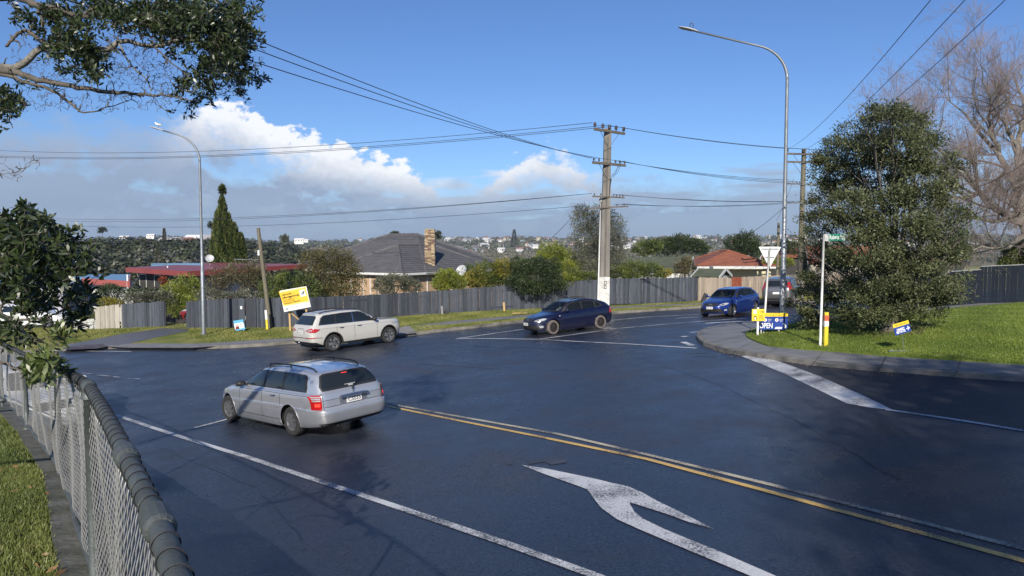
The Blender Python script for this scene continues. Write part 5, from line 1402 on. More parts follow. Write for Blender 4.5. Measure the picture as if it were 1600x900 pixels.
# woven mesh: real zigzag wires
pitch = .030; cols = int((TOT - .02) / pitch); cell = .029
rows = int((HF - .09) / cell)
ss = np.arange(cols) * pitch + .01
base = np.array([list(rl(s__)[0]) for s__ in ss]); dirs = np.array([list(rl(s__)[1]) for s__ in ss]); nrm = np.stack([dirs[:,1], -dirs[:,0], 0*dirs[:,0]], 1); nrm /= np.linalg.norm(nrm, axis=1)[:, None]
wires = []
c_i = np.arange(0, cols - 1)
r_i = np.arange(rows + 1)
zig = (r_i[None, :] + c_i[:, None]) % 2
# wire i swings between column i and i+1
pos = np.zeros((len(c_i), rows + 1, 3))
pos[:] = base[c_i[:, None] + zig] + np.array([0, 0, -.04]) - np.stack([0*r_i, 0*r_i, r_i * cell], -1)[None]
weave = np.where(zig == 1, 1, -1) * .0035
S_ = ss[c_i][:, None]; Zr = r_i[None, :] * cell
bulge = .022 * np.sin(S_ * 2.3 + 1.0) * np.sin(Zr * 3.0) + .030 * np.sin(S_ * .9 + Zr * 2.0) * np.sin(Zr / HF * np.pi) + .012 * np.sin(S_ * 6.1 + Zr * 4)
pos += nrm[c_i][:, None, :] * (weave + bulge)[..., None]
pos += dirs[c_i][:, None, :] * (.010 * np.sin(S_ * 5 + Zr * 7))[..., None]
keep = c_i % 1 == 0
def tubes_np(pos, r_, n=3):
    """pos (W,K,3), r_ scalar or (W,K): returns V, F for thin tubes"""
    d = np.gradient(pos, axis=1); d /= np.linalg.norm(d, axis=2, keepdims=True) + 1e-9
    ref = np.zeros_like(d); ref[..., 0] = .32; ref[..., 1] = .91; ref[..., 2] = .27
    x = np.cross(d, ref); x /= np.linalg.norm(x, axis=2, keepdims=True) + 1e-9; y = np.cross(d, x)
    r_ = np.broadcast_to(np.asarray(r_, float), pos.shape[:2])[..., None]
    V = np.stack([pos + (x * math.cos(2*math.pi*j/n) + y * math.sin(2*math.pi*j/n)) * r_ for j in range(n)], 2)
    W, K = pos.shape[:2]; idx = np.arange(W*K*n).reshape(W, K, n)
    q = np.stack([idx[:, :-1, :], np.roll(idx, -1, 2)[:, :-1, :], np.roll(idx, -1, 2)[:, 1:, :], idx[:, 1:, :]], -1)
    return V.reshape(-1, 3), q.reshape(-1, 4)
V, Fq = tubes_np(pos - np.array(o0), .0023, 3)
me_ = np_mesh('chain_mesh', V, Fq, M_mesh, clf); me_['kind'] = 'stuff'

# ------------------------------------------------------------------ street lamps
def lamp(name, label, base, H, reach, dirv, arm_px, bend=1.4, group='tall steel street lamps'):
    root = empty(name, tuple(base), 0, label, 'street lamp', group); d = Vector((dirv[0], dirv[1], 0)).normalized()
    top = H - bend
    mb = MB(); mb.tube([(0,0,-.1), (0,0,3.4), (0,0,3.42), (0,0,top*.62), (0,0,top)], [.105, .095, .082, .068, .056], 16); mb.build('pole', M_galv, root, auto=40)
    mb = MB(); mb.lathe([(.16,-.05),(.16,.05),(.12,.06)], n=12); mb.build('base_collar', M_galv, root)
    pts = [Vector((0,0,top))]
    for k in range(1, 11):
        a = k / 10 * R(76); pts.append(Vector((0,0,top)) + d * (bend * (1 - math.cos(a))) + Vector((0,0,bend * math.sin(a)* .93)))
    e = pts[-1]; sl = R(15); pts.append(e + (d * math.cos(sl) + Vector((0,0,math.sin(sl)))) * (reach - bend)); 
    mb = MB(); mb.tube(pts, [.062 - .03 * k / len(pts) for k in range(len(pts))], 12); mb.build('arm', M_galv, root, smooth=True)
    e = pts[-1]; u = (d * math.cos(sl) + Vector((0,0,math.sin(sl)))); sd = Vector((-d.y, d.x, 0)); up = sd.cross(u) * -1
    if up.z < 0: up = -up
    mb = MB(); prof = [(0,.05,.045),(.12,.10,.07),(.35,.15,.075),(.6,.14,.05),(.72,.07,.02)]; vs = []
    for x, w_, h_ in prof:
        for k in range(9):
            a = math.pi * k / 8; vs.append(e + u * (x - .05) + sd * (w_ * math.cos(a)) + up * (h_ * math.sin(a)))
    fs = [(i*9+j, i*9+j+1, (i+1)*9+j+1, (i+1)*9+j) for i in range(4) for j in range(8)] + [(i*9, (i+1)*9, (i+1)*9+8, i*9+8) for i in range(4)] + [tuple(range(9)), tuple(range(36,45))]
    mb.add(vs, fs); hd = mb.build('lamp_head', mat('lamp_housing', (.42,.43,.43), (.34,.35,.35), 5, .5), root, auto=50)
    mb = MB(); mb.prism([(-.12,-.10),(.26,-.12),(.26,.12),(-.12,.10)], .012, e + u*.3 - up*.014, u, sd); mb.build('lens', mat('lamp_lens', (.10,.10,.09), (.16,.16,.15), 12, .2), hd)
    return root, e, u, up, Vector(base)
b1 = G(1222,512, h=lawn_h); r1, e1, u1, up1, bb1 = lamp('street_lamp', 'tall galvanised street lamp on the corner lawn, arm reaching left', b1, 10.65, 3.75, (-1, .12), None)
b2 = G(318.5,523.5, h=vh); r2, e2, u2, up2, bb2 = lamp('street_lamp', 'galvanised street lamp on the far verge with a gull perched on its head', b2, 10.5, 2.15, (-1, -.15), None, bend=1.5)
mb = MB(); p = e1 + u1 * .25 + up1 * .07
mb.tube([p, p + Vector((0,0,.16)), p + Vector((.05,0,.19)), p + Vector((.11,0,.16)), p + Vector((.12,0,.0))], .016, 6); mb.build('bird_guard', M_blk, r1)
mb = MB(); mb.box(Vector((-.1, -.07, 1.35)), (.02, .16, .22)); mb.build('sticker', M_white_post, r1)
# gull
g0 = bb2 + e2 + u2 * .22 + up2 * .085
gb = MB(); gb.lathe([(.0,-.19),(.03,-.17),(.06,-.08),(.075,.02),(.06,.10),(.03,.14),(0,.15)], (0,0,.16), 10, Matrix.Rotation(R(-78), 3, 'Y'), caps=False)
gb.lathe([(.0,-.05),(.035,-.03),(.04,0),(.03,.035),(.0,.05)], (-.15,0,.235), 8, caps=False); gb.tube([(-.11,0,.19),(-.15,0,.23)], [.035,.03], 8); gb.tube([(-.18,0,.235),(-.225,0,.225)], [.012,.003], 6, mi=2)
gb.tube([(.0,.02,.1),(.0,.02,0)], .006, 5, mi=2); gb.tube([(.0,-.02,.1),(.0,-.02,0)], .006, 5, mi=2)
for s_ in (-1,1): gb.add([(-.08, s_*.06, .2), (.06, s_*.085, .18), (.22, s_*.02, .135), (.02, s_*.05, .235)], [(0,1,2,3)], 1)
gl = gb.build('gull', [mat('gull_white', (.75,.75,.74), None, 5, .7), mat('gull_grey', (.35,.36,.38), None, 5, .7), mat('gull_bill', (.4,.12,.05), None, 5, .5)], None, smooth=True); gl.location = g0
tag(gl, 'small white gull perched on the left street lamp head', 'bird')

# ------------------------------------------------------------------ utility poles
M_conc = mat('pole_concrete', (.21, .195, .175), (.125, .118, .105), 2.5, .9, bump=.4, bscale=25, stretch=(1,1,.25), contrast=1.3)
M_arm = mat('crossarm_timber', (.15, .13, .11), (.085, .07, .055), 6, .85, bump=.3)
def insulator(mb, c, s_=1.0, mi=0):
    mb.lathe([(.02,0),(.02,.06),(.075,.07),(.08,.10),(.05,.12),(.085,.15),(.085,.18),(.05,.2),(.07,.23),(.05,.27),(.0,.28)], Vector(c), 10, Matrix.Scale(s_, 3), mi=mi, caps=False)
def crossarm(root, z, L, ang, m, off=.2, w=.11, h=.14, ins=(), isz=1.0, braces=True, name='crossarm', tilt=0.0):
    u = Vector((math.cos(ang), math.sin(ang), tilt)).normalized(); nr = Vector((math.sin(ang), -math.cos(ang), 0)) * off
    mb = MB(); mb.beam(nr - u*L/2 + Vector((0,0,z)), nr + u*L/2 + Vector((0,0,z)), w, h); a = mb.build(name, m, root)
    tips = []
    for s_ in ins:
        p = nr + u * s_ * L/2 + Vector((0,0,z + h/2)); mb = MB(); insulator(mb, p, isz); mb.build('insulator', M_porc, a, smooth=True); tips.append(p + Vector((0,0,.25*isz)))
    if braces:
        for sg in (-1, 1):
            mb = MB(); mb.beam(nr + u*sg*L*.30 + Vector((0,0,z-h/2)), nr*.7 + Vector((0,0,z - .95)), .03, .015); mb.build('brace', M_galv, root)
    return tips
pb = P(943, 484.5, 42)
pole = empty('power_pole', tuple(pb), 0, 'tall square concrete power pole with four crossarms and white painted base', 'power pole')
PH = 10.55
mb = MB(); a_, b_ = .36, .20; vs = []
for z, w1, w2 in ((-.3, .60, .40), (PH, .40, .28)):
    vs += [(-w1/2,-w2/2,z),(w1/2,-w2/2,z),(w1/2,w2/2,z),(-w1/2,w2/2,z)]
lean = .17
vs = [(x + max(0,z)/PH*lean, y, z) for x, y, z in vs]
mb.add(vs, [(0,1,5,4),(1,2,6,5),(2,3,7,6),(3,0,4,7),(4,5,6,7)]); shaft = mb.build('shaft', M_conc, pole)
mb = MB()
for x in (-.10, .10): mb.add([(x-.02, -.185, 2.0),(x+.02,-.185,2.0),(x*.75+.02+lean,-.125,PH-.6),(x*.75-.02+lean,-.125,PH-.6)], [(0,1,2,3)])
mb = MB(); mb.beam((.03, -.202, 2.0), (.0+lean*.97, -.146, PH-.5), .11, .012, (0,1,0)); mb.build('recess_shade', mat('pole_recess_shade', (.085,.08,.07), (.13,.12,.1), 3, .9), pole)  # shade of the pole's recess painted as a dark strip on its face
mb = MB(); vs = []
for z, w1, w2 in ((-.25, .618, .416), (1.95, .59, .392)):
    vs += [(-w1/2,-w2/2,z),(w1/2,-w2/2,z),(w1/2,w2/2,z),(-w1/2,w2/2,z)]
vs = [(x + max(0,z)/PH*lean, y, z) for x, y, z in vs]; mb.add(vs, [(0,1,5,4),(1,2,6,5),(2,3,7,6),(3,0,4,7),(4,5,6,7)]); mb.build('white_base', mat('white_base_paint', (.66,.66,.63), (.42,.41,.38), 3.5, .7, contrast=1.6, bump=.3), pole)
mb = MB(); mb.tube([(-.34,-.1,.2),(-.31,-.1,1.9),(-.22,-.1,PH-4.2)], .05, 10); mb.build('cable_cover', M_white_post, pole, smooth=True)
mb = MB(); mb.box((-.24,-.14,PH-4.05), (.16,.14,.34)); mb.build('fuse_box', mat('grey_box', (.4,.4,.38), (.34,.34,.33), 4, .6), pole)
for zz, ch in ((1.62,'8'), (1.36,'B')):
    mb = MB(); mb.box((.06,-.212,zz), (.15,.01,.21)); text_mesh(ch, .18, mb, (.015,-.219,zz-.065), (1,0,0), (0,0,1), 1, bold=.004); mb.build('number_tag', [M_blk, M_white_post], pole)
aH = R(62)
def L_(z): return lean * z / PH
def arm(z, *a, **k):
    t = crossarm(pole, z, *a, **k)
    return [pb + v for v in t]
T1 = arm(PH - .18, 2.6, R(40), M_arm, ins=(-.95, -.45, -.02, .42, .93), isz=1.15)
T2 = arm(PH - 2.05, 2.6, R(36), M_arm, ins=(-.93, -.62, .38, .66, .95), isz=.72)
T3 = arm(PH - 3.95, 2.3, R(30), M_arm, ins=(-.9,-.5,.3,.5,.7,.9), isz=.5, braces=False, w=.07, h=.08)
T4 = arm(PH - 4.55, 2.5, R(12), M_arm, ins=(-.9,-.4,.45,.8), isz=.45, braces=False, w=.07, h=.08, tilt=.06)
for c in pole.children:
    if c.name.startswith(('crossarm', 'brace')): c.location.x += lean * .8
mb = MB(); mb.tube([(.35,-.2,PH-2.9),(.30,-.18,PH-3.3),(.27,-.15,PH-3.9)], [.05,.03,.02], 8); mb.tube([(.95,-.3,PH-1.9),(.75,-.3,PH-2.5),(.45,-.25,PH-2.85),(.35,-.2,PH-2.8)], .012, 6); mb.tube([(.8,-.3,PH-2.0),(.6,-.3,PH-2.6),(.4,-.25,PH-2.75)], .012, 6); mb.build('cable_head', M_blk, pole)
for i, z in enumerate((PH-1.2, PH-3.0)):
    mb = MB(); mb.beam((-.24+L_(z), -.17, z-.12), (.24+L_(z), -.17, z+.12), .02, .03, (0,1,0)); mb.build('strap', M_blk, pole)

# timber poles
def timber_pole(label, pb_, H, r0, r1, lean_=(0,0), name='power_pole', cat='power pole'):
    root = empty(name, tuple(pb_), 0, label, cat)
    mb = MB(); n = 10; pts = [(lean_[0]*k/n, lean_[1]*k/n, -.2 + (H+.2)*k/n) for k in range(n+1)]
    mb.tube(pts, [r0 + (r1-r0)*k/n for k in range(n+1)], 12); mb.build('shaft', W_old, root, auto=50)
    return root
tp = P(423.5, 514.5, 39.2)
lp_ = timber_pole('short leaning weathered timber pole standing in front of the grey fence', tp, 5.55, .125, .095, (-.62, .05), 'timber_pole', 'pole')
mb = MB(); mb.box((-.56,-.1,4.2), (.10,.07,.28)); mb.build('meter_box', M_white_post, lp_)
p2 = P(1248, 488, 50)
pole2 = timber_pole('second timber power pole half hidden behind the evergreen tree and street lamp', p2, 11.35, .20, .15, (.12, 0))
def arm2(z, L, a, ins, isz, m=M_arm, w=.1, h=.12, br=True): return [p2 + v + Vector((.1,0,0)) for v in crossarm(pole2, z, L, a, m, ins=ins, isz=isz, braces=br, w=w, h=h)]
U1 = arm2(10.95, 2.7, R(12), (-.95, -.02, .92), 1.1)
U2 = arm2(10.4, 2.7, R(12), (-.1,), .8)
U3 = arm2(8.9, 2.6, R(8), (-.35, -.2), .5, M_galv, .07, .1, False)
U4 = arm2(7.6, 2.8, R(4), (-.8,-.5,-.2,.3), .3, M_galv, .06, .08, False)
p3 = P(1213, 480, 58.5); timber_pole('thin timber pole without arms left of the second power pole', p3, 6.9, .13, .10, (.05, 0))

# ------------------------------------------------------------------ overhead wires
def wire(a, b, sag, label, r=.014, group=None, n=26, cat='overhead wire'):
    a, b = Vector(a), Vector(b); mb = MB()
    mb.tube([a.lerp(b, k/n) - Vector((0,0,4*sag*(k/n)*(1-k/n))) for k in range(n+1)], r, 5)
    o = mb.build('overhead_wire', M_wire, None, smooth=True); tag(o, label, cat, group); return o
# left-going lines at top arm level: two long strands crossing the whole left sky
wl_ = [((0,230.5), 118, 'upper strand running left from the top crossarm'), ((0,239.5), 118, 'lower strand running left from the top crossarm'), ((0,241.5), 121, 'lowest of three strands running left from the top crossarm')]
for k, ((px, py), Yd, lb) in enumerate(wl_): wire(T1[(0, 2, 3)[k]], P(px - 60, py + 1, 75), 1.0, lb, .016, 'wires to the left of the concrete pole')
# steep lines coming from the upper left, over the camera's left shoulder, to the second arm
for k, ((px, py), lb) in enumerate((((400,63), 'topmost steep wire from behind the overhanging branches'), ((388,74), 'middle steep wire from behind the overhanging branches'), ((380,92), 'lowest steep wire from behind the overhanging branches'))):
    near = P(px, py, 15.5); far = T2[(0, 1, 2)[k]]; e = near + (near - far) * .55 + Vector((0,0,.9)); wire(e, far, .62, lb, .011, 'steep wires from the upper left')
for k, ((px, py), lb) in enumerate((((90,335), 'upper thin line across the left sky above the cypress'), ((95,339), 'middle thin line across the left sky above the cypress'), ((100,344.5), 'lower thin line across the left sky above the cypress'))):
    wire(T3[0] if k < 2 else T4[0], P(px - 130, py + .5, 78), .95, lb, .013, 'thin lines above the cypress')
# to the second pole on the right
names = ['highest', 'second', 'third']
for k in range(3): wire(T1[(3, 2, 4)[k]], U1[k], .16 + .03*k, names[k] + ' wire of the top set between the concrete and timber power poles', .014, 'wires between the two power poles')
for k in range(3): wire(T2[(2, 3, 4)[k]], U3[0] + Vector((-.6 + .45*k, 0, .1 - .12*k)), .2 + .03*k, names[k] + ' wire of the middle set between the two power poles', .013, 'wires between the two power poles')
for k in range(4): wire((T3[3], T3[5], T4[2], T4[3])[k], U4[k], .15 + .03*k, ('highest', 'second', 'third', 'lowest')[k] + ' wire of the low set between the two power poles', .012, 'wires between the two power poles')
# lines from the second pole over the camera's right
for k, ((px, py), lb) in enumerate((((1443,0), 'leftmost of three wires rising to the top right corner'), ((1495,0), 'middle of three wires rising to the top right corner'), ((1556,0), 'rightmost of three wires rising to the top right corner'))):
    q = P(px, py, 17); f_ = U1[k]; e = q + (q - f_) * .35 + Vector((0,0,.5)); wire(e, f_, .75, lb, .010, 'wires rising to the top right')
# service drops
wire(P(893,340,46), P(845,385,56), .12, 'short dark service wire dropping left from the olive tree', .014)
wire(P(1223,325,50), P(1150,375,52), .25, 'service wire dropping from the second pole to the orange roofed house', .014)
wire(P(1240,280,50), P(1213,345,56), .2, 'thin stay wire between second pole and the thin pole', .010)
wire(P(150,403,52), P(262,413,55), .15, 'pale service wire above the low blue roof', .010)
# small traffic-side items: stakes on the verge
def stake(px, py, Y, h, label, m, lean_=.05, w=.12, name='stake'):
    p = P(px, py, Y); mb = MB(); mb.beam((0,0,-.1), (-lean_*h*2, 0, h), w, w*.5, (0,1,0)); o = mb.build(name, m); o.location = p; tag(o, label, 'stake'); return o
stake(692,495.5,43.4,.68,'grey square timber stake leaning beside the long grey fence', mat('grey_stake', (.25,.25,.24), (.18,.18,.17), 5, .8))
stake(788.5,486.5,43.9,.56,'raw orange pine stake leaning in front of the long grey fence', W_raw)
stake(1098,469.5,46,.44,'dark square board leaning at the foot of the pale fence', M_blk, -.25, .26)
stake(697,495,43.6,.46,'dark bag tied behind the grey stake on the verge', M_blk, .0, .16, 'black_bag')
# bright timber offcut on the verge by the navy hatchback
p = G(812,490.5,h=vh); mb = MB(); mb.box((0,0,.05),(.9,.12,.05),Matrix.Rotation(.2,3,'Z')); o = mb.build('timber_offcut', W_raw); o.location = p; tag(o, 'orange timber offcut lying on the far verge behind the navy hatchback', 'timber')
# yellow and white pipe guards
def guard_post(p, h, r_, label, bands, lean_=0.0, group=None):
    root = empty('marker_post', tuple(p), 0, label, 'marker post', group); mb = MB()
    mb.box((0,0,h/2 - .05), (r_*2, r_*1.4, h + .1), Matrix.Rotation(lean_,3,'Y')); mb.build('post', mat('yellow_post', (.72,.56,.03), (.62,.47,.03), 5, .5), root)
    for k, (z0, z1, m) in enumerate(bands):
        mb = MB(); mb.box((math.sin(lean_)*((z0+z1)/2 - h/2), 0, (z0+z1)/2), (r_*2+.012, r_*1.4+.012, z1-z0), Matrix.Rotation(lean_,3,'Y')); mb.build('band', m, root)
    return root
M_rband = mat('red_reflective', (.55,.12,.06), (.45,.1,.05), 12, .35); M_wband = mat('white_reflective', (.75,.75,.74), None, 12, .35)
guard_post(G(1290,541,h=lawn_h), 1.02, .055, 'yellow marker post with red and white bands on the lawn beside the street name post', [(.60,.76,M_wband), (.765,.93,M_rband)])
guard_post(P(417,514.8,38.6), 1.05, .055, 'yellow and white marker post beside the leaning timber pole', [(.55,1.05,M_wband)], -.06)
mb = MB(); mb.tube([(0,0,-.1),(0,0,.55)], .035, 8); mb.tube([(0,0,.5),(0,0,2.35)], .035, 8, mi=1); o = mb.build('marker_post', [mat('orange_base', (.6,.3,.12), None, 4, .6), M_white_post]); o.location = G(90,533,h=vh); tag(o, 'thin white marker post with orange foot on the far left verge', 'marker post')

# ------------------------------------------------------------------ signs
def frame_axes(rz, tilt=0.0):
    """sign facing the camera side: ex to the right, ez up, normal towards -Y, then turned"""
    ex = Vector((math.cos(rz), math.sin(rz), 0)); ez = Vector((0,0,1)); Mt = Matrix.Rotation(tilt, 3, ex.cross(ez))
    return Mt @ ex, Mt @ ez
# street name sign
sp = G(1281.5, 541, h=lawn_h); root = empty('street_name_sign', tuple(sp), 0, 'white post with green street name blade reading Roberts Rd', 'street sign')
SH = .98 * (sp.y) * (541 - 362) / F * 1.0
mb = MB(); mb.tube([(0,0,-.2),(.03,0,SH)], .036, 12); mb.build('post', M_white_post, root, smooth=True)
ex, ez = frame_axes(R(-4)); o_ = Vector((.03,0,SH-.20))
k_ = sp.y / F
M_green = mat('sign_green', (.01,.16,.10), (.012,.18,.11), 3, .35)
mb = MB(); mb.prism([(0,0),(.13,0),(.13,11*k_),(0,11*k_)], .03, o_ + ex*.0 , ex, ez); mb.build('bracket', mat('sign_bracket', (.62,.62,.6), (.3,.3,.3), 14, .4), root)
mb = MB(); W_ = 30*k_; mb.prism([(.12,.01),(W_,.01),(W_,.01+10.5*k_),(.12,.01+10.5*k_)], .02, o_, ex, ez, 0)
text_mesh('Roberts Rd', .19, mb, o_ + ex*.15 + ez*(.055) - Vector((0,.027,0)) , ex, ez, 1, width=.40, bold=.003)
mb.prism([(W_,.0),(W_+.03,.0),(W_+.03,.01+11*k_),(W_,.01+11*k_)], .022, o_, ex, ez, 2); mb.build('name_blade', [M_green, M_white_post, mat('blade_end', (.35,.45,.36), None, 4, .5)], root)
# give way sign from behind
gp_ = G(1193.5, 520, h=lawn_h); k_ = gp_.y / F
root = empty('give_way_sign', tuple(gp_), 0, 'back of a white triangular give way sign on a white post', 'road sign')
hh = (520 - 386) * k_
mb = MB(); mb.tube([(-.02,0,-.2),(.14,.0,hh-.1)], .036, 12); mb.build('post', M_white_post, root, smooth=True)
mb = MB(); w_ = 35*k_/2; h_ = 30*k_; c0 = Vector((.17,.045,hh))
tri = [(-w_,.0),(-w_+.03,.025),(w_-.03,.025),(w_,.0),(w_-.02,-.03),(.03,-h_),(-.03,-h_),(-w_+.02,-.03)]
mb.prism(tri[::-1], .012, c0, (1,0,0), (0,0,1)); mb.build('sign_plate', mat('sign_back', (.66,.68,.70), (.6,.62,.64), 2, .4), root)
mb = MB(); mb.beam(c0 + Vector((-.30,-.02,-.06)), c0 + Vector((.30,-.02,-.06)), .02, .025); mb.beam(c0 + Vector((-.16,-.02,-.36)), c0 + Vector((.16,-.02,-.36)), .02, .025); mb.beam(c0 + Vector((0,-.025,-.0)), c0 + Vector((-.02,-.025,-h_)), .02, .03, (0,1,0)); mb.build('bracket', M_galv, root)
# yellow real-estate style sign
M_syel = mat('sign_yellow', (.78,.56,.035), (.74,.53,.035), 2, .45); M_sblue = mat('sign_blue', (.012,.045,.26), (.014,.05,.29), 2, .45); M_swhite = mat('sign_white', (.78,.78,.77), (.74,.74,.73), 2, .45)
yp = G(1183.5, 524, h=lawn_h); k_ = yp.y / F; root = empty('yellow_sign', tuple(yp), 0, 'square yellow board on a short white post at the tip of the lawn', 'sign')
mb = MB(); mb.beam((0,0,-.1),(0,0,44*k_), .07, .05, (0,1,0)); mb.build('post', M_white_post, root)
ex, ez = frame_axes(R(-3)); w_, h_ = 20*k_, 18.5*k_; o_ = Vector((-.5*w_, -.04, 23*k_))
mb = MB(); mb.prism([(0,0),(w_,0),(w_,h_),(0,h_)], .008, o_, ex, ez); f_ = Vector((0,-.012,0))
mb.prism([(.05,h_*.62),(w_*.36,h_*.62),(w_*.36,h_*.93),(.05,h_*.93)], .004, o_ + f_*.5, ex, ez, 1)
ar = [(.62,.80),(.82,.80),(.82,.88),(.94,.77),(.82,.66),(.82,.74),(.62,.74)]
mb.prism([(a*w_, b*h_) for a, b in ar], .003, o_ + f_*.6, ex, ez, 2)
hp = [(.14,.10),(.14,.30),(.18,.42),(.26,.46),(.34,.42),(.38,.30),(.38,.10),(.32,.10),(.32,.30),(.26,.36),(.20,.30),(.20,.10)]
mb.prism([(a*w_, b*h_) for a, b in hp], .003, o_ + f_*.6, ex, ez, 2)
mb.prism([(.22*w_,.12*h_),(.30*w_,.12*h_),(.30*w_,.30*h_),(.22*w_,.30*h_)], .003, o_ + f_*.7, ex, ez, 1)
text_mesh('ON', .10, mb, o_ + f_ + ex*(w_*.52) + ez*(h_*.34), ex, ez, 2, width=w_*.3)
text_mesh('SITE', .10, mb, o_ + f_ + ex*(w_*.52) + ez*(h_*.14), ex, ez, 2, width=w_*.36)
mb.build('board', [M_syel, M_swhite, mat('sign_brown', (.16,.11,.03), None, 3, .6)], root)
# blue and yellow OPEN board
op = G(1208, 519.5, h=lawn_h); k_ = op.y / F; root = empty('open_sign', tuple(op), 0, 'wide blue and yellow board reading OPEN in front of the street lamp', 'sign')
w_, h_ = 46*k_, 26*k_; ex, ez = frame_axes(R(-2)); o_ = Vector((-25*k_, -.05, 5.0*k_))
for s_ in (.12, .72):
    mb = MB(); mb.beam(o_ + ex*(w_*s_) + Vector((0,.03,-.22)), o_ + ex*(w_*s_) + Vector((0,.03,h_*.8)), .03, .03, (0,1,0)); mb.build('leg', M_white_post, root)
mb = MB(); mb.prism([(0,0),(w_*.93,0),(w_,.08),(w_,h_*.78),(w_*.12,h_*.78),(w_*.12,h_*.42),(0,h_*.42)], .01, o_, ex, ez, 0)
mb.prism([(w_*.12,h_*.785),(w_,h_*.785),(w_,h_),(w_*.12,h_)], .01, o_, ex, ez, 1)
mb.prism([(w_*.60,h_*.80),(w_*.605,h_*.80),(w_*.605,h_*.99),(w_*.60,h_*.99)], .004, o_ + f_, ex, ez, 3)
text_mesh('OPEN', .26, mb, o_ + f_ + ex*(w_*.05) + ez*(h_*.09), ex, ez, 2, width=w_*.44, bold=.006)
for cx, wd in ((.24, 'Sales'), (.63, 'Rentals')):
    mb.prism([(w_*cx + .062*math.cos(a), h_*.58 + .062*math.sin(a)) for a in np.linspace(0, 2*math.pi, 12, endpoint=False)], .003, o_ + f_*.6, ex, ez, 2)
    mb.prism([(w_*cx + .028*math.cos(a), h_*.58 + .028*math.sin(a)) for a in np.linspace(0, 2*math.pi, 8, endpoint=False)], .003, o_ + f_*.9, ex, ez, 3)
    text_mesh('home', .06, mb, o_ + f_ + ex*(w_*(cx+.09)) + ez*(h_*.59), ex, ez, 2); text_mesh('open', .06, mb, o_ + f_ + ex*(w_*(cx+.09)) + ez*(h_*.50), ex, ez, 2)
mb.prism([(w_*.56,h_*.04),(w_*.80,h_*.04),(w_*.82,h_*.16),(w_*.60,h_*.16)], .003, o_ + f_*.6, ex, ez, 2)
mb.prism([(w_*.82,h_*.40),(w_*.90,h_*.38),(w_*.96,h_*.22),(w_*.93,h_*.05),(w_*.88,h_*.10),(w_*.88,h_*.28)], .003, o_ + f_*.6, ex, ez, 2)
text_mesh('AUCTION', .055, mb, o_ + f_ + ex*(w_*.18) + ez*(h_*.84), ex, ez, 3, width=w_*.36); text_mesh('SATURDAY', .055, mb, o_ + f_ + ex*(w_*.64) + ez*(h_*.84), ex, ez, 3, width=w_*.3)
mb.build('board', [M_sblue, M_syel, M_swhite, mat('sign_red', (.45,.10,.03), None, 3, .5)], root)
# small tilted arrow sign on the lawn
ap = G(1413.5, 547.5, h=lawn_h); k_ = ap.y / F; root = empty('lawn_sign', tuple(ap), 0, 'small tilted blue and yellow arrow sign on a wire stake in the lawn', 'sign')
mb = MB(); mb.tube([(0,0,-.1),(-.10,.0,.62)], .007, 6); mb.build('stake', M_galv, root)
T_ = R(17); ex = Vector((math.cos(T_),.0,math.sin(T_))); ez = Vector((-math.sin(T_),0,math.cos(T_))); w_, h_ = 25.5*k_, 18*k_; o_ = Vector((-.10,-.02,.60)) - ex*w_*.5 - ez*h_*.42
mb = MB(); mb.prism([(0,0),(w_,0),(w_,h_*.68),(0,h_*.68)], .006, o_, ex, ez, 0); mb.prism([(0,h_*.685),(w_,h_*.685),(w_,h_),(0,h_)], .006, o_, ex, ez, 1); f_ = Vector((0,-.011,0))
text_mesh('MARKET', .085, mb, o_ + f_ + ex*(w_*.16) + ez*(h_*.34), ex, ez, 2, width=w_*.48, bold=.004); text_mesh('ESTATE', .085, mb, o_ + f_ + ex*(w_*.10) + ez*(h_*.12), ex, ez, 2, width=w_*.56, bold=.004)
ar = [(.74,.30),(.86,.30),(.82,.44),(.86,.46),(.97,.27),(.84,.08),(.80,.12),(.86,.23),(.74,.23)]
mb.prism([(a*w_, b*h_+.02) for a, b in ar], .003, o_ + f_*.6, ex, ez, 2); text_mesh('OPEN HOME TODAY', .05, mb, o_ + f_ + ex*(w_*.1) + ez*(h_*.78), ex, ez, 3, width=w_*.78)
mb.build('board', [M_sblue, M_syel, M_swhite, mat('sign_brown', (.16,.11,.03), None, 3, .6)], root)
pq = G(1409,549,h=lawn_h); mb = MB(); mb.box((0,0,.02),(.72,.05,.03),Matrix.Rotation(.03,3,'Z')); o = mb.build('marker_strip', M_galv); o.location = pq; tag(o, 'thin grey metal strip lying flat on the lawn below the arrow sign', 'metal strip')
# hornet notice board
hb0 = P(437, 510, 37.0)
k_ = 37.0 / F; root = empty('notice_board', tuple(P(462, 520, 37)), 0, 'large yellow hornet warning board on raw timber legs, tilted', 'notice board'); O = Vector(P(462,520,37))
c4 = [P(444.0,487.5,37.2), P(485.5,479.5,36.6), P(482.5,449.0,36.6), P(437.0,454.3,37.2)]
o_ = c4[0] - O; ex = (c4[1] - c4[0]).normalized(); ez0 = (c4[3] - c4[0]); n_ = ex.cross(ez0).normalized(); ez = n_.cross(ex).normalized(); W_ = (c4[1]-c4[0]).length; H_ = ez0.dot(ez)
mb = MB(); mb.prism([(0,0),(W_,0),(W_,H_*.96),(ez0.dot(ex),H_)], -.018, o_, ex, ez, 0)
f_ = n_ * .004
y0, y1 = H_*.24, H_*.965; x0 = W_*.035
mb.prism([(x0,y0),(W_*.985,y0),(W_*.965,y1*.975),(x0-.12,y1)], .004, o_, ex, ez, 1)
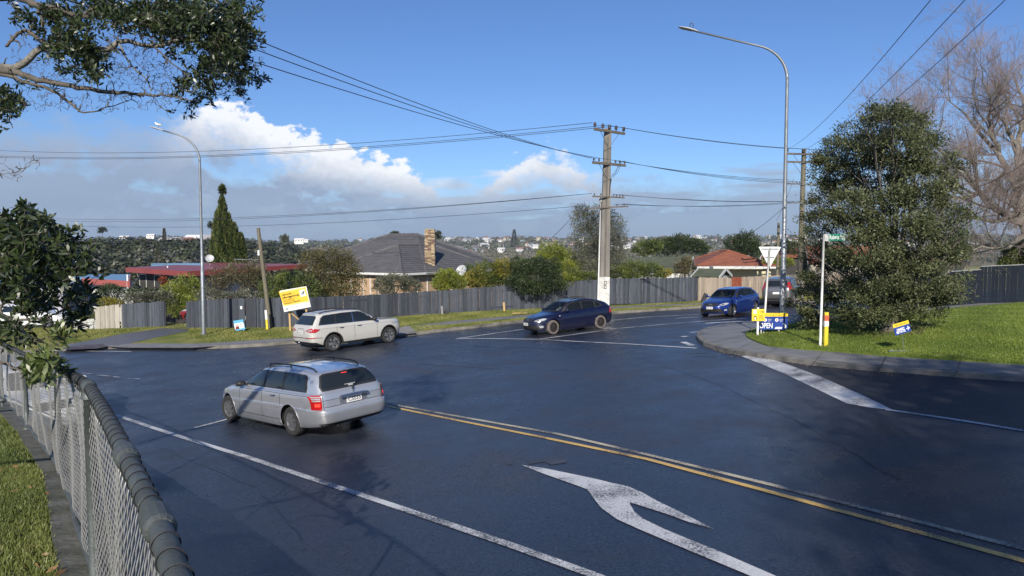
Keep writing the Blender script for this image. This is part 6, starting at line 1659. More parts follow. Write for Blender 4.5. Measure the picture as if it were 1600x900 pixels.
for k in range(14):
    xx = x0 + .02 + k * (W_*.93) / 14
    mb.prism([(xx,y0-.005),(xx+.045,y0-.005),(xx+.07,y0+.055),(xx+.025,y0+.055)], .003, o_ + f_, ex, ez, 0); mb.prism([(xx-.08,y1*.985-.055),(xx-.035,y1*.985-.055),(xx-.02,y1*.985),(xx-.065,y1*.985)], .003, o_ + f_, ex, ez, 0)
f2 = n_ * .009
text_mesh('Look out for', .15, mb, o_ + f2 + ex*(W_*.06) + ez*(H_*.74), ex, ez, 2, width=W_*.36, bold=.005)
text_mesh('yellow-legged hornets', .15, mb, o_ + f2 + ex*(W_*.06) + ez*(H_*.61), ex, ez, 2, width=W_*.63, bold=.005)
text_mesh('Report sightings to', .10, mb, o_ + f2 + ex*(W_*.06) + ez*(H_*.51), ex, ez, 2, width=W_*.42)
text_mesh('Biosecurity New Zealand', .10, mb, o_ + f2 + ex*(W_*.06) + ez*(H_*.43), ex, ez, 2, width=W_*.42)
text_mesh('report.mpi.govt.nz   0800 80 99 66', .09, mb, o_ + f2 + ex*(W_*.06) + ez*(H_*.345), ex, ez, 2, width=W_*.62, bold=.003)
text_mesh('Biosecurity New Zealand', .07, mb, o_ + f2 + ex*(W_*.18) + ez*(H_*.12), ex, ez, 4, width=W_*.30); text_mesh('govt.nz', .06, mb, o_ + f2 + ex*(W_*.76) + ez*(H_*.13), ex, ez, 4, width=W_*.18)
mb.prism([(W_*.11,H_*.06),(W_*.15,H_*.06),(W_*.16,H_*.16),(W_*.10,H_*.16)], .003, o_ + f_, ex, ez, 4)
mb.prism([(W_*.72,H_*.53),(W_*.93,H_*.53),(W_*.92,H_*.84),(W_*.71,H_*.84)], .004, o_ + f_, ex, ez, 3)
# the insect: body, head, wings, legs
cx_, cy_ = W_*.82, H_*.69
mb.prism([(cx_-.13,cy_-.03),(cx_-.02,cy_-.01),(cx_+.06,cy_+.03),(cx_+.10,cy_+.02),(cx_+.09,cy_-.02),(cx_+.0,cy_-.05)], .003, o_ + f2, ex, ez, 2)
mb.prism([(cx_-.02,cy_+.01),(cx_+.08,cy_+.09),(cx_+.15,cy_+.06),(cx_+.06,cy_+.02)], .003, o_ + f2, ex, ez, 2)
for q in (-.07, 0, .06): mb.prism([(cx_+q,cy_-.02),(cx_+q+.012,cy_-.02),(cx_+q-.02,cy_-.09),(cx_+q-.032,cy_-.09)], .002, o_ + f2, ex, ez, 2)
mb.build('board', [M_swhite, mat('hornet_yellow', (.80,.52,.055), (.76,.49,.05), 2, .5), mat('sign_black', (.04,.035,.02), None, 3, .6), mat('sign_pale', (.72,.73,.76), None, 3, .5), mat('sign_slate', (.18,.28,.32), None, 3, .5)], root)
def gz(p): return float(S(p.x, p.y)) + .12
for (px0, py0, Y0) in ((452, 487, 37.4), (478.5, 482, 36.9)):
    t_ = P(px0, py0 - 6, Y0); b_ = P(px0 + 2, py0 + 33, Y0); b_.z = gz(b_); mb = MB(); mb.beam(b_ - O - Vector((0,0,.1)), t_ - O, .09, .07, (0,1,0)); mb.build('leg', W_raw, root)
a_, b_ = P(453,487,37.35), P(470,502,37.5); mb = MB(); mb.beam(a_ - O, b_ - O + (b_-a_)*.7, .07, .04, (0,1,0)); mb.build('brace', W_raw, root)
a_, b_ = P(479,487,36.9), P(457,513,37.4); mb = MB(); mb.beam(a_ - O, b_ - O, .05, .03, (0,1,0)); mb.build('brace', W_raw, root)
# blue corflute sign at the garden gate
cp_ = [P(368.5,517,38.3), P(383.5,514.5,38.2), P(380.5,498.5,38.2), P(367,501,38.3)]; O = G(375,520,h=vh); root = empty('corflute_sign', tuple(O), 0, 'small sky blue and white picture sign on the grass before the garden gate', 'sign')
ex = (cp_[1]-cp_[0]).normalized(); z_ = cp_[3]-cp_[0]; n_ = ex.cross(z_).normalized(); ez = n_.cross(ex); W_ = (cp_[1]-cp_[0]).length; H_ = z_.dot(ez); o_ = cp_[0] - O
mb = MB(); mb.prism([(0,0),(W_,0),(W_-.02,H_*.42),(W_-.02,H_*.5),(W_-.04,H_),(-.04,H_)], .008, o_, ex, ez, 0); mb.prism([(-.02,H_*.16),(W_*.9,H_*.16),(W_*.96,H_*.45),(W_*.86,H_*.72),(-.03,H_*.72)], .004, o_ + n_*.006, ex, ez, 1)
mb.prism([(.02,H_*.14),(W_*.42,H_*.14),(W_*.40,H_*.40),(.05,H_*.40)], .004, o_ + n_*.011, ex, ez, 2); mb.prism([(W_*.15,H_*.15),(W_*.26,H_*.15),(W_*.26,H_*.42),(W_*.16,H_*.42)], .004, o_ + n_*.016, ex, ez, 3); mb.prism([(W_*.16,H_*.44),(W_*.32,H_*.44),(W_*.32,H_*.60),(W_*.18,H_*.60)], .004, o_ + n_*.011, ex, ez, 4)
text_mesh('Thank you', .09, mb, o_ + n_*.016 + ex*(W_*.48) + ez*(H_*.5), ex, ez, 2, width=W_*.34); text_mesh('Vote', .09, mb, o_ + n_*.016 + ex*(W_*.48) + ez*(H_*.3), ex, ez, 2, width=W_*.3)
mb.build('board', [mat('sky_blue', (.10,.38,.60), (.11,.4,.62), 2, .5), M_swhite, M_ink, mat('sign_red2', (.5,.03,.04), None, 3, .5), M_skin], root)
for s_ in (.2,.8):
    mb = MB(); q_ = o_ + ex*(W_*s_); mb.beam(Vector((q_.x, q_.y+.02, -.1)), q_ + Vector((0,.02,.3)), .02, .02, (0,1,0)); mb.build('leg', M_white_post, root)
# ================================================================== vegetation
G_ = np.random.default_rng(11)
def leaves(name, C, D, ln, wd, m, parent=None, six=False, kind='stuff', varbase=None, droop=.0, spread=.35):
    """one leaf per centre C (n,3) pointing along D (n,3)"""
    n = len(C)
    if n == 0: return None
    D = D / (np.linalg.norm(D, axis=1, keepdims=True) + 1e-9)
    ref = G_.normal(size=(n, 3)); X_ = np.cross(D, ref); X_ /= np.linalg.norm(X_, axis=1, keepdims=True) + 1e-9
    N_ = np.cross(X_, D)
    L = (ln * G_.uniform(.65, 1.25, n))[:, None]; W = (wd * G_.uniform(.7, 1.2, n))[:, None] / 2
    if six:
        sag = N_ * L * .12
        V = np.stack([C, C + D*L*.3 + X_*W*.85, C + D*L*.3 - X_*W*.85, C + D*L*.7 + X_*W*.9 - sag*.5, C + D*L*.7 - X_*W*.9 - sag*.5, C + D*L - sag], 1)
        i = np.arange(n)[:, None] * 6
        T = np.concatenate([i + [0, 1, 2, 2], i + [1, 3, 4, 2], i + [3, 5, 5, 4]])
        tri = np.concatenate([i + [0, 1, 2], i + [1, 3, 2], i + [3, 4, 2], i + [3, 5, 4]])
        var = np.clip(G_.normal(.5, .25, n), 0, 1) if varbase is None else np.clip(varbase + G_.normal(0, .18, n), 0, 1)
        return _leafobj(name, V.reshape(-1, 3), tri, m, parent, np.tile(var, 4), kind)
    V = np.stack([C, C + D*L*.5 + X_*W, C + D*L - N_*L*droop, C + D*L*.5 - X_*W], 1)
    var = np.clip(G_.normal(.5, .25, n), 0, 1) if varbase is None else np.clip(varbase + G_.normal(0, .18, n), 0, 1)
    return _leafobj(name, V.reshape(-1, 3), np.arange(n*4).reshape(n, 4), m, parent, var, kind)
def _leafobj(name, V, F_i, m, parent, var, kind):
    o = np_mesh(name, V, F_i, m, parent, var)
    if kind: o['kind'] = kind
    return o
def unit(n): 
    v = G_.normal(size=(n, 3)); return v / np.linalg.norm(v, axis=1, keepdims=True)
def lumps_points(lumps, n, shell=.45):
    """points in a union of ellipsoids (cx,cy,cz,rx,ry,rz), denser near the skin, clumped; returns points, outward directions, clump tone"""
    L = np.array(lumps, float); vol = (L[:, 3] * L[:, 4] * L[:, 5]) ** .75; k = G_.choice(len(L), n, p=vol / vol.sum())
    nc = max(12, n // 45); cd = unit(nc); 
    u = cd[G_.integers(0, nc, n)] + G_.normal(0, .16, (n, 3)); u /= np.linalg.norm(u, axis=1, keepdims=True)
    r = shell + (1 - shell) * G_.random(n) ** .6; r = r * (1 + .16 * np.sin(u[:, 0]*9 + k) * np.cos(u[:, 2]*8 + 2*k) + .10 * np.sin(u[:, 1]*11 + u[:, 2]*13 + k)) * np.where(G_.random(n) < .06, G_.uniform(1, 1.22, n), 1)
    P_ = L[k, :3] + u * L[k, 3:6] * r[:, None]
    tone = .5 + .3 * np.sin(P_[:, 0]*2.7 + P_[:, 2]*3.3) * np.cos(P_[:, 1]*2.1 + P_[:, 2]*1.9)
    return P_, u, tone
LM = {}
def lm(name, c1, c2, **k):
    if name not in LM: LM[name] = leaf_mat(name, c1, c2, **k)
    return LM[name]
F_dark = lm('dark_leaf', (.010,.020,.009), (.06,.085,.026), trans=.12)
F_hedge = lm('hedge_leaf', (.022,.045,.010), (.17,.20,.045))
F_lime = lm('lime_leaf', (.07,.10,.015), (.30,.33,.045))
F_olive = lm('olive_leaf', (.05,.058,.036), (.22,.22,.155), rough=.4)
F_tan = lm('tan_leaf', (.06,.055,.025), (.17,.15,.075))
F_cypr = lm('cypress_leaf', (.022,.038,.01), (.115,.135,.036), trans=.1)
F_yel = lm('yellow_leaf', (.06,.09,.015), (.34,.28,.05))
F_ever = lm('evergreen_leaf', (.028,.04,.016), (.155,.17,.075), rough=.5, spec=.35, trans=.15)
F_poh = lm('glossy_leaf', (.012,.024,.008), (.062,.085,.026), rough=.38, spec=.6, trans=.18)  # colour darkened to stand in for the crown shading its own leaves
F_far = lm('far_tree_leaf', (.028,.036,.018), (.066,.074,.034), trans=.1)
F_far2 = lm('far_light_tree_leaf', (.04,.05,.02), (.12,.125,.06), trans=.1)
F_grey = lm('bare_scrub', (.09,.085,.07), (.19,.18,.15), trans=.05)
M_bark = mat('bark', (.13,.115,.095), (.07,.06,.05), 6, .9, bump=.5, stretch=(1,1,.3))
M_bark2 = mat('pale_lichen_bark', (.25,.24,.20), (.10,.088,.075), 7, .9, bump=.6, contrast=1.5)
M_twig = mat('grey_twig', (.34,.31,.28), (.20,.17,.155), 5, .9)
M_purple = mat('purple_twig', (.34,.26,.24), (.21,.155,.145), 3, .9)
def trunk_for(root, h, r, spread_, top, m=M_bark, n=7, seed=1, base=(0,0,0)):
    """tapered trunk with limbs reaching into the crown"""
    rr_ = random.Random(seed); mb = MB(); base = Vector(base)
    mb.tube([base + Vector((0,0,-.15)), base + Vector((0,0,h*.4)), base + Vector((rr_.uniform(-.1,.1), 0, h))], [r*1.3, r, r*.8], 9)
    for k in range(n):
        a = 2*math.pi*k/n + rr_.uniform(-.3,.3); d = Vector((math.cos(a)*spread_, math.sin(a)*spread_, top*rr_.uniform(.5,.95)))
        s0 = base + Vector((0,0,h*rr_.uniform(.6,1))); mb.tube([s0, s0 + d*.45 + Vector((0,0,.1)), s0 + d], [r*.5, r*.28, r*.08], 6)
    return mb.build('trunk', m, root, smooth=True)
def shrub(label, base, lumps, n, ln, m, cat='shrub', name='shrub', group=None, stem=True, six=False, shell=.45, wd=None, up=.5):
    root = empty(name, tuple(base), 0, label, cat, group)
    P_, u, tone = lumps_points(lumps, n, shell)
    D = u * .8 + G_.normal(0, .5, (n, 3)) + np.array([0, 0, up])
    leaves('foliage', P_, D, ln, wd or ln*.5, m, root, varbase=tone)
    if stem:
        z = min(l[2] - l[5] for l in lumps); sp = max(l[3] for l in lumps) * .6; trunk_for(root, max(.3, .35*(max(l[2] for l in lumps))), .06 + .02*sp, sp, max(.4, max(l[2] for l in lumps) - .2), n=6, seed=len(P_))
    return root
def at_px(px, py, Y, z=None):
    p = P(px, py, Y)
    if z is not None: p.z = z
    return p
def px_lumps(base, items, seed=0):
    """items: (px, py, Y, half-width px, half-height px) -> ellipsoids relative to base"""
    out = []
    for (px, py, Y, w, h) in items:
        c = P(px, py, Y) - base; k = Y / F; out.append((c.x, c.y, c.z, w*k, max(w*k*.75, .3), h*k))
    return out
def px_shrub(label, bpx, Yb, items, n, ln, m, **k):
    b = P(bpx[0], bpx[1], Yb); return shrub(label, b, px_lumps(b, items), n, ln, m, **k)

# ---- hedges and shrubs behind the grey fence (photo left to right)
px_shrub('low yellow green bush above the white block wall', (130,500), 46, [(120,497,46,16,9),(138,493,46,14,9)], 2500, .11, F_hedge)
px_shrub('bright yellow leaved bush behind the pale weathered fence', (172,480), 46, [(165,472,46,16,8),(182,474,46,12,7)], 2600, .11, F_yel)
px_shrub('dark green bush under the blue roofed wing of the red house', (178,480), 48, [(172,458,48,22,14),(160,462,48,14,14)], 3000, .12, F_dark)
px_shrub('grey green hedge behind the short grey fence', (222,485), 45.6, [(212,466,45.6,20,9),(236,465,45.6,22,9),(258,468,45.6,16,12)], 5200, .11, F_olive)
px_shrub('dark spreading shrub below the windows of the red house', (225,470), 50, [(218,458,50,22,8),(236,457,50,16,8)], 2400, .12, F_dark)
px_shrub('tall yellow green shrub in front of the red house beside the street lamp', (285,490), 47, [(292,450,47,24,22),(272,460,47,22,20),(303,460,47,18,24),(282,478,46,26,18)], 9000, .12, F_lime)
px_shrub('small red leaved shrub before the red house windows', (258,460), 49, [(256,441,49,7,8)], 600, .12, lm('red_leaf', (.18,.04,.02), (.35,.10,.04)))
px_shrub('green hedge above the grey fence right of the gateway', (345,480), 43, [(330,466,43,22,14),(360,468,43,26,12),(390,466,43,24,14)], 6500, .11, F_olive)
px_shrub('feathery brown green tree behind the fence left of the leaning pole', (380,470), 46, [(352,432,46,26,20),(384,425,46,34,22),(400,440,46,28,24),(340,448,46,20,16)], 9000, .11, F_tan, cat='tree', name='tree', shell=.2)
px_shrub('broad green shrub behind the yellow hornet board', (455,480), 43.5, [(428,452,43.5,26,22),(452,446,43.5,26,24),(478,452,43.5,24,24),(440,470,43,34,20)], 13000, .11, F_hedge)
px_shrub('brown tinged spreading tree left of the brick house', (512,470), 46, [(490,412,46,26,22),(518,404,46,34,20),(540,418,46,26,24),(505,438,46,42,26),(545,440,46,26,24),(520,460,45,40,20)], 17000, .12, lm('bronze_leaf', (.055,.055,.018), (.155,.135,.05)), cat='tree', name='tree', shell=.25)
px_shrub('grey green clipped bush before the brick house windows, drooping over the fence', (618,470), 44.6, [(600,446,44.6,18,14),(620,441,44.6,26,13),(644,448,44.6,16,11),(606,458,44.3,12,10)], 9000, .10, F_olive)
px_shrub('bright green shrub beside the satellite dish at the brick house corner', (700,462), 45.2, [(700,436,45.2,20,16),(690,444,45.2,16,12),(716,442,45.2,14,12)], 6500, .11, F_lime)
px_shrub('mixed green hedge right of the satellite dish', (762,458), 46, [(740,430,46,20,18),(766,426,46,24,20),(790,428,46,20,20),(760,440,46,34,14)], 12000, .11, F_hedge)
px_shrub('dark rounded camellia bush overhanging the long grey fence', (836,462), 44.7, [(836,430,44.5,34,26),(812,436,44.5,18,18),(862,436,44.5,18,18),(824,448,44,20,13),(842,416,44.8,22,15),(820,418,44.5,16,13),(856,422,44.7,18,14),(846,450,44,16,10),(800,440,44.3,12,9),(876,446,44.2,12,8),(866,412,45,11,9),(806,410,45,10,9)], 22000, .10, F_dark, shell=.5)
px_shrub('bright lime green tree left of the concrete power pole', (868,450), 48, [(862,400,48,24,22),(878,412,48,26,24),(850,408,48,18,16),(888,424,47,22,20),(880,438,45.4,24,12)], 16000, .11, F_lime, cat='tree', name='tree')
px_shrub('tall grey green olive tree directly behind the concrete power pole', (936,450), 47, [(912,345,47,22,24),(938,345,47,26,26),(962,358,47,20,26),(916,372,47,26,28),(950,380,47,34,30),(925,402,47,34,26),(960,408,47,28,24),(935,425,47,42,18),(908,330,47,12,12)], 30000, .10, F_olive, cat='tree', name='tree', shell=.25)
px_shrub('green hedge right of the concrete power pole', (985,440), 46.5, [(968,428,46.5,20,14),(990,424,46.5,26,16),(1018,424,46.5,20,14)], 9500, .10, F_hedge)
px_shrub('low leafy hedge between the lime green tree and the concrete pole', (905,450), 45.6, [(895,434,45.6,20,13),(918,436,45.6,18,11),(985,430,46,12,8)], 5200, .11, F_hedge)
px_shrub('golden tipped hedge between satellite dish hedge and camellia', (795,450), 45.8, [(788,420,45.8,20,16),(806,424,45.8,16,16),(745,434,45.4,20,14)], 6500, .11, F_yel)
px_shrub('small golden bush right of the green hedge', (1036,436), 47, [(1036,426,47,14,9)], 1800, .10, F_yel)
px_shrub('wispy brown bush before the mossy garage roof', (1070,434), 48, [(1066,420,48,16,16),(1074,410,48,10,12)], 2600, .11, F_tan, shell=.1)
px_shrub('dark green tree rising behind the orange roofed house', (1160,420), 88, [(1150,385,88,18,18),(1166,382,88,20,20),(1178,392,88,14,14)], 7000, .22, F_dark, cat='tree', name='tree')
px_shrub('golden green tree in the row beyond the green roofed house', (1010,410), 92, [(1006,388,92,18,12),(1022,384,92,14,12)], 3800, .22, F_hedge, cat='tree', name='tree')
px_shrub('wide dark green tree in the row beyond the green roofed house', (1058,410), 96, [(1040,386,96,22,14),(1064,382,96,26,14),(1086,386,96,20,12),(1098,392,96,12,8)], 9000, .24, F_dark, cat='tree', name='tree')
px_shrub('dark shrub beneath the white fascia near the second power pole', (1232,415), 66, [(1225,385,66,14,9),(1243,390,66,12,12)], 2200, .16, F_dark)
px_shrub('yellow green bush behind the thin timber pole', (1215,445), 62, [(1205,412,62,14,8),(1226,411,62,14,8)], 2400, .14, F_lime)
px_shrub('glossy dark green bush at the right edge above the navy fence', (1590,440), 38, [(1592,400,38,26,22),(1610,392,38,28,26),(1572,412,38,14,12)], 9000, .11, F_hedge)
# cypress: dense upright columns with a tuft on a bare leader
cb = P(355, 425, 75); root = empty('cypress_tree', tuple(cb), 0, 'tall dark conical cypress with a tuft at its tip behind the red house', 'tree'); k_ = 75 / F
PP, UU, TT = [], [], []
for (px, top, bot, w) in ((349,308,420,15),(342,330,420,14),(357,335,420,14),(366,350,420,14),(376,366,420,11),(336,368,420,10),(350,350,420,22),(370,388,420,18)):
    n = 7000; t = G_.random(n) ** .8; a = G_.uniform(0, 2*np.pi, n); rr_ = w * .92 * (t ** .55) * np.where(t > .8, 1 - (t - .8) * 1.2, 1) * (.72 + .28 * np.abs(np.sin(a * 4.5 + 3*np.sin(t*5)))) * (.75 + .3 * G_.random(n))
    c = P(px, 400, 75) - cb; PP.append(np.stack([c.x + rr_*np.cos(a)*k_, c.y + rr_*np.sin(a)*k_, (P(px, top, 75).z - cb.z) - t*(bot - top)*k_], 1)); UU.append(np.stack([np.cos(a)*.45, np.sin(a)*.45, np.ones(n)], 1)); TT.append(.45 + .35*np.sin(a*4.5 + 3*np.sin(t*5)))
n = 500; v = unit(n) * G_.random((n, 1)) ** .4; c = P(347.5, 297, 75) - cb; PP.append(np.stack([c.x + v[:,0]*3.2*k_, c.y + v[:,1]*3.2*k_, c.z + v[:,2]*6.5*k_], 1)); UU.append(v + [0,0,.6]); TT.append(np.full(n, .4))
leaves('foliage', np.concatenate(PP), np.concatenate(UU) + G_.normal(0,.25,(sum(map(len,PP)),3)), .34, .13, F_cypr, root, varbase=np.concatenate(TT))
mb = MB(); q = P(347.5, 312, 75) - cb; mb.tube([(0,0,-1),(q.x*.6,0,q.z*.6),tuple(q),tuple(P(347.5,292,75)-cb)], [.4,.25,.08,.05], 8); mb.build('trunk', M_bark, root)

# ---- big evergreen on the corner lawn
tb = G(1392, 517, h=lawn_h); root = empty('evergreen_tree', tuple(tb), 0, 'big rounded evergreen tree with small olive leaves on the corner lawn', 'tree')
Y0 = tb.y
it = [(1392,205,34,34),(1362,215,30,26),(1335,245,30,28),(1420,232,36,34),(1300,238,22,24),(1312,272,32,28),(1370,270,46,40),(1435,285,40,40),(1290,305,26,22),(1330,325,40,34),(1400,335,56,44),(1462,335,30,34),(1285,350,28,26),
      (1350,385,54,36),(1440,385,52,42),(1275,395,26,24),(1300,430,40,34),(1370,435,56,40),(1440,440,46,38),(1490,405,14,20),(1260,445,22,20),(1290,480,42,28),(1262,500,18,14),(1350,480,44,30),(1420,475,50,30),(1480,455,28,22),(1340,500,24,16),(1490,385,26,26),(1395,180,22,14),(1480,300,18,22),(1330,208,26,24),(1442,212,24,26),(1283,262,22,22),(1478,258,18,24),(1505,340,14,20),(1268,332,18,18),(1250,385,14,18),(1500,372,12,14),(1242,470,12,14),(1500,440,14,16),(1358,178,16,12),(1425,182,16,12)]
lumps = []
for (px, py, w, h) in it:
    Yc = Y0 + (rnd.uniform(-1.3, 1.3) if px > 1318 else rnd.uniform(1.5, 2.6)); c = P(px, py, Yc) - tb; k_ = Yc / F; lumps.append((c.x, c.y, c.z, w*k_*.92, w*k_*.95, h*k_*.88))
Cc, cu, _ = lumps_points(lumps, 1250, .5); per = 84; n = len(Cc) * per
PA = np.repeat(Cc, per, 0) + G_.normal(0, 1, (n, 3)) * np.repeat(G_.uniform(.085, .185, len(Cc)), per)[:, None] * [1, 1, .75]; u = np.repeat(cu, per, 0) * .6 + (PA - np.repeat(Cc, per, 0)) * 3; tone = np.repeat(G_.uniform(.1, .8, len(Cc)), per)
leaves('foliage', PA, u*.6 + G_.normal(0,.6,(n,3)) + [0,0,.25], .095, .042, F_ever, root, varbase=tone)
mb = MB(); tk = [(0,0,-.2),(.02,0,.25),(.0,.0,.75)]; mb.tube(tk, [.34,.26,.23], 12)
for l in lumps:
    a = Vector((0,0,.55 + .25*rnd.random())); b = Vector(l[:3]); m_ = a.lerp(b, .5) + Vector((rnd.uniform(-.2,.2), rnd.uniform(-.2,.2), -.12 if b.z < 2.5 else .1)); mb.tube([a, a.lerp(m_,.6), m_, b], [.07,.05,.032,.012], 6)
    for q in range(7): v = Vector(unit(1)[0]); c = b + Vector((v.x*l[3], v.y*l[4], v.z*l[5]))*.95; s0 = m_.lerp(b, rnd.uniform(.3,1)); mb.tube([s0, s0.lerp(c,.5)+Vector((0,0,-.04)), c], [.016,.011,.005], 4)
mb.build('trunk', M_bark, root, smooth=True)
drape('mulch', [(tb.x + math.cos(a)*(1.15+.35*math.sin(3*a+1)+.2*math.sin(7*a)), tb.y + math.sin(a)*(1.0+.3*math.sin(4*a))) for a in np.linspace(0, 6.1, 26)], lambda x, y: lawn_h(x, y) + .02, mat('leaf_litter', (.085,.055,.035), (.05,.045,.02), 9, .95, bump=.6), 0, .3, kind='stuff')

# ---- recursive bare branches (vectorised level by level)
def polylines(A, D, L, K, wob, grav, R0, R1):
    n = len(A); pts = np.zeros((n, K, 3)); pts[:, 0] = A; d = D.copy(); st = (L / (K-1))[:, None]
    for k in range(1, K):
        d = d + G_.normal(0, wob, (n, 3)) + np.array([0,0,grav]); d /= np.linalg.norm(d, axis=1, keepdims=True); pts[:, k] = pts[:, k-1] + d * st
    t = np.linspace(0, 1, K)[None]; return pts, R0[:, None] * (1 - t) + R1[:, None] * t
def children_of(pts, rad_, m_, tmin, ang, Lf, Ls, rr_, up=0.0, tbias=1.0):
    n, K, _ = pts.shape; k = np.repeat(np.arange(n), m_); t = tmin + (1 - tmin) * G_.random(len(k)) ** tbias; f = t * (K-1); i = np.minimum(f.astype(int), K-2); fr = (f - i)[:, None]
    A = pts[k, i] * (1-fr) + pts[k, i+1] * fr; T = pts[k, i+1] - pts[k, i]; T /= np.linalg.norm(T, axis=1, keepdims=True) + 1e-9
    R_ = G_.normal(size=T.shape); side = np.cross(T, R_); side /= np.linalg.norm(side, axis=1, keepdims=True); a = ang * G_.uniform(.6, 1.3, len(k))[:, None]
    D = T * np.cos(a) + side * np.sin(a) + np.array([0, 0, up]); D /= np.linalg.norm(D, axis=1, keepdims=True)
    return A, D, Lf * G_.uniform(1 - Ls, 1 + Ls, len(k)), (rad_[k, i] * rr_)
def bare_tree(label, base, limbs, levels, m, r0, name='bare_tree', parent_extra=None):
    root = empty(name, tuple(base), 0, label, 'tree'); mb = MB()
    VS, FS, off = [], [], 0
    L0 = []
    for pts, ra, rb in limbs:
        q = [Vector(p) - base for p in pts]; K = 10; cum_ = [0]
        for a, b in zip(q, q[1:]): cum_.append(cum_[-1] + (b-a).length)
        o = []
        for k in range(K):
            s_ = cum_[-1]*k/(K-1); j = max(i for i in range(len(cum_)) if cum_[i] <= s_+1e-9); j = min(j, len(q)-2); o.append(q[j].lerp(q[j+1], (s_-cum_[j])/(cum_[j+1]-cum_[j])) + Vector(G_.normal(0, .05, 3)) * (0 if k == 0 else 1))
        L0.append((np.array(o), np.linspace(ra, rb, K)))
    pts = np.array([a for a, _ in L0]); ra = np.array([b for _, b in L0])
    V, Fq = tubes_np(pts, ra, 9); trunk = np_mesh('trunk', V, Fq, m[0], root, smooth=True)
    allp = (pts, ra); cnt = 0
    for li, (mm, tmin, ang, Lf, Ls, rr_, up, K, wob, grav, nside) in enumerate(levels):
        A, D, L, R0 = children_of(allp[0], allp[1], mm, tmin, ang, Lf, Ls, rr_, up)
        R0 = np.maximum(R0, .004); p, r_ = polylines(A, D, L, K, wob, grav, R0, R0*.35); V, Fq = tubes_np(p, r_, nside)
        o = np_mesh('branches' if li < len(levels) - 1 else 'twigs', V, Fq, m[min(li+1, len(m)-1)], root); o['kind'] = 'stuff'; allp = (p, r_)
    return root, allp
bb = P(1640, 470, 37); bb.z = float(lawn_h(bb.x, bb.y)) - .1
def B_(px, py, dy=0): return P(px, py, 37 + dy)
limbs = [([bb, B_(1600,350), B_(1590,290), B_(1560,240,1), B_(1510,180,1), B_(1475,150,1)], .34, .012),
         ([B_(1600,350), B_(1555,330,-1), B_(1520,290,-1), B_(1475,240,-2), B_(1432,190,-2)], .22, .012),
         ([B_(1597,330), B_(1560,345,-1), B_(1510,335,-2), B_(1470,350,-2)], .16, .03),
         ([B_(1590,290), B_(1590,230,1), B_(1600,170,2), B_(1585,110,2)], .2, .04),
         ([B_(1575,265), B_(1540,300,1), B_(1500,310,2), B_(1460,300,2)], .13, .03),
         ([bb, B_(1630,300), B_(1650,200), B_(1630,120)], .3, .06), ([B_(1590,230,1), B_(1550,160,0), B_(1530,110,0)], .10, .012), ([B_(1475,240,-2), B_(1440,200,-2), B_(1412,200,-2)], .04, .01), ([B_(1555,330,-1), B_(1500,260,-3), B_(1440,260,-3)], .1, .03),
         ([B_(1560,240,1), B_(1545,180,0), B_(1560,130,-1)], .13, .03),
         ([B_(1602,370), B_(1570,390,-1), B_(1530,385,-2), B_(1500,400,-2)], .13, .03)]
bare_tree('large bare winter tree with pale lichened limbs at the right edge', bb, limbs,
    [(10, .15, .85, 2.5, .45, .42, .15, 7, .15, .05, 6), (8, .15, .8, 1.35, .4, .5, .15, 6, .2, .04, 4), (7, .15, .75, .75, .4, .6, .2, 5, .22, .05, 3), (5, .2, .6, .4, .4, .8, .3, 4, .2, .05, 3)],
    [M_bark2, M_bark, M_bark2, M_twig, M_purple], .34)

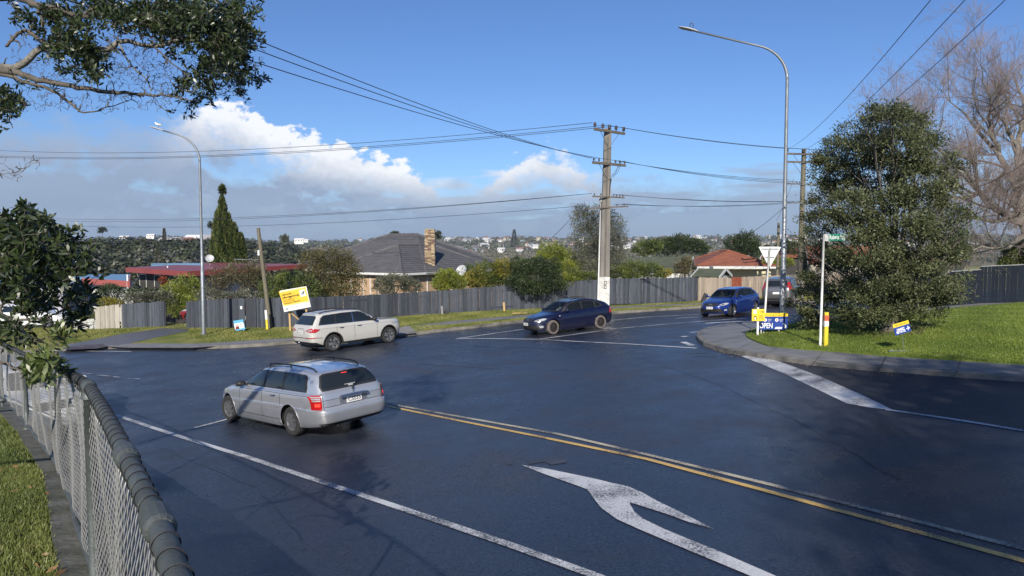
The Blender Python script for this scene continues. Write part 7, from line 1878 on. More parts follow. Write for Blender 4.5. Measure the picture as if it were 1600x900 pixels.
# ---- overhanging tree at the top left (trunk outside the frame) and the low one at the left
def near_tree(label, base, limbs, blobs, n_tip, leaf_l, leaf_w, seed, bare=(), n_single=0, m_leaf=F_poh, trunk_r=(.22,.2), rosette=9, single_zone=None):
    root = empty('overhanging_tree', tuple(base), 0, label, 'tree'); rr_ = random.Random(seed)
    polys = []; o0_ = Vector(base)
    for pts, r_a, r_b in limbs:
        q = [Vector(p) - o0_ for p in pts]; mb = MB(); o = []
        for k in range(len(q) - 1):
            p0, p1, p2, p3 = (np.array(q[max(0,k-1)]), np.array(q[k]), np.array(q[k+1]), np.array(q[min(len(q)-1,k+2)]))
            for s_ in range(5): o.append(Vector(catmull(p0,p1,p2,p3,s_/5)) + Vector([rr_.uniform(-.012,.012) for _ in range(3)]))
        o.append(q[-1]); rad_ = [r_a + (r_b-r_a)*k/(len(o)-1) for k in range(len(o))]
        mb.tube(o, [q*.48 for q in rad_], 8); mb.build('limb', M_bark2 if len(polys) % 5 == 1 else M_bark, root, smooth=True); polys += [(p, r_) for p, r_ in zip(o, rad_)]
    A = np.array([list(p) for p, _ in polys]); AR = np.array([r_ for _, r_ in polys])
    tips = []
    wts = np.array([b[3]*b[4]*b[5] for b in blobs]); wts = wts / wts.sum()
    subs = []
    for _ in range(max(8, n_tip // 11)):
        b = blobs[rr_.choices(range(len(blobs)), wts)[0]]; subs.append((b, [max(-1.25, min(1.25, rr_.gauss(0,.55))) for _ in range(3)]))
    for _ in range(n_tip):
        b, (x, y, z) = rr_.choice(subs); g_ = .09 * b[2] / 8 * F / b[2] * 1.0; x += rr_.gauss(0, g_/b[3]); y += rr_.gauss(0, g_*.8/b[4]); z += rr_.gauss(0,.12)
        Yc = b[2] * (1 + .13*z); tips.append(list(P(b[0] + b[3]*x, b[1] + b[4]*y, Yc) - o0_))
    tips = np.array(tips)
    # link each tip to the nearest part of the growing skeleton
    order = np.argsort([np.min(np.linalg.norm(A - t, axis=1)) for t in tips])
    tw = []; nodes = A.copy(); nr = AR.copy()
    dirs = np.zeros_like(tips)
    for i in order:
        t = tips[i]; dd_ = np.linalg.norm(nodes - t, axis=1); j = int(np.argmin(dd_)); s0 = nodes[j]; v = t - s0; L = dd_[j]
        side = np.cross(v, G_.normal(size=3)); side = side / (np.linalg.norm(side)+1e-9) * L * G_.uniform(.05,.22)
        pl = np.stack([s0, s0 + v*.33 + side*.8, s0 + v*.68 + side*.7, t]); r_s = min(nr[j]*.7, .007 + L*.016); tw.append((pl, np.array([r_s, r_s*.8, r_s*.6, .0028])))
        nodes = np.concatenate([nodes, pl[1:]]); nr = np.concatenate([nr, [r_s*.8, r_s*.6, .004]]); dd = pl[3] - pl[2]; dirs[i] = dd / (np.linalg.norm(dd)+1e-9)
    V, Fq = tubes_np(np.array([a for a, _ in tw]), np.array([b for _, b in tw]), 5); o = np_mesh('twigs', V, Fq, M_bark, root, smooth=True); o['kind'] = 'stuff'
    # bare twigs
    for (px, py, Y, w, h, c) in bare:
        ps = []
        for _ in range(c): x, y, z = (rr_.uniform(-1,1) for _ in range(3)); ps.append(list(P(px + w*x, py + h*y, Y*(1+.05*z)) - o0_))
        ps = np.array(ps); tw2 = []
        for t in ps[np.argsort([np.min(np.linalg.norm(A - t, axis=1)) for t in ps])]:
            dd_ = np.linalg.norm(nodes - t, axis=1); j = int(np.argmin(dd_)); s0 = nodes[j]; v = t - s0; L = dd_[j]; side = np.cross(v, G_.normal(size=3)); side = side/(np.linalg.norm(side)+1e-9)*L*G_.uniform(.1,.35)
            pl = np.stack([s0, s0+v*.33+side, s0+v*.68+side*.7+[0,0,.02], t]); r_s = min(nr[j]*.9, .011+L*.024); tw2.append((pl, np.array([r_s, r_s*.8, r_s*.6, .0042]))); nodes = np.concatenate([nodes, pl[1:]]); nr = np.concatenate([nr, [r_s*.8, r_s*.6, .003]])
        V, Fq = tubes_np(np.array([a for a, _ in tw2]), np.array([b for _, b in tw2]), 4); o = np_mesh('bare_twigs', V, Fq, M_bark, root, smooth=True); o['kind'] = 'stuff'
    # rosettes of leaves
    n = len(tips); k = np.repeat(np.arange(n), rosette); dv = dirs[k]; q = np.cross(dv, G_.normal(size=dv.shape)); q /= np.linalg.norm(q, axis=1, keepdims=True)+1e-9
    D = dv*G_.uniform(.1,1.0,len(k))[:,None] + q + [0,0,.22]; C = tips[k] - dv*G_.uniform(0,.07,len(k))[:,None] + q*.004
    tone = np.repeat(G_.uniform(.15,.8,n), rosette)
    if n_single:
        sz = single_zone; T_ = tips + np.array(list(o0_)); sel = [i for i in range(n) if (lambda pp: abs(pp[0]-sz[0]) < sz[2] and abs(pp[1]-sz[1]) < sz[3])(project(T_[i]))]
        msk = np.isin(k, sel); idx = np.where(msk)[0][:n_single]; rest = np.setdiff1d(np.arange(len(k)), idx)
        for i in idx: leaves('leaf', C[i:i+1]*1, D[i:i+1], leaf_l*1.1, leaf_w*1.1, m_leaf, root, six=True, kind=None, varbase=tone[i:i+1]+.25)
        C, D, tone = C[rest], D[rest], tone[rest]
    leaves('foliage', C, D, leaf_l, leaf_w, m_leaf, root, six=True, varbase=tone)
    return root
def project(p):
    x, y, z = p; d = y*cP - z*sP; u = y*sP + z*cP; return (800 + F*x/d, 450 - F*u/d)
B0 = Vector((-10.2, 7.2, -2.3))
def q_(px, py, Y=8.2): return P(px, py, Y)
limbsA = [([B0, Vector((-9.6,7.3,-.5)), Vector((-8.6,7.4,.9)), q_(-150,170,7.9)], .30, .16),
 ([q_(-150,170,7.9), q_(-40,110), q_(30,104), q_(75,72), q_(160,77), q_(190,64), q_(240,72), q_(300,62), q_(345,90,8.6), q_(380,112,8.8)], .10, .018),
 ([q_(-150,170,7.9), q_(-40,112), q_(20,112), q_(60,124), q_(110,134), q_(165,143), q_(215,147), q_(262,150), q_(300,157)], .10, .012),
 ([q_(-40,112), q_(12,118), q_(38,128), q_(80,141), q_(118,166), q_(128,176), q_(160,170), q_(205,155)], .05, .008),
 ([q_(-150,170,7.9), q_(-80,30), q_(10,-6), q_(60,8), q_(90,14), q_(125,24), q_(150,22), q_(185,-8)], .12, .03),
 ([q_(60,8), q_(68,45), q_(70,80)], .04, .02), ([q_(185,64), q_(205,100), q_(228,125), q_(240,150), q_(268,186)], .022, .005),
 ([q_(240,72), q_(270,100), q_(310,130), q_(345,148)], .02, .007), ([q_(125,24), q_(175,10), q_(230,30,8.5), q_(300,20,8.7), q_(360,45,8.8)], .04, .012),
 ([q_(75,72), q_(40,48), q_(22,60), q_(8,72)], .05, .03), ([q_(-60,112), q_(-20,140), q_(8,165,8), q_(20,200,7.8)], .03, .01), ([q_(-40,250,7.5), q_(5,272,7.5), q_(40,262,7.5), q_(62,248,7.5)], .012, .005)]
blobsA = [(95,55,8.2,45,38,1.0),(125,85,8.2,45,25,1.0),(165,18,8.4,60,24,1.3),(45,15,8.2,40,14,.9),(250,20,8.5,60,30,1.6),(320,35,8.7,60,40,2.2),(365,70,8.7,32,42,2.6),(340,95,8.6,40,30,1.0),(348,128,8.7,40,24,1.2),(275,128,8.3,22,17,.8),
  (228,140,8.2,16,12,.6),(300,158,8.3,25,8,.25),(150,118,8.2,30,12,.4),(8,165,8,26,38,1.6),(8,215,7.8,10,14,.8),(60,243,7.5,8,7,.5),(190,110,8.2,18,12,.3),(255,95,8.4,40,24,.4),(20,140,8,12,12,.5)]
near_tree('large lichened tree with dark glossy leaves overhanging the top left corner', B0, limbsA, blobsA, 2100, .070, .022, 5,
  bare=[(150,135,8.2,120,40,420),(275,100,8.3,110,52,460),(150,60,8.2,140,55,320),(30,262,7.5,34,22,22)])
B1 = Vector((-8.2, 4.2, -1.95))
def r_(px, py, Y=5.2): return P(px, py, Y)
limbsB = [([B1, Vector((-6.4,4.6,-1.2)), r_(-60,470,4.9)], .12, .07), ([r_(-60,470,4.9), r_(0,420), r_(45,395), r_(90,372), r_(128,380,5.4)], .035, .007), ([r_(-60,470,4.9), r_(10,452), r_(60,425), r_(110,418)], .035, .007),
 ([r_(-60,470,4.9), r_(0,490), r_(50,500), r_(95,485), r_(140,470,5.3)], .03, .006), ([r_(0,420), r_(20,370), r_(50,340)], .022, .006), ([r_(0,490,4.9), r_(40,520,4.7), r_(75,545,4.6)], .02, .008),
 ([r_(-60,560,4.5), r_(0,566,4.5), r_(35,578,4.5), r_(60,568,4.5), r_(85,548,4.5)], .02, .008), ([r_(45,500,5), r_(95,505,5.2), r_(120,512,5.2)], .012, .004)]
blobsB = [(20,355,5.2,42,34,1.5),(60,372,5.3,46,34,1.3),(100,398,5.4,42,30,1.1),(25,420,5.1,46,40,1.3),(75,440,5.3,50,32,1.0),(118,425,5.5,28,30,.7),(20,470,5,30,26,.8),(95,476,5.2,34,22,.6),(75,508,5.0,34,14,.4),(12,524,4.8,22,12,.5),(130,385,5.5,18,30,.6)]
near_tree('leafy glossy tree reaching in from the left edge over the far verge', B1, limbsB, blobsB, 620, .066, .023, 9, bare=[(110,500,5.2,40,30,50),(80,420,5.3,60,50,50)])
near_tree('low sunlit leafy branch poking through the chain link fence at its top rail', r_(-160,600,4.4), [([r_(-160,600,4.4), r_(-60,560,4.5), r_(0,566,4.45), r_(38,580,4.4), r_(60,566,4.4)], .02, .008)],
   [(70,566,4.4,26,18,1.0),(96,558,4.45,16,12,.9),(50,560,4.5,18,20,.8),(72,540,4.5,20,14,.7)], 60, .062, .020, 3, n_single=280, single_zone=(75,560,90,60), m_leaf=lm('sunlit_tone_leaf', (.04,.065,.014), (.14,.175,.045), rough=.4, spec=.7), rosette=8)  # same kind of leaf, its colour lightened to look sunlit

# ---- street trees behind the camera whose shade falls on the near road
def shade_tree(label, x, y, h, r, n, seed):
    z0 = float(bank_h(x, y)) if x < 1 - y*.7 else Sf(x, y); root = empty('street_tree', (x, y, z0), 0, label, 'tree', 'street trees behind the viewpoint')
    rr_ = random.Random(seed); lumps = []
    for k in range(11): a = rr_.uniform(0, 6.28); d = r*rr_.uniform(.2,.75); lumps.append((math.cos(a)*d, math.sin(a)*d, h - r*.6 + rr_.uniform(-.35,.4)*r, r*.42, r*.42, r*.34))
    P_, u, tone = lumps_points(lumps, n, .2); leaves('foliage', P_, u + G_.normal(0,.6,(n,3)), .30, .16, F_poh, root, varbase=tone); trunk_for(root, h*.45, .28, r*.5, h*.45, M_bark2, seed=seed)
for k, (x, y, h, r, n) in enumerate(((5.5,-14,13.2,5.6,15000),(12.5,-17,13,5.0,14000),(24,-23,12,5,8000))):
    shade_tree('broad leafy street tree standing behind the viewpoint', x, y, h, r, n, 20 + k)

# ---- grass blades
def grass(name, pts, hf, h, w, m, n_ang=1, parent=None, lean=.5):
    n = len(pts); z = hf(pts[:,0], pts[:,1]); C = np.column_stack([pts, z]); D = G_.normal(0, lean, (n,3)); D[:,2] = 1
    o = leaves(name, C, D, h, w, m, parent, varbase=.5 + .35*np.sin(pts[:,0]*1.9)*np.cos(pts[:,1]*1.3)); o['kind'] = 'stuff'; return o
def in_poly(px, py, poly):
    ins = np.zeros(len(px), bool); j = len(poly)-1
    for i in range(len(poly)):
        xi, yi = poly[i][:2]; xj, yj = poly[j][:2]; ins ^= ((yi > py) != (yj > py)) & (px < (xj-xi)*(py-yi)/(yj-yi+1e-12)+xi); j = i
    return ins
GR_b = lm('grass_blade', (.07,.105,.02), (.23,.25,.07), trans=.3); GR_l = lm('lawn_blade', (.075,.13,.018), (.24,.30,.05), trans=.35); GR_v = lm('verge_blade', (.11,.145,.022), (.33,.32,.10), trans=.35)
def scatter(n, x0, x1, y0, y1, poly): 
    p = np.column_stack([G_.uniform(x0,x1,n), G_.uniform(y0,y1,n)]); return p[in_poly(p[:,0], p[:,1], poly)]
bp = [(p.x, p.y) for p in edge_in] + [(-30, 24), (-30, -12), (1.5, -12)]
pts = np.concatenate([scatter(230000, -5, -.4, 1.5, 7, bp), scatter(90000, -9, -2, 6, 12, bp)])
grass('bank_grass_blades', pts, bank_h, .05, .007, GR_b)
p = scatter(2200, -5, -.4, 1.5, 7, bp); p = p[(p[:,0] + .7*p[:,1]) > -1.2][:160]
leaves('fallen_leaves', np.column_stack([p, bank_h(p[:,0], p[:,1]) + .03]), np.column_stack([G_.normal(size=(len(p),2)), G_.normal(0,.2,len(p))]), .07, .03, lm('dry_leaf', (.22,.10,.04), (.45,.28,.14)), None)
pts = scatter(420000, 6, 26, 15, 38, lawn_poly); pr = 16 / np.maximum(pts[:,1], 14); pts = pts[G_.random(len(pts)) < pr**1.2]
grass('lawn_blades', pts, lambda x, y: lawn_h(x, y) + .01, .055, .016, GR_l)
vb = kf + back
pts = scatter(420000, -32, 22, 33, 50, vb)
pth = [G2(*p, h=vh) for p in [(100,543),(200,544),(330,541.5),(400,536.5),(455,533),(540,527),(606,528),(655,523),(640,509.5),(700,507.5),(800,498.5),(955,483),(1090,476.5),(1210,470.5),(1210,468),(1090,473.8),(955,479.5),(800,494),(700,502.5),(640,507),(600,515),(455,528),(330,536),(292,527),(296,514.5),(250,513),(190,522),(120,536),(95,540)]]
pts = pts[~in_poly(pts[:,0], pts[:,1], pth)]
grass('verge_blades', pts, vh, .06, .03, GR_v)
# ================================================================== houses behind the fences
def face_mb(mb, pts, mi=0): mb.add([tuple(p) for p in pts], [tuple(range(len(pts)))], mi)
M_redroof = mat('red_fascia', (.25,.055,.05), (.20,.045,.042), 2, .45); M_blueroof = mat('blue_roof_steel', (.14,.27,.42), (.12,.23,.37), 3, .45)
M_weather = mat('white_weatherboard', (.60,.60,.57), (.5,.5,.48), 3, .6); M_glassw = mat('window_glass_dark', (.02,.024,.03), (.05,.06,.07), 1.2, .08, spec=.8)
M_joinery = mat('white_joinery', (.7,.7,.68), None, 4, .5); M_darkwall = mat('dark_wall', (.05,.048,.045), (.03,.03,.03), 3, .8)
def wallbox(name, root, a, b, z0, z1, th, m):
    mb = MB(); mb.beam((a.x, a.y, (z0+z1)/2), (b.x, b.y, (z0+z1)/2), th, z1 - z0); return mb.build(name, m, root)
def window(root, a, b, z0, z1, n=2, m=M_glassw, fm=M_joinery, off=.08, fw_=.06):
    """window on the wall a-b (seen from the -Y side)"""
    a, b = Vector((a.x, a.y, 0)), Vector((b.x, b.y, 0)); d = (b-a).normalized(); nr = Vector((d.y, -d.x, 0)) * off
    mb = MB(); up = Vector((0,0,1))
    for z in (z0, z1): mb.beam(a + nr + up*z, b + nr + up*z, fw_, fw_)
    for k in range(n + 1): p = a.lerp(b, k/n) + nr; mb.beam(p + up*z0, p + up*z1, fw_, fw_, d)
    w = mb.build('window', fm, root); mb = MB(); g = nr * .8
    for k in range(n): p, q = a.lerp(b, k/n) + g, a.lerp(b, (k+1)/n) + g; mb = MB(); mb.add([p+up*z0, q+up*z0, q+up*z1, p+up*z1], [(0,1,2,3)]); mb.build('pane', m, w)
    return w
def V2(p): return Vector((p[0], p[1], 0))
# -- the low house with red fascia and blue roofs
root = empty('house', tuple(P(245,470,56)), 0, 'low flat roofed house with red fascia and blue roof sheets behind the left fence', 'house'); O = Vector(root.location); L_o = lambda v: Vector(v) - O
A_, B_h, C_h, D_h = P(196,418,57), P(294,424,50.5), P(480,412.5,60), P(335,410.5,68)
zt = -1.5; hh_ = .36
def slab(name, pts, th, m, mi_=None):
    mb = MB(); k = len(pts); mb.add([L_o(p) for p in pts] + [L_o(p) - Vector((0,0,th)) for p in pts], [tuple(range(k)), tuple(range(k,2*k))[::-1]] + [(i, i+k, (i+1)%k+k, (i+1)%k) for i in range(k)]); return mb.build(name, m, root)
slab('roof', [A_, B_h, C_h, D_h], .36, M_redroof)
a, b, c, d = P(236,411.8,66), P(313,411.5,60), P(313,415,60), P(236,416.5,66)
mb = MB(); mb.add([L_o(v) for v in (a,b,c,d)], [(0,3,2,1)])
n = 30
mb = MB()
for k in range(n):
    p = L_o(a.lerp(b, k/n)); q = L_o(a.lerp(b, (k+.5)/n)); p2, q2 = L_o(d.lerp(c, k/n)), L_o(d.lerp(c, (k+.5)/n)); up = Vector((0,0,.04)); r2 = L_o(a.lerp(b, (k+1)/n)); r3 = L_o(d.lerp(c, (k+1)/n))
    mb.add([p, q+up, q2+up, p2, r2, r3], [(0,3,2,1),(1,2,5,4)])
mb.build('roof_sheet', M_blueroof, root)
E_, F_h, G_h, H_h = P(128,436,58), P(203,437,53), P(203,428,60), P(124,430,66)
wing = [P(130,434.5,58), P(203,439,53), P(204,428.3,61), P(128,429,66)]
slab('roof_wing', wing, .12, M_blueroof)
mb = MB(); u_ = [p - Vector((0,0,.03)) for p in wing]
for i, j in ((0,1),(1,2)): mb.beam(L_o(u_[i]) - Vector((0,.06,.2)), L_o(u_[j]) - Vector((0,.06,.2)), .05, .46)
mb.build('fascia', mat('faded_red_fascia', (.38,.10,.085), (.32,.08,.07), 2, .5), root)
gnd = -5.6
ins = lambda p, q, t: p.lerp(q, t)
W1, W2 = ins(A_, D_h, .03) + Vector((.6,.5,0)), ins(B_h, D_h, .05) + Vector((-.3,.7,0))
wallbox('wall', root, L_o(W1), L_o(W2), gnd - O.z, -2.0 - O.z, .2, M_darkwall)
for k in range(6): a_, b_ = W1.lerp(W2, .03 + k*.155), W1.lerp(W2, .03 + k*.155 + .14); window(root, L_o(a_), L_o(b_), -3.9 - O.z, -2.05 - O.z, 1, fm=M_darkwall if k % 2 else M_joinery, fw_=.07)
W3 = ins(C_h, D_h, .05) + Vector((-.8,.3,0)); wallbox('wall', root, L_o(W2), L_o(W3), gnd - O.z, -2.0 - O.z, .2, M_weather)
w1, w2 = wing[0] + Vector((.5,.5,0)), wing[1] + Vector((-.15,.45,0))
wallbox('wall', root, L_o(w1), L_o(w2), gnd - O.z, -2.75 - O.z, .2, M_weather)
for a1, a2 in ((.05,.28),(.32,.48),(.62,.78),(.80,.95)): window(root, L_o(w1.lerp(w2, a1)), L_o(w1.lerp(w2, a2)), -4.1 - O.z, -2.85 - O.z, 1 if a1 < .5 else 2)
wallbox('wall', root, L_o(w2), L_o(wing[2] + Vector((-.3,0,0))), gnd - O.z, -2.6 - O.z, .2, M_weather)
mb = MB(); p = L_o(P(200,446,53.2)); mb.box(p, (.12,.12,1.6)); mb.build('corner_post', M_joinery, root)
# satellite dish on that roof
def dish(p, r_, label, az=0.0, tilt=.5):
    root = empty('satellite_dish', tuple(p), 0, label, 'satellite dish'); rot = Matrix.Rotation(az, 3, 'Z') @ Matrix.Rotation(math.pi/2 - tilt, 3, 'X')
    mb = MB(); mb.lathe([(0,0),(r_*.5,.03*r_*2),(r_*.85,.10*r_*2),(r_,.15*r_*2)], (0,0,r_*1.35), 20, rot, caps=False); mb.build('reflector', mat('dish_grey', (.42,.43,.45), (.36,.37,.39), 3, .5), root, smooth=True)
    mb = MB(); mb.tube([(0,0,-.1),(0,.05,r_*1.3)], .03, 6); mb.tube([(0,0,r_*1.35-r_*.8),(0,-r_*.9,r_*1.2)], .015, 5); mb.build('mount', M_galv, root); return root
p = P(328,413,58); dish(p, .33, 'round grey satellite dish standing on the red and blue roofed house', .3)
p = P(332,409.6,60); mb = MB(); mb.tube([(0,0,-.2),(0,0,.55)], .02, 5); mb.beam((-.1,0,.5),(2.2,.3,.45), .03, .03); mb.beam((.5,0,.47),(.6,.9,.47), .02,.02); o = mb.build('tv_aerial', M_galv); o.location = P(368,414,62); tag(o, 'thin television aerial on the red house roof in front of the cypress', 'aerial')
# flue on the red roof
mb = MB(); mb.tube([(0,0,-.1),(0,0,.28)], .05, 8); o = mb.build('roof_vent', M_joinery); o.location = P(262,421,56); tag(o, 'short white vent pipe on the red house roof', 'vent pipe')

# -- hipped roofs built in real tile courses
def course_plane(mb, poly, m_off=.03, step=.34, mi=0):
    """planar roof polygon (3-D points, first edge = eave) cut into overlapping courses"""
    o = Vector(poly[0]); e = (Vector(poly[1]) - o); e.normalize(); nrm = None
    for q in poly[2:]:
        c = e.cross(Vector(q) - o)
        if c.length > .3: nrm = c.normalized(); break
    if nrm.z < 0: nrm = -nrm
    up = nrm.cross(e).normalized()
    if up.z < 0: up = -up
    p2 = [((Vector(q) - o).dot(e), (Vector(q) - o).dot(up)) for q in poly]; H = max(v for _, v in p2); n = max(1, int(round(H / step)))
    def span(v):
        xs = []
        for (x1, v1), (x2, v2) in zip(p2, p2[1:] + p2[:1]):
            if abs(v1 - v2) < 1e-9:
                if abs(v - v1) < 1e-6: xs += [x1, x2]
                continue
            t = (v - v1) / (v2 - v1)
            if -1e-6 <= t <= 1 + 1e-6: xs.append(x1 + (x2-x1)*t)
        return (min(xs), max(xs)) if xs else None
    for k in range(n):
        v0, v1 = H*k/n, min(H*(k+1)/n, H - 1e-4); s0, s1 = span(v0 + 1e-5), span(v1)
        if not s0 or not s1: continue
        a = o + e*s0[0] + up*v0 + nrm*m_off; b = o + e*s0[1] + up*v0 + nrm*m_off; c = o + e*s1[1] + up*v1 + nrm*.002; d = o + e*s1[0] + up*v1 + nrm*.002
        nx = max(1, int((s0[1]-s0[0]) / .33)); 
        mb.add([a, b, c, d, a - nrm*m_off, b - nrm*m_off], [(0,1,2,3),(4,5,1,0)], mi)
def hip(root, O, c0, u, v, LU, LV, ze, zr, over, m, name='roof', ridge_m=None, stepc=.34):
    """hip roof over rectangle c0 + u*[0,LU] + v*[0,LV]"""
    c0 = Vector((c0.x, c0.y, ze)) - O; a = c0; b = c0 + u*LU; c = b + v*LV; d = c0 + v*LV; h = zr - ze; s_ = min(LU, LV)/2
    if LU >= LV: r1 = a + u*s_ + v*s_ + Vector((0,0,h)); r2 = b - u*s_ + v*s_ + Vector((0,0,h)); planes = [[a,b,r2,r1],[b,c,r2],[c,d,r1,r2],[d,a,r1]]; hips = [(a,r1),(d,r1),(b,r2),(c,r2),(r1,r2)]
    else: r1 = a + u*s_ + v*s_ + Vector((0,0,h)); r2 = d + u*s_ - v*s_ + Vector((0,0,h)); planes = [[a,b,r1],[b,c,r2,r1],[c,d,r2],[d,a,r1,r2]]; hips = [(a,r1),(b,r1),(c,r2),(d,r2),(r1,r2)]
    mb = MB()
    for p in planes: course_plane(mb, p, step=stepc)
    r = mb.build(name, m, root); mb = MB()
    for p, q in hips:
        k = max(2, int((q-p).length / .36))
        for i in range(k): s0, s1 = p.lerp(q, i/k), p.lerp(q, (i+1.05)/k); mb.tube([s0 + Vector((0,0,.05)), s1 + Vector((0,0,.035))], [.10,.085], 6)
    rc = mb.build('ridge_tiles', ridge_m or m, r); rc['kind'] = 'stuff'
    mb = MB()
    for p, q in ((a,b),(b,c),(c,d),(d,a)): mb.beam(p - Vector((0,0,.10)), q - Vector((0,0,.10)), .06, .16)
    mb.build('gutter', M_joinery, r)
    return r, (a,b,c,d)
M_tile = mat('charcoal_concrete_tile', (.118,.115,.12), (.078,.076,.082), 2.2, .8, bump=.5, bscale=14, c3=(.096,.094,.10))
M_ctile = mat('orange_clay_tile', (.28,.10,.055), (.20,.075,.045), 1.5, .8, bump=.4); M_gtile = mat('mossy_green_tile', (.10,.115,.075), (.065,.075,.05), 1.8, .85, bump=.4)
def brick_wall(name, root, a, b, z0, z1, m):
    return wallbox(name, root, a, b, z0, z1, .22, m)
def brickmat(name, c1, c2, mortar, sc_=4.6):
    m = bpy.data.materials.new(name); m.use_nodes = True; N, Lk = m.node_tree.nodes, m.node_tree.links; b = N['Principled BSDF']; b.inputs['Roughness'].default_value = .85
    t = N.new('ShaderNodeTexCoord'); sp_ = N.new('ShaderNodeSeparateXYZ'); Lk.new(t.outputs['Object'], sp_.inputs[0]); ad = N.new('ShaderNodeMath'); ad.operation = 'ADD'; Lk.new(sp_.outputs[0], ad.inputs[0]); Lk.new(sp_.outputs[1], ad.inputs[1])
    cb = N.new('ShaderNodeCombineXYZ'); Lk.new(ad.outputs[0], cb.inputs[0]); Lk.new(sp_.outputs[2], cb.inputs[1])
    br = N.new('ShaderNodeTexBrick'); br.inputs['Color1'].default_value = (*c1,1); br.inputs['Color2'].default_value = (*c2,1); br.inputs['Mortar'].default_value = (*mortar,1); br.inputs['Scale'].default_value = sc_; br.inputs['Mortar Size'].default_value = .02; br.inputs['Brick Width'].default_value = 1.05; br.inputs['Row Height'].default_value = .38
    Lk.new(cb.outputs[0], br.inputs[0]); Lk.new(br.outputs[0], b.inputs['Base Color']); return m
M_brick = brickmat('tan_brick', (.48,.32,.19), (.38,.24,.14), (.42,.38,.32))
root = empty('house', tuple(P(640,460,54)), 0, 'brick house with large charcoal tiled hip roof and tall chimney behind the fence', 'house'); O = Vector(root.location)
u_ = Vector((.55,.835,0)); v_ = Vector((-.835,.55,0)); C0 = Vector((-7.75, 50.5, 0)); ze = -1.74
hip(root, O, C0 - u_*.0, u_, v_, 12.5, 8.2, ze, .22, .5, M_tile, 'roof')
r_main, cn = hip(root, O, C0 + u_*2.6, u_, v_, 12.2, 15.5, ze + .012, 1.16, .5, M_tile, 'main_roof')
wz0, wz1 = -5.3 - O.z, ze - .12 - O.z
wc = [C0 + u_*.55 + v_*.55, C0 + u_*14 + v_*.55, C0 + u_*14 + v_*14.8, C0 + u_*.55 + v_*7.6]; wl2 = [Vector((p.x, p.y, 0)) - Vector((O.x, O.y, 0)) for p in wc]
for i, j in ((0,1),(1,2),(3,0)): brick_wall('wall', root, wl2[i], wl2[j], wz0, wz1, M_brick)
window(root, wl2[0].lerp(wl2[3], .52), wl2[0].lerp(wl2[3], .70), wz0 + 1.0, wz1 - .12, 1, off=-.13)
window(root, wl2[0].lerp(wl2[3], .08), wl2[0].lerp(wl2[3], .42), wz0 + 1.3, wz1 - .12, 3, off=-.13)
window(root, wl2[0].lerp(wl2[1], .04), wl2[0].lerp(wl2[1], .20), wz0 + 1.1, wz1 - .1, 2, off=.13)
window(root, wl2[0].lerp(wl2[1], .42), wl2[0].lerp(wl2[1], .55), wz0 + 1.1, wz1 - .1, 2, off=.13)
# chimney of real bricks
ch = P(672, 413, 55.0); mb = MB(); cbx = Vector((ch.x, ch.y, 0)) - Vector((O.x, O.y, 0)); zb = P(672,418,54.6).z - O.z - .5; ztp = P(672,357.5,55).z - O.z
mb.box(cbx + Vector((0,0,(zb+ztp)/2)), (.70,.56,ztp-zb)); chm = mb.build('chimney', mat('mortar', (.30,.26,.2), (.2,.17,.13), 6, .9), root)
cm = [mat('chimney_brick', (.42,.32,.20), (.28,.2,.12), 3, .9, contrast=1.6), mat('dark_chimney_brick', (.22,.13,.10), (.13,.09,.07), 3, .9), mat('sandy_chimney_brick', (.50,.40,.26), (.38,.29,.18), 3, .9)]
bms = []
for m in cm:
    b_ = MB(); b_.box((0,0,0), (.235,.11,.085)); me_b = bpy.data.meshes.new('brick'); me_b.from_pydata(b_.v, [], b_.f); me_b.materials.append(m); bms.append(me_b)
rows_ = int((ztp - zb) / .105); cnt = 0
for r in range(rows_):
    for k in range(3):
        for face in (0, 1):
            o = link('brick', rnd.choices(bms, (4,4,4))[0], chm); z = zb + .06 + r*.105; sh = (.06 if r % 2 else -.06)
            if face == 0: o.location = cbx + Vector((-.24 + k*.245 + sh*.4, -.262 - rnd.uniform(0,.03), z))
            elif k < 2: o.location = cbx + Vector((.335 + rnd.uniform(0,.03), -.12 + k*.25 + sh*.4, z)); o.rotation_euler = (0,0,math.pi/2)
            else: bpy.data.objects.remove(o); continue
            o.rotation_euler.z += rnd.uniform(-.03,.03); cnt += 1
p = P(722,436,45.9); dish(p, .38, 'grey satellite dish poking up between hedges right of the brick house', -.5, .45)
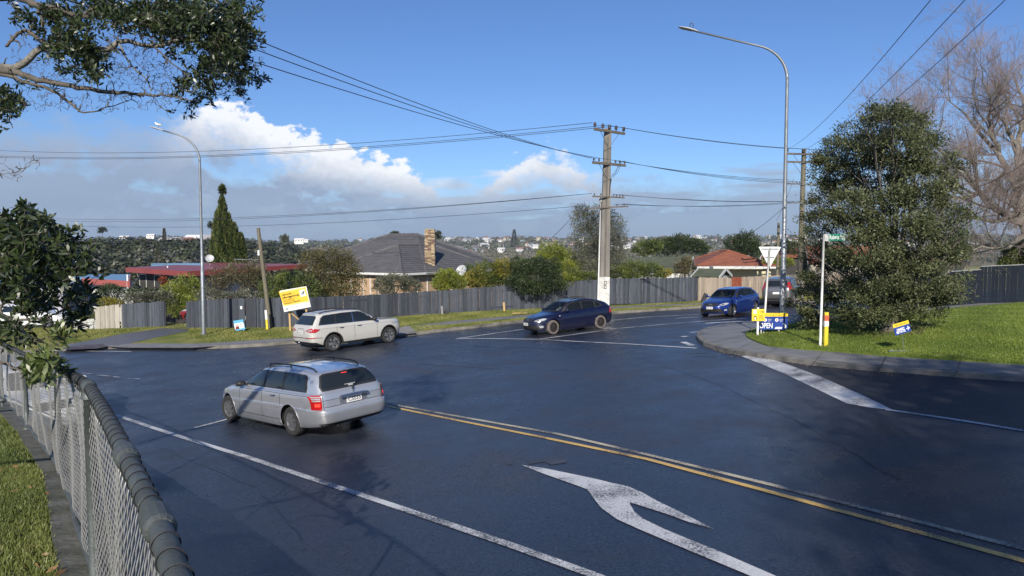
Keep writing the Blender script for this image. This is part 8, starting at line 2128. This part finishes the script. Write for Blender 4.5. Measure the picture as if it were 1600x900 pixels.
# -- green roofed house, mossy garage and orange roofed house
def gable_house(label, A, B, depth, ze, zr, ground, m_roof, m_wall, gable_right=True, over=.3, name='house', fascia=M_joinery):
    """front eave from A to B (x,y), ridge parallel behind"""
    A, B = Vector((A[0],A[1],0)), Vector((B[0],B[1],0)); u = (B-A).normalized(); v = Vector((-u.y,u.x,0)); root = empty(name, (A.x, A.y, ground), 0, label, 'house' if name != 'garage' else 'garage'); O = Vector(root.location)
    a, b = Vector((A.x,A.y,ze))-O, Vector((B.x,B.y,ze))-O; r1, r2 = a + v*depth/2 + Vector((0,0,zr-ze)), b + v*depth/2 + Vector((0,0,zr-ze)); c, d = b + v*depth, a + v*depth
    mb = MB(); course_plane(mb, [a,b,r2,r1]); course_plane(mb, [c,d,r1,r2]); mb.build('roof', m_roof, root)
    z0 = 0; w = [a + v*.3 + u*.25, b + v*.3 - u*.25, c - v*.3 - u*.25, d - v*.3 + u*.25]
    for i, j in ((0,1),(1,2),(2,3),(3,0)): wallbox('wall', root, w[i], w[j], z0, ze - O.z, .15, m_wall)
    for p, q, r in ((b,c,r2),(a,d,r1)):
        s_ = -.26 if p is b else .26; mb = MB(); t = Vector((0,0,.04)); mb.add([p + u*s_ + v*.3 - t, q + u*s_ - v*.3 - t, r + u*s_ - t*3], [(0,1,2),(2,1,0)]); mb.build('gable', m_wall, root)
        mb = MB(); mb.beam(p - Vector((0,0,.06)), r - Vector((0,0,.03)), .05, .2); mb.beam(r - Vector((0,0,.03)), q - Vector((0,0,.06)), .05, .2); mb.build('barge_board', fascia, root)
    return root, w, O
a, b = P(950,424,60), P(1078,421.5,58); gable_house('mossy green tiled house roof behind the hedge right of the concrete pole', (a.x,a.y), (b.x,b.y), 8.5, a.z, P(1000,401.5,64).z, -6.5, M_gtile, M_weather)
a, b = P(1080,433,51.5), P(1124,434,50.5); gable_house('small garage with dark mossy roof and white gable behind the pale fence', (a.x,a.y), (b.x,b.y), 3.9, P(1100,432.5,51).z, P(1100,419.5,53).z, -5.6, M_gtile, M_weather, name='garage')
root = empty('house', tuple(P(1140,440,62)), 0, 'cream house with orange clay tiled hip roof behind the pale pine fence', 'house'); O = Vector(root.location)
u2 = Vector((.995,-.10,0)); v2 = Vector((.10,.995,0)); c0 = P(1090,417,62); ze2 = P(1140,416.5,61).z
hip(root, O, c0, u2, v2, 6.6, 11.0, ze2 + .0, P(1120,392.5,66).z, .5, M_ctile, 'roof', stepc=.38)
cream = mat('cream_wall', (.62,.56,.36), (.56,.51,.33), 1.5, .7)
wa = Vector((c0.x,c0.y,0)) - Vector((O.x,O.y,0)) + v2*.5 + u2*.4; wb_ = wa + u2*5.8; wcc = wb_ + v2*10
for p, q in ((wa,wb_),(wb_,wcc)): wallbox('wall', root, p, q, -6.8 - O.z, ze2 - .1 - O.z, .15, cream)
window(root, wa.lerp(wb_, .30), wa.lerp(wb_, .55), -4.6 - O.z, -3.2 - O.z, 2); window(root, wa.lerp(wb_, .72), wa.lerp(wb_, .95), -4.9 - O.z, -3.6 - O.z, 2)
mb = MB(); q = P(1150,418,60.7) - O; mb.box(q, (4.2,1.2,.22)); mb.build('flat_canopy', M_weather, root)
px_r = [(1155,409,70),(1180,409,70)]; a, b = P(1153,409,72), P(1182,409,72); gable_house('distant small maroon roofed house beyond the orange roof', (a.x,a.y), (b.x,b.y), 5, a.z, P(1165,400,74).z, -8, mat('maroon_roof', (.14,.025,.035), (.11,.02,.03), 3, .6), M_weather)
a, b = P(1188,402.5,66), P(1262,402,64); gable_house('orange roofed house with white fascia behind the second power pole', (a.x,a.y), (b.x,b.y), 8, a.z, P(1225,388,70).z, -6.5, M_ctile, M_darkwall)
a, b = P(1262,411.5,60), P(1385,411,58); gable_house('long orange roofed house glimpsed through the big evergreen tree', (a.x,a.y), (b.x,b.y), 9, a.z, P(1320,384,64).z, -6, M_ctile, mat('beige_wall', (.5,.44,.34), (.44,.39,.3), 2, .7))
a, b = P(1440,412,46), P(1516,419,45); gable_house('maroon roofed house with beige wall right of the big evergreen tree', (a.x,a.y), (b.x,b.y), 7, a.z, P(1500,402,50).z, -4.5, MATS['maroon_roof'], MATS['beige_wall'])
a, b = P(-60,470,62), P(98,470,62); gable_house('pale building at the far left behind the dark leaves', (a.x,a.y), (b.x,b.y), 8, P(40,448,62).z, P(40,432,66).z, -6.2, M_blueroof, mat('lilac_wall', (.42,.42,.47), (.36,.36,.4), 2, .7))

# ================================================================== the valley: woods, far suburb
def crowns(name, spots, per, leaf, m, kind='stuff', flat=.8, label=None, cat=None):
    """spots (n,4): x, y, crown centre z, radius -> leaf-clump faces through each crown's volume"""
    s_ = np.repeat(spots, per, axis=0); n = len(s_); u = unit(n); r_ = .35 + .65 * G_.random(n) ** .5
    lob = 1 + .22 * np.sin(u[:,0]*5 + s_[:,0]) * np.sin(u[:,2]*6 + s_[:,1]) + .12*np.sin(u[:,1]*9 + s_[:,0]*3)
    P_ = s_[:, :3] + u * (s_[:, 3] * r_ * lob)[:, None] * [1, 1, flat]
    tone = np.clip(np.repeat(G_.uniform(.1,.85,len(spots)), per), 0, 1); D = u + G_.normal(0,.5,(n,3)); n_ = len(P_)
    D /= np.linalg.norm(D, axis=1, keepdims=True); ref = G_.normal(size=(n_,3)); X_ = np.cross(u + .3*ref, ref); X_ /= np.linalg.norm(X_, axis=1, keepdims=True); Y_ = np.cross(u, X_); Y_ /= np.linalg.norm(Y_, axis=1, keepdims=True)+1e-9
    sc_ = (leaf * s_[:, 3] * G_.uniform(.6,1.3,n_))[:, None]; V = np.stack([P_ - X_*sc_, P_ - Y_*sc_*.8, P_ + X_*sc_, P_ + Y_*sc_*.8], 1)
    o = np_mesh(name, V.reshape(-1,3), np.arange(n_*4).reshape(-1,4), m, None, np.clip(tone + G_.normal(0,.15,n_), 0, 1)); tag(o, label, cat, None, kind); return o
def spots(n, az0, az1, r0, r1, rad0, rad1, zoff=.6, pw=.5):
    az = np.radians(G_.uniform(az0, az1, n)); r_ = r0 + (r1-r0) * G_.random(n) ** pw; x, y = r_*np.sin(az), r_*np.cos(az); R_ = G_.uniform(rad0, rad1, n); return np.column_stack([x, y, far_h(x, y) + R_*zoff, R_])
crowns('wooded_ridge', spots(1500, -40, -14, 95, 300, 2.2, 4.6, .9), 230, .12, F_far)
crowns('wooded_ridge', spots(220, -34, -13, 90, 290, 2.0, 4.2, 1.1), 150, .12, lm('grey_wood', (.06,.06,.05), (.13,.13,.11), trans=.05))
crowns('valley_trees', spots(520, -16, -2, 85, 330, 2.0, 4.5, .8), 130, .17, F_far2)
crowns('valley_trees', spots(260, -6, 38, 80, 300, 2.2, 4.5, .3), 110, .18, F_far2)
crowns('field_scrub', spots(90, -9, 12, 430, 640, 3, 6, .3), 80, .13, F_grey)
crowns('grey_scrub', spots(300, -8, 30, 130, 430, 2.5, 5, .2), 90, .12, F_grey)
crowns('valley_trees', spots(420, -30, 38, 760, 1300, 4, 9, .6, .8), 45, .28, F_far)
crowns('ridge_trees', spots(1500, -30, 38, 1150, 2650, 5, 11, .6, 1), 34, .3, F_far2)
crowns('ridge_scrub', spots(900, -10, 38, 1050, 2500, 5, 10, .5, 1), 26, .25, F_grey)
# single trees one can pick out on the skyline
def sky_tree(label, px, top, bot, Y, w, m=F_far, conic=False, n=900, grp=None):
    b = P(px, bot, Y); t = P(px, top, Y); k = Y/F; root = empty('skyline_tree', tuple(b), 0, label, 'tree', grp); H = t.z - b.z
    if conic:
        tt_ = G_.random(n); a = G_.uniform(0, 6.28, n); tier = .55 + .45*((tt_*9) % 1); rr_ = w*k*(tt_**.8)*tier; P_ = np.stack([rr_*np.cos(a), rr_*np.sin(a), H*(1-tt_)], 1); D = np.stack([np.cos(a), np.sin(a), .2 + 0*a], 1)
    else: P_, D, _ = lumps_points([(rnd.uniform(-.4,.4)*w*k, 0, H*rnd.uniform(.55,.75), w*k*.6, w*k*.6, H*.32) for _ in range(5)], n, .2)
    leaves('crown', P_, D + G_.normal(0,.4,(n,3)), max(.25, 2.2*k), max(.15, 1.3*k), m, root); mb = MB(); mb.tube([(0,0,-1),(0,0,H*.6)], [.04*H,.015*H], 6); mb.build('trunk', M_bark, root)
for a in (('tall dark pine on the far suburban ridge left of the olive tree', 803.5,359,386,1200,6,F_far,True), ('small conical tree on the far left skyline', 160,356,368,420,7,F_dark,False), ('lone pine with bare trunk on the wooded ridge left of the cypress', 330.5,344,362,250,6,F_far,False),
          ('thin dead spire tree above the wooded ridge', 257,357,380,240,3,F_grey,True), ('round dark tree crown just above the charcoal roof ridge', 618,362,374,160,8,F_far,False), ('dark tree beside the brick chimney top', 684,361,378,150,8,F_far,False),
          ('tree on the skyline left of the charcoal roof', 445,366,384,320,9,F_far2,False), ('slender conifer on the wooded slope below the skyline', 248,378,425,150,9,F_far2,True), ('broad dark tree in front of the far suburb', 1196,383,398,300,14,F_dark,False), ('skyline tree rising among the far ridge houses', 1062,364,380,1300,8,F_far,False)):
    sky_tree(*a[:6], m=a[6], conic=a[7])
# far houses: a few shared meshes, each house its own object
hm = []
for k, (wc_, rc_) in enumerate((((.72,.72,.70),(.38,.37,.36)), ((.66,.62,.52),(.24,.10,.07)), ((.76,.75,.72),(.66,.66,.66)), ((.5,.44,.34),(.16,.15,.15)), ((.7,.7,.72),(.3,.14,.1)), ((.62,.64,.66),(.22,.25,.28)))):
    mw, mr_ = mat(f'far_wall_{"abcdef"[k]}', wc_, None, 1, .7), mat(f'far_roof_{"abcdef"[k]}', rc_, None, 1, .7)
    mb = MB(); w, d, h = 1.0, .65, .30; mb.box((0,0,h/2-.15), (w,d,h+.3)); mb.add([(-.54,-.37,h),(.54,-.37,h),(.54,.37,h),(-.54,.37,h),(-.34 if k%2 else -.54,0,h+.2),(.34 if k%2 else .54,0,h+.2)], [(0,1,5,4),(2,3,4,5),(1,2,5),(3,0,4)], 1)
    for x in (-.33,-.02,.3): mb.add([(x-.07,-.332,.10),(x+.07,-.332,.10),(x+.07,-.332,.22),(x-.07,-.332,.22)], [(0,1,2,3)], 2)
    me_ = bpy.data.meshes.new('far_house'); me_.from_pydata(mb.v, [], mb.f)
    for m in (mw, mr_, M_glassw): me_.materials.append(m)
    me_.polygons.foreach_set('material_index', mb.m); hm.append(me_)
def far_house(az, r_, s_, label, grp, dz=0):
    a = math.radians(az); x, y = r_*math.sin(a), r_*math.cos(a); o = link('far_house', rnd.choice(hm), None); o.location = (x, y, float(far_h(x, y)) + dz); o.scale = (s_, s_, s_*.9); o.rotation_euler = (0,0,rnd.uniform(-.7,.7)); tag(o, label, 'house', grp); return o
for k in range(285):
    az = rnd.uniform(-5.5, 33) if k < 240 else rnd.uniform(-12, 8); far_house(az, rnd.uniform(1250, 2600), rnd.uniform(9, 18), 'tiny pale house among trees on the distant suburban ridge', 'houses on the distant ridge', rnd.uniform(2, 8))
for k in range(12): far_house(rnd.uniform(-30.5,-19) if k < 8 else rnd.uniform(-17,-12), rnd.uniform(318, 345), rnd.uniform(8, 12), 'small pale house on the skyline above the wooded ridge at left', 'houses above the wooded ridge', rnd.uniform(2.0, 4.0))
for (px, py, w) in ((195,369,14),(236,366,12),(468,373,14),(478,374,8)):
    p = P(px, py, 330); o = link('hill_house', hm[2], None); s_ = w*330/F; o.location = (p.x, p.y, p.z - .35*s_); o.scale = (s_, s_*.8, s_*.8); tag(o, {195:'white house with wide windows on the far left skyline', 236:'second white house right of the wide one on the left skyline', 468:'white low house on the skyline left of the charcoal roof', 478:'small white shed beside the low skyline house'}[px], 'house')
# blue hills at the horizon
mb = MB(); xs = np.linspace(-7000, 7000, 140); vs = []
for x in xs: vs += [(x, 7800, -38), (x, 7800, 4 + 36*max(0, math.sin(x*.0018+.6))*max(0, math.sin(x*.00062 + 1.2)) + 6*math.sin(x*.008)), (x, 8700, -38)]
mb.add(vs, [(3*i, 3*i+3, 3*i+4, 3*i+1) for i in range(139)] + [(3*i+1, 3*i+4, 3*i+5, 3*i+2) for i in range(139)]); tag(mb.build('hills', mat('distant_hills', (.05,.06,.04), (.07,.08,.05), .001, 1)), kind='structure')
# haze: one closed box of even, thin air round the whole scene
mb = MB(); mb.box((0, 0, (24 - 62) / 2), (18400, 18400, 86)); hz = mb.build('haze', []) if False else None
mb = MB(); mb.box((0, 0, -12), (18400, 18400, 80)); mh = bpy.data.materials.new('haze'); mh.use_nodes = True; N = mh.node_tree.nodes; N.remove(N['Principled BSDF'])
pv = N.new('ShaderNodeVolumePrincipled'); pv.inputs['Color'].default_value = (.80, .88, 1.0, 1); pv.inputs['Density'].default_value = .00014; pv.inputs['Anisotropy'].default_value = .2
mh.node_tree.links.new(pv.outputs[0], N['Material Output'].inputs['Volume']); hz = mb.build('haze', mh); hz['kind'] = 'stuff'
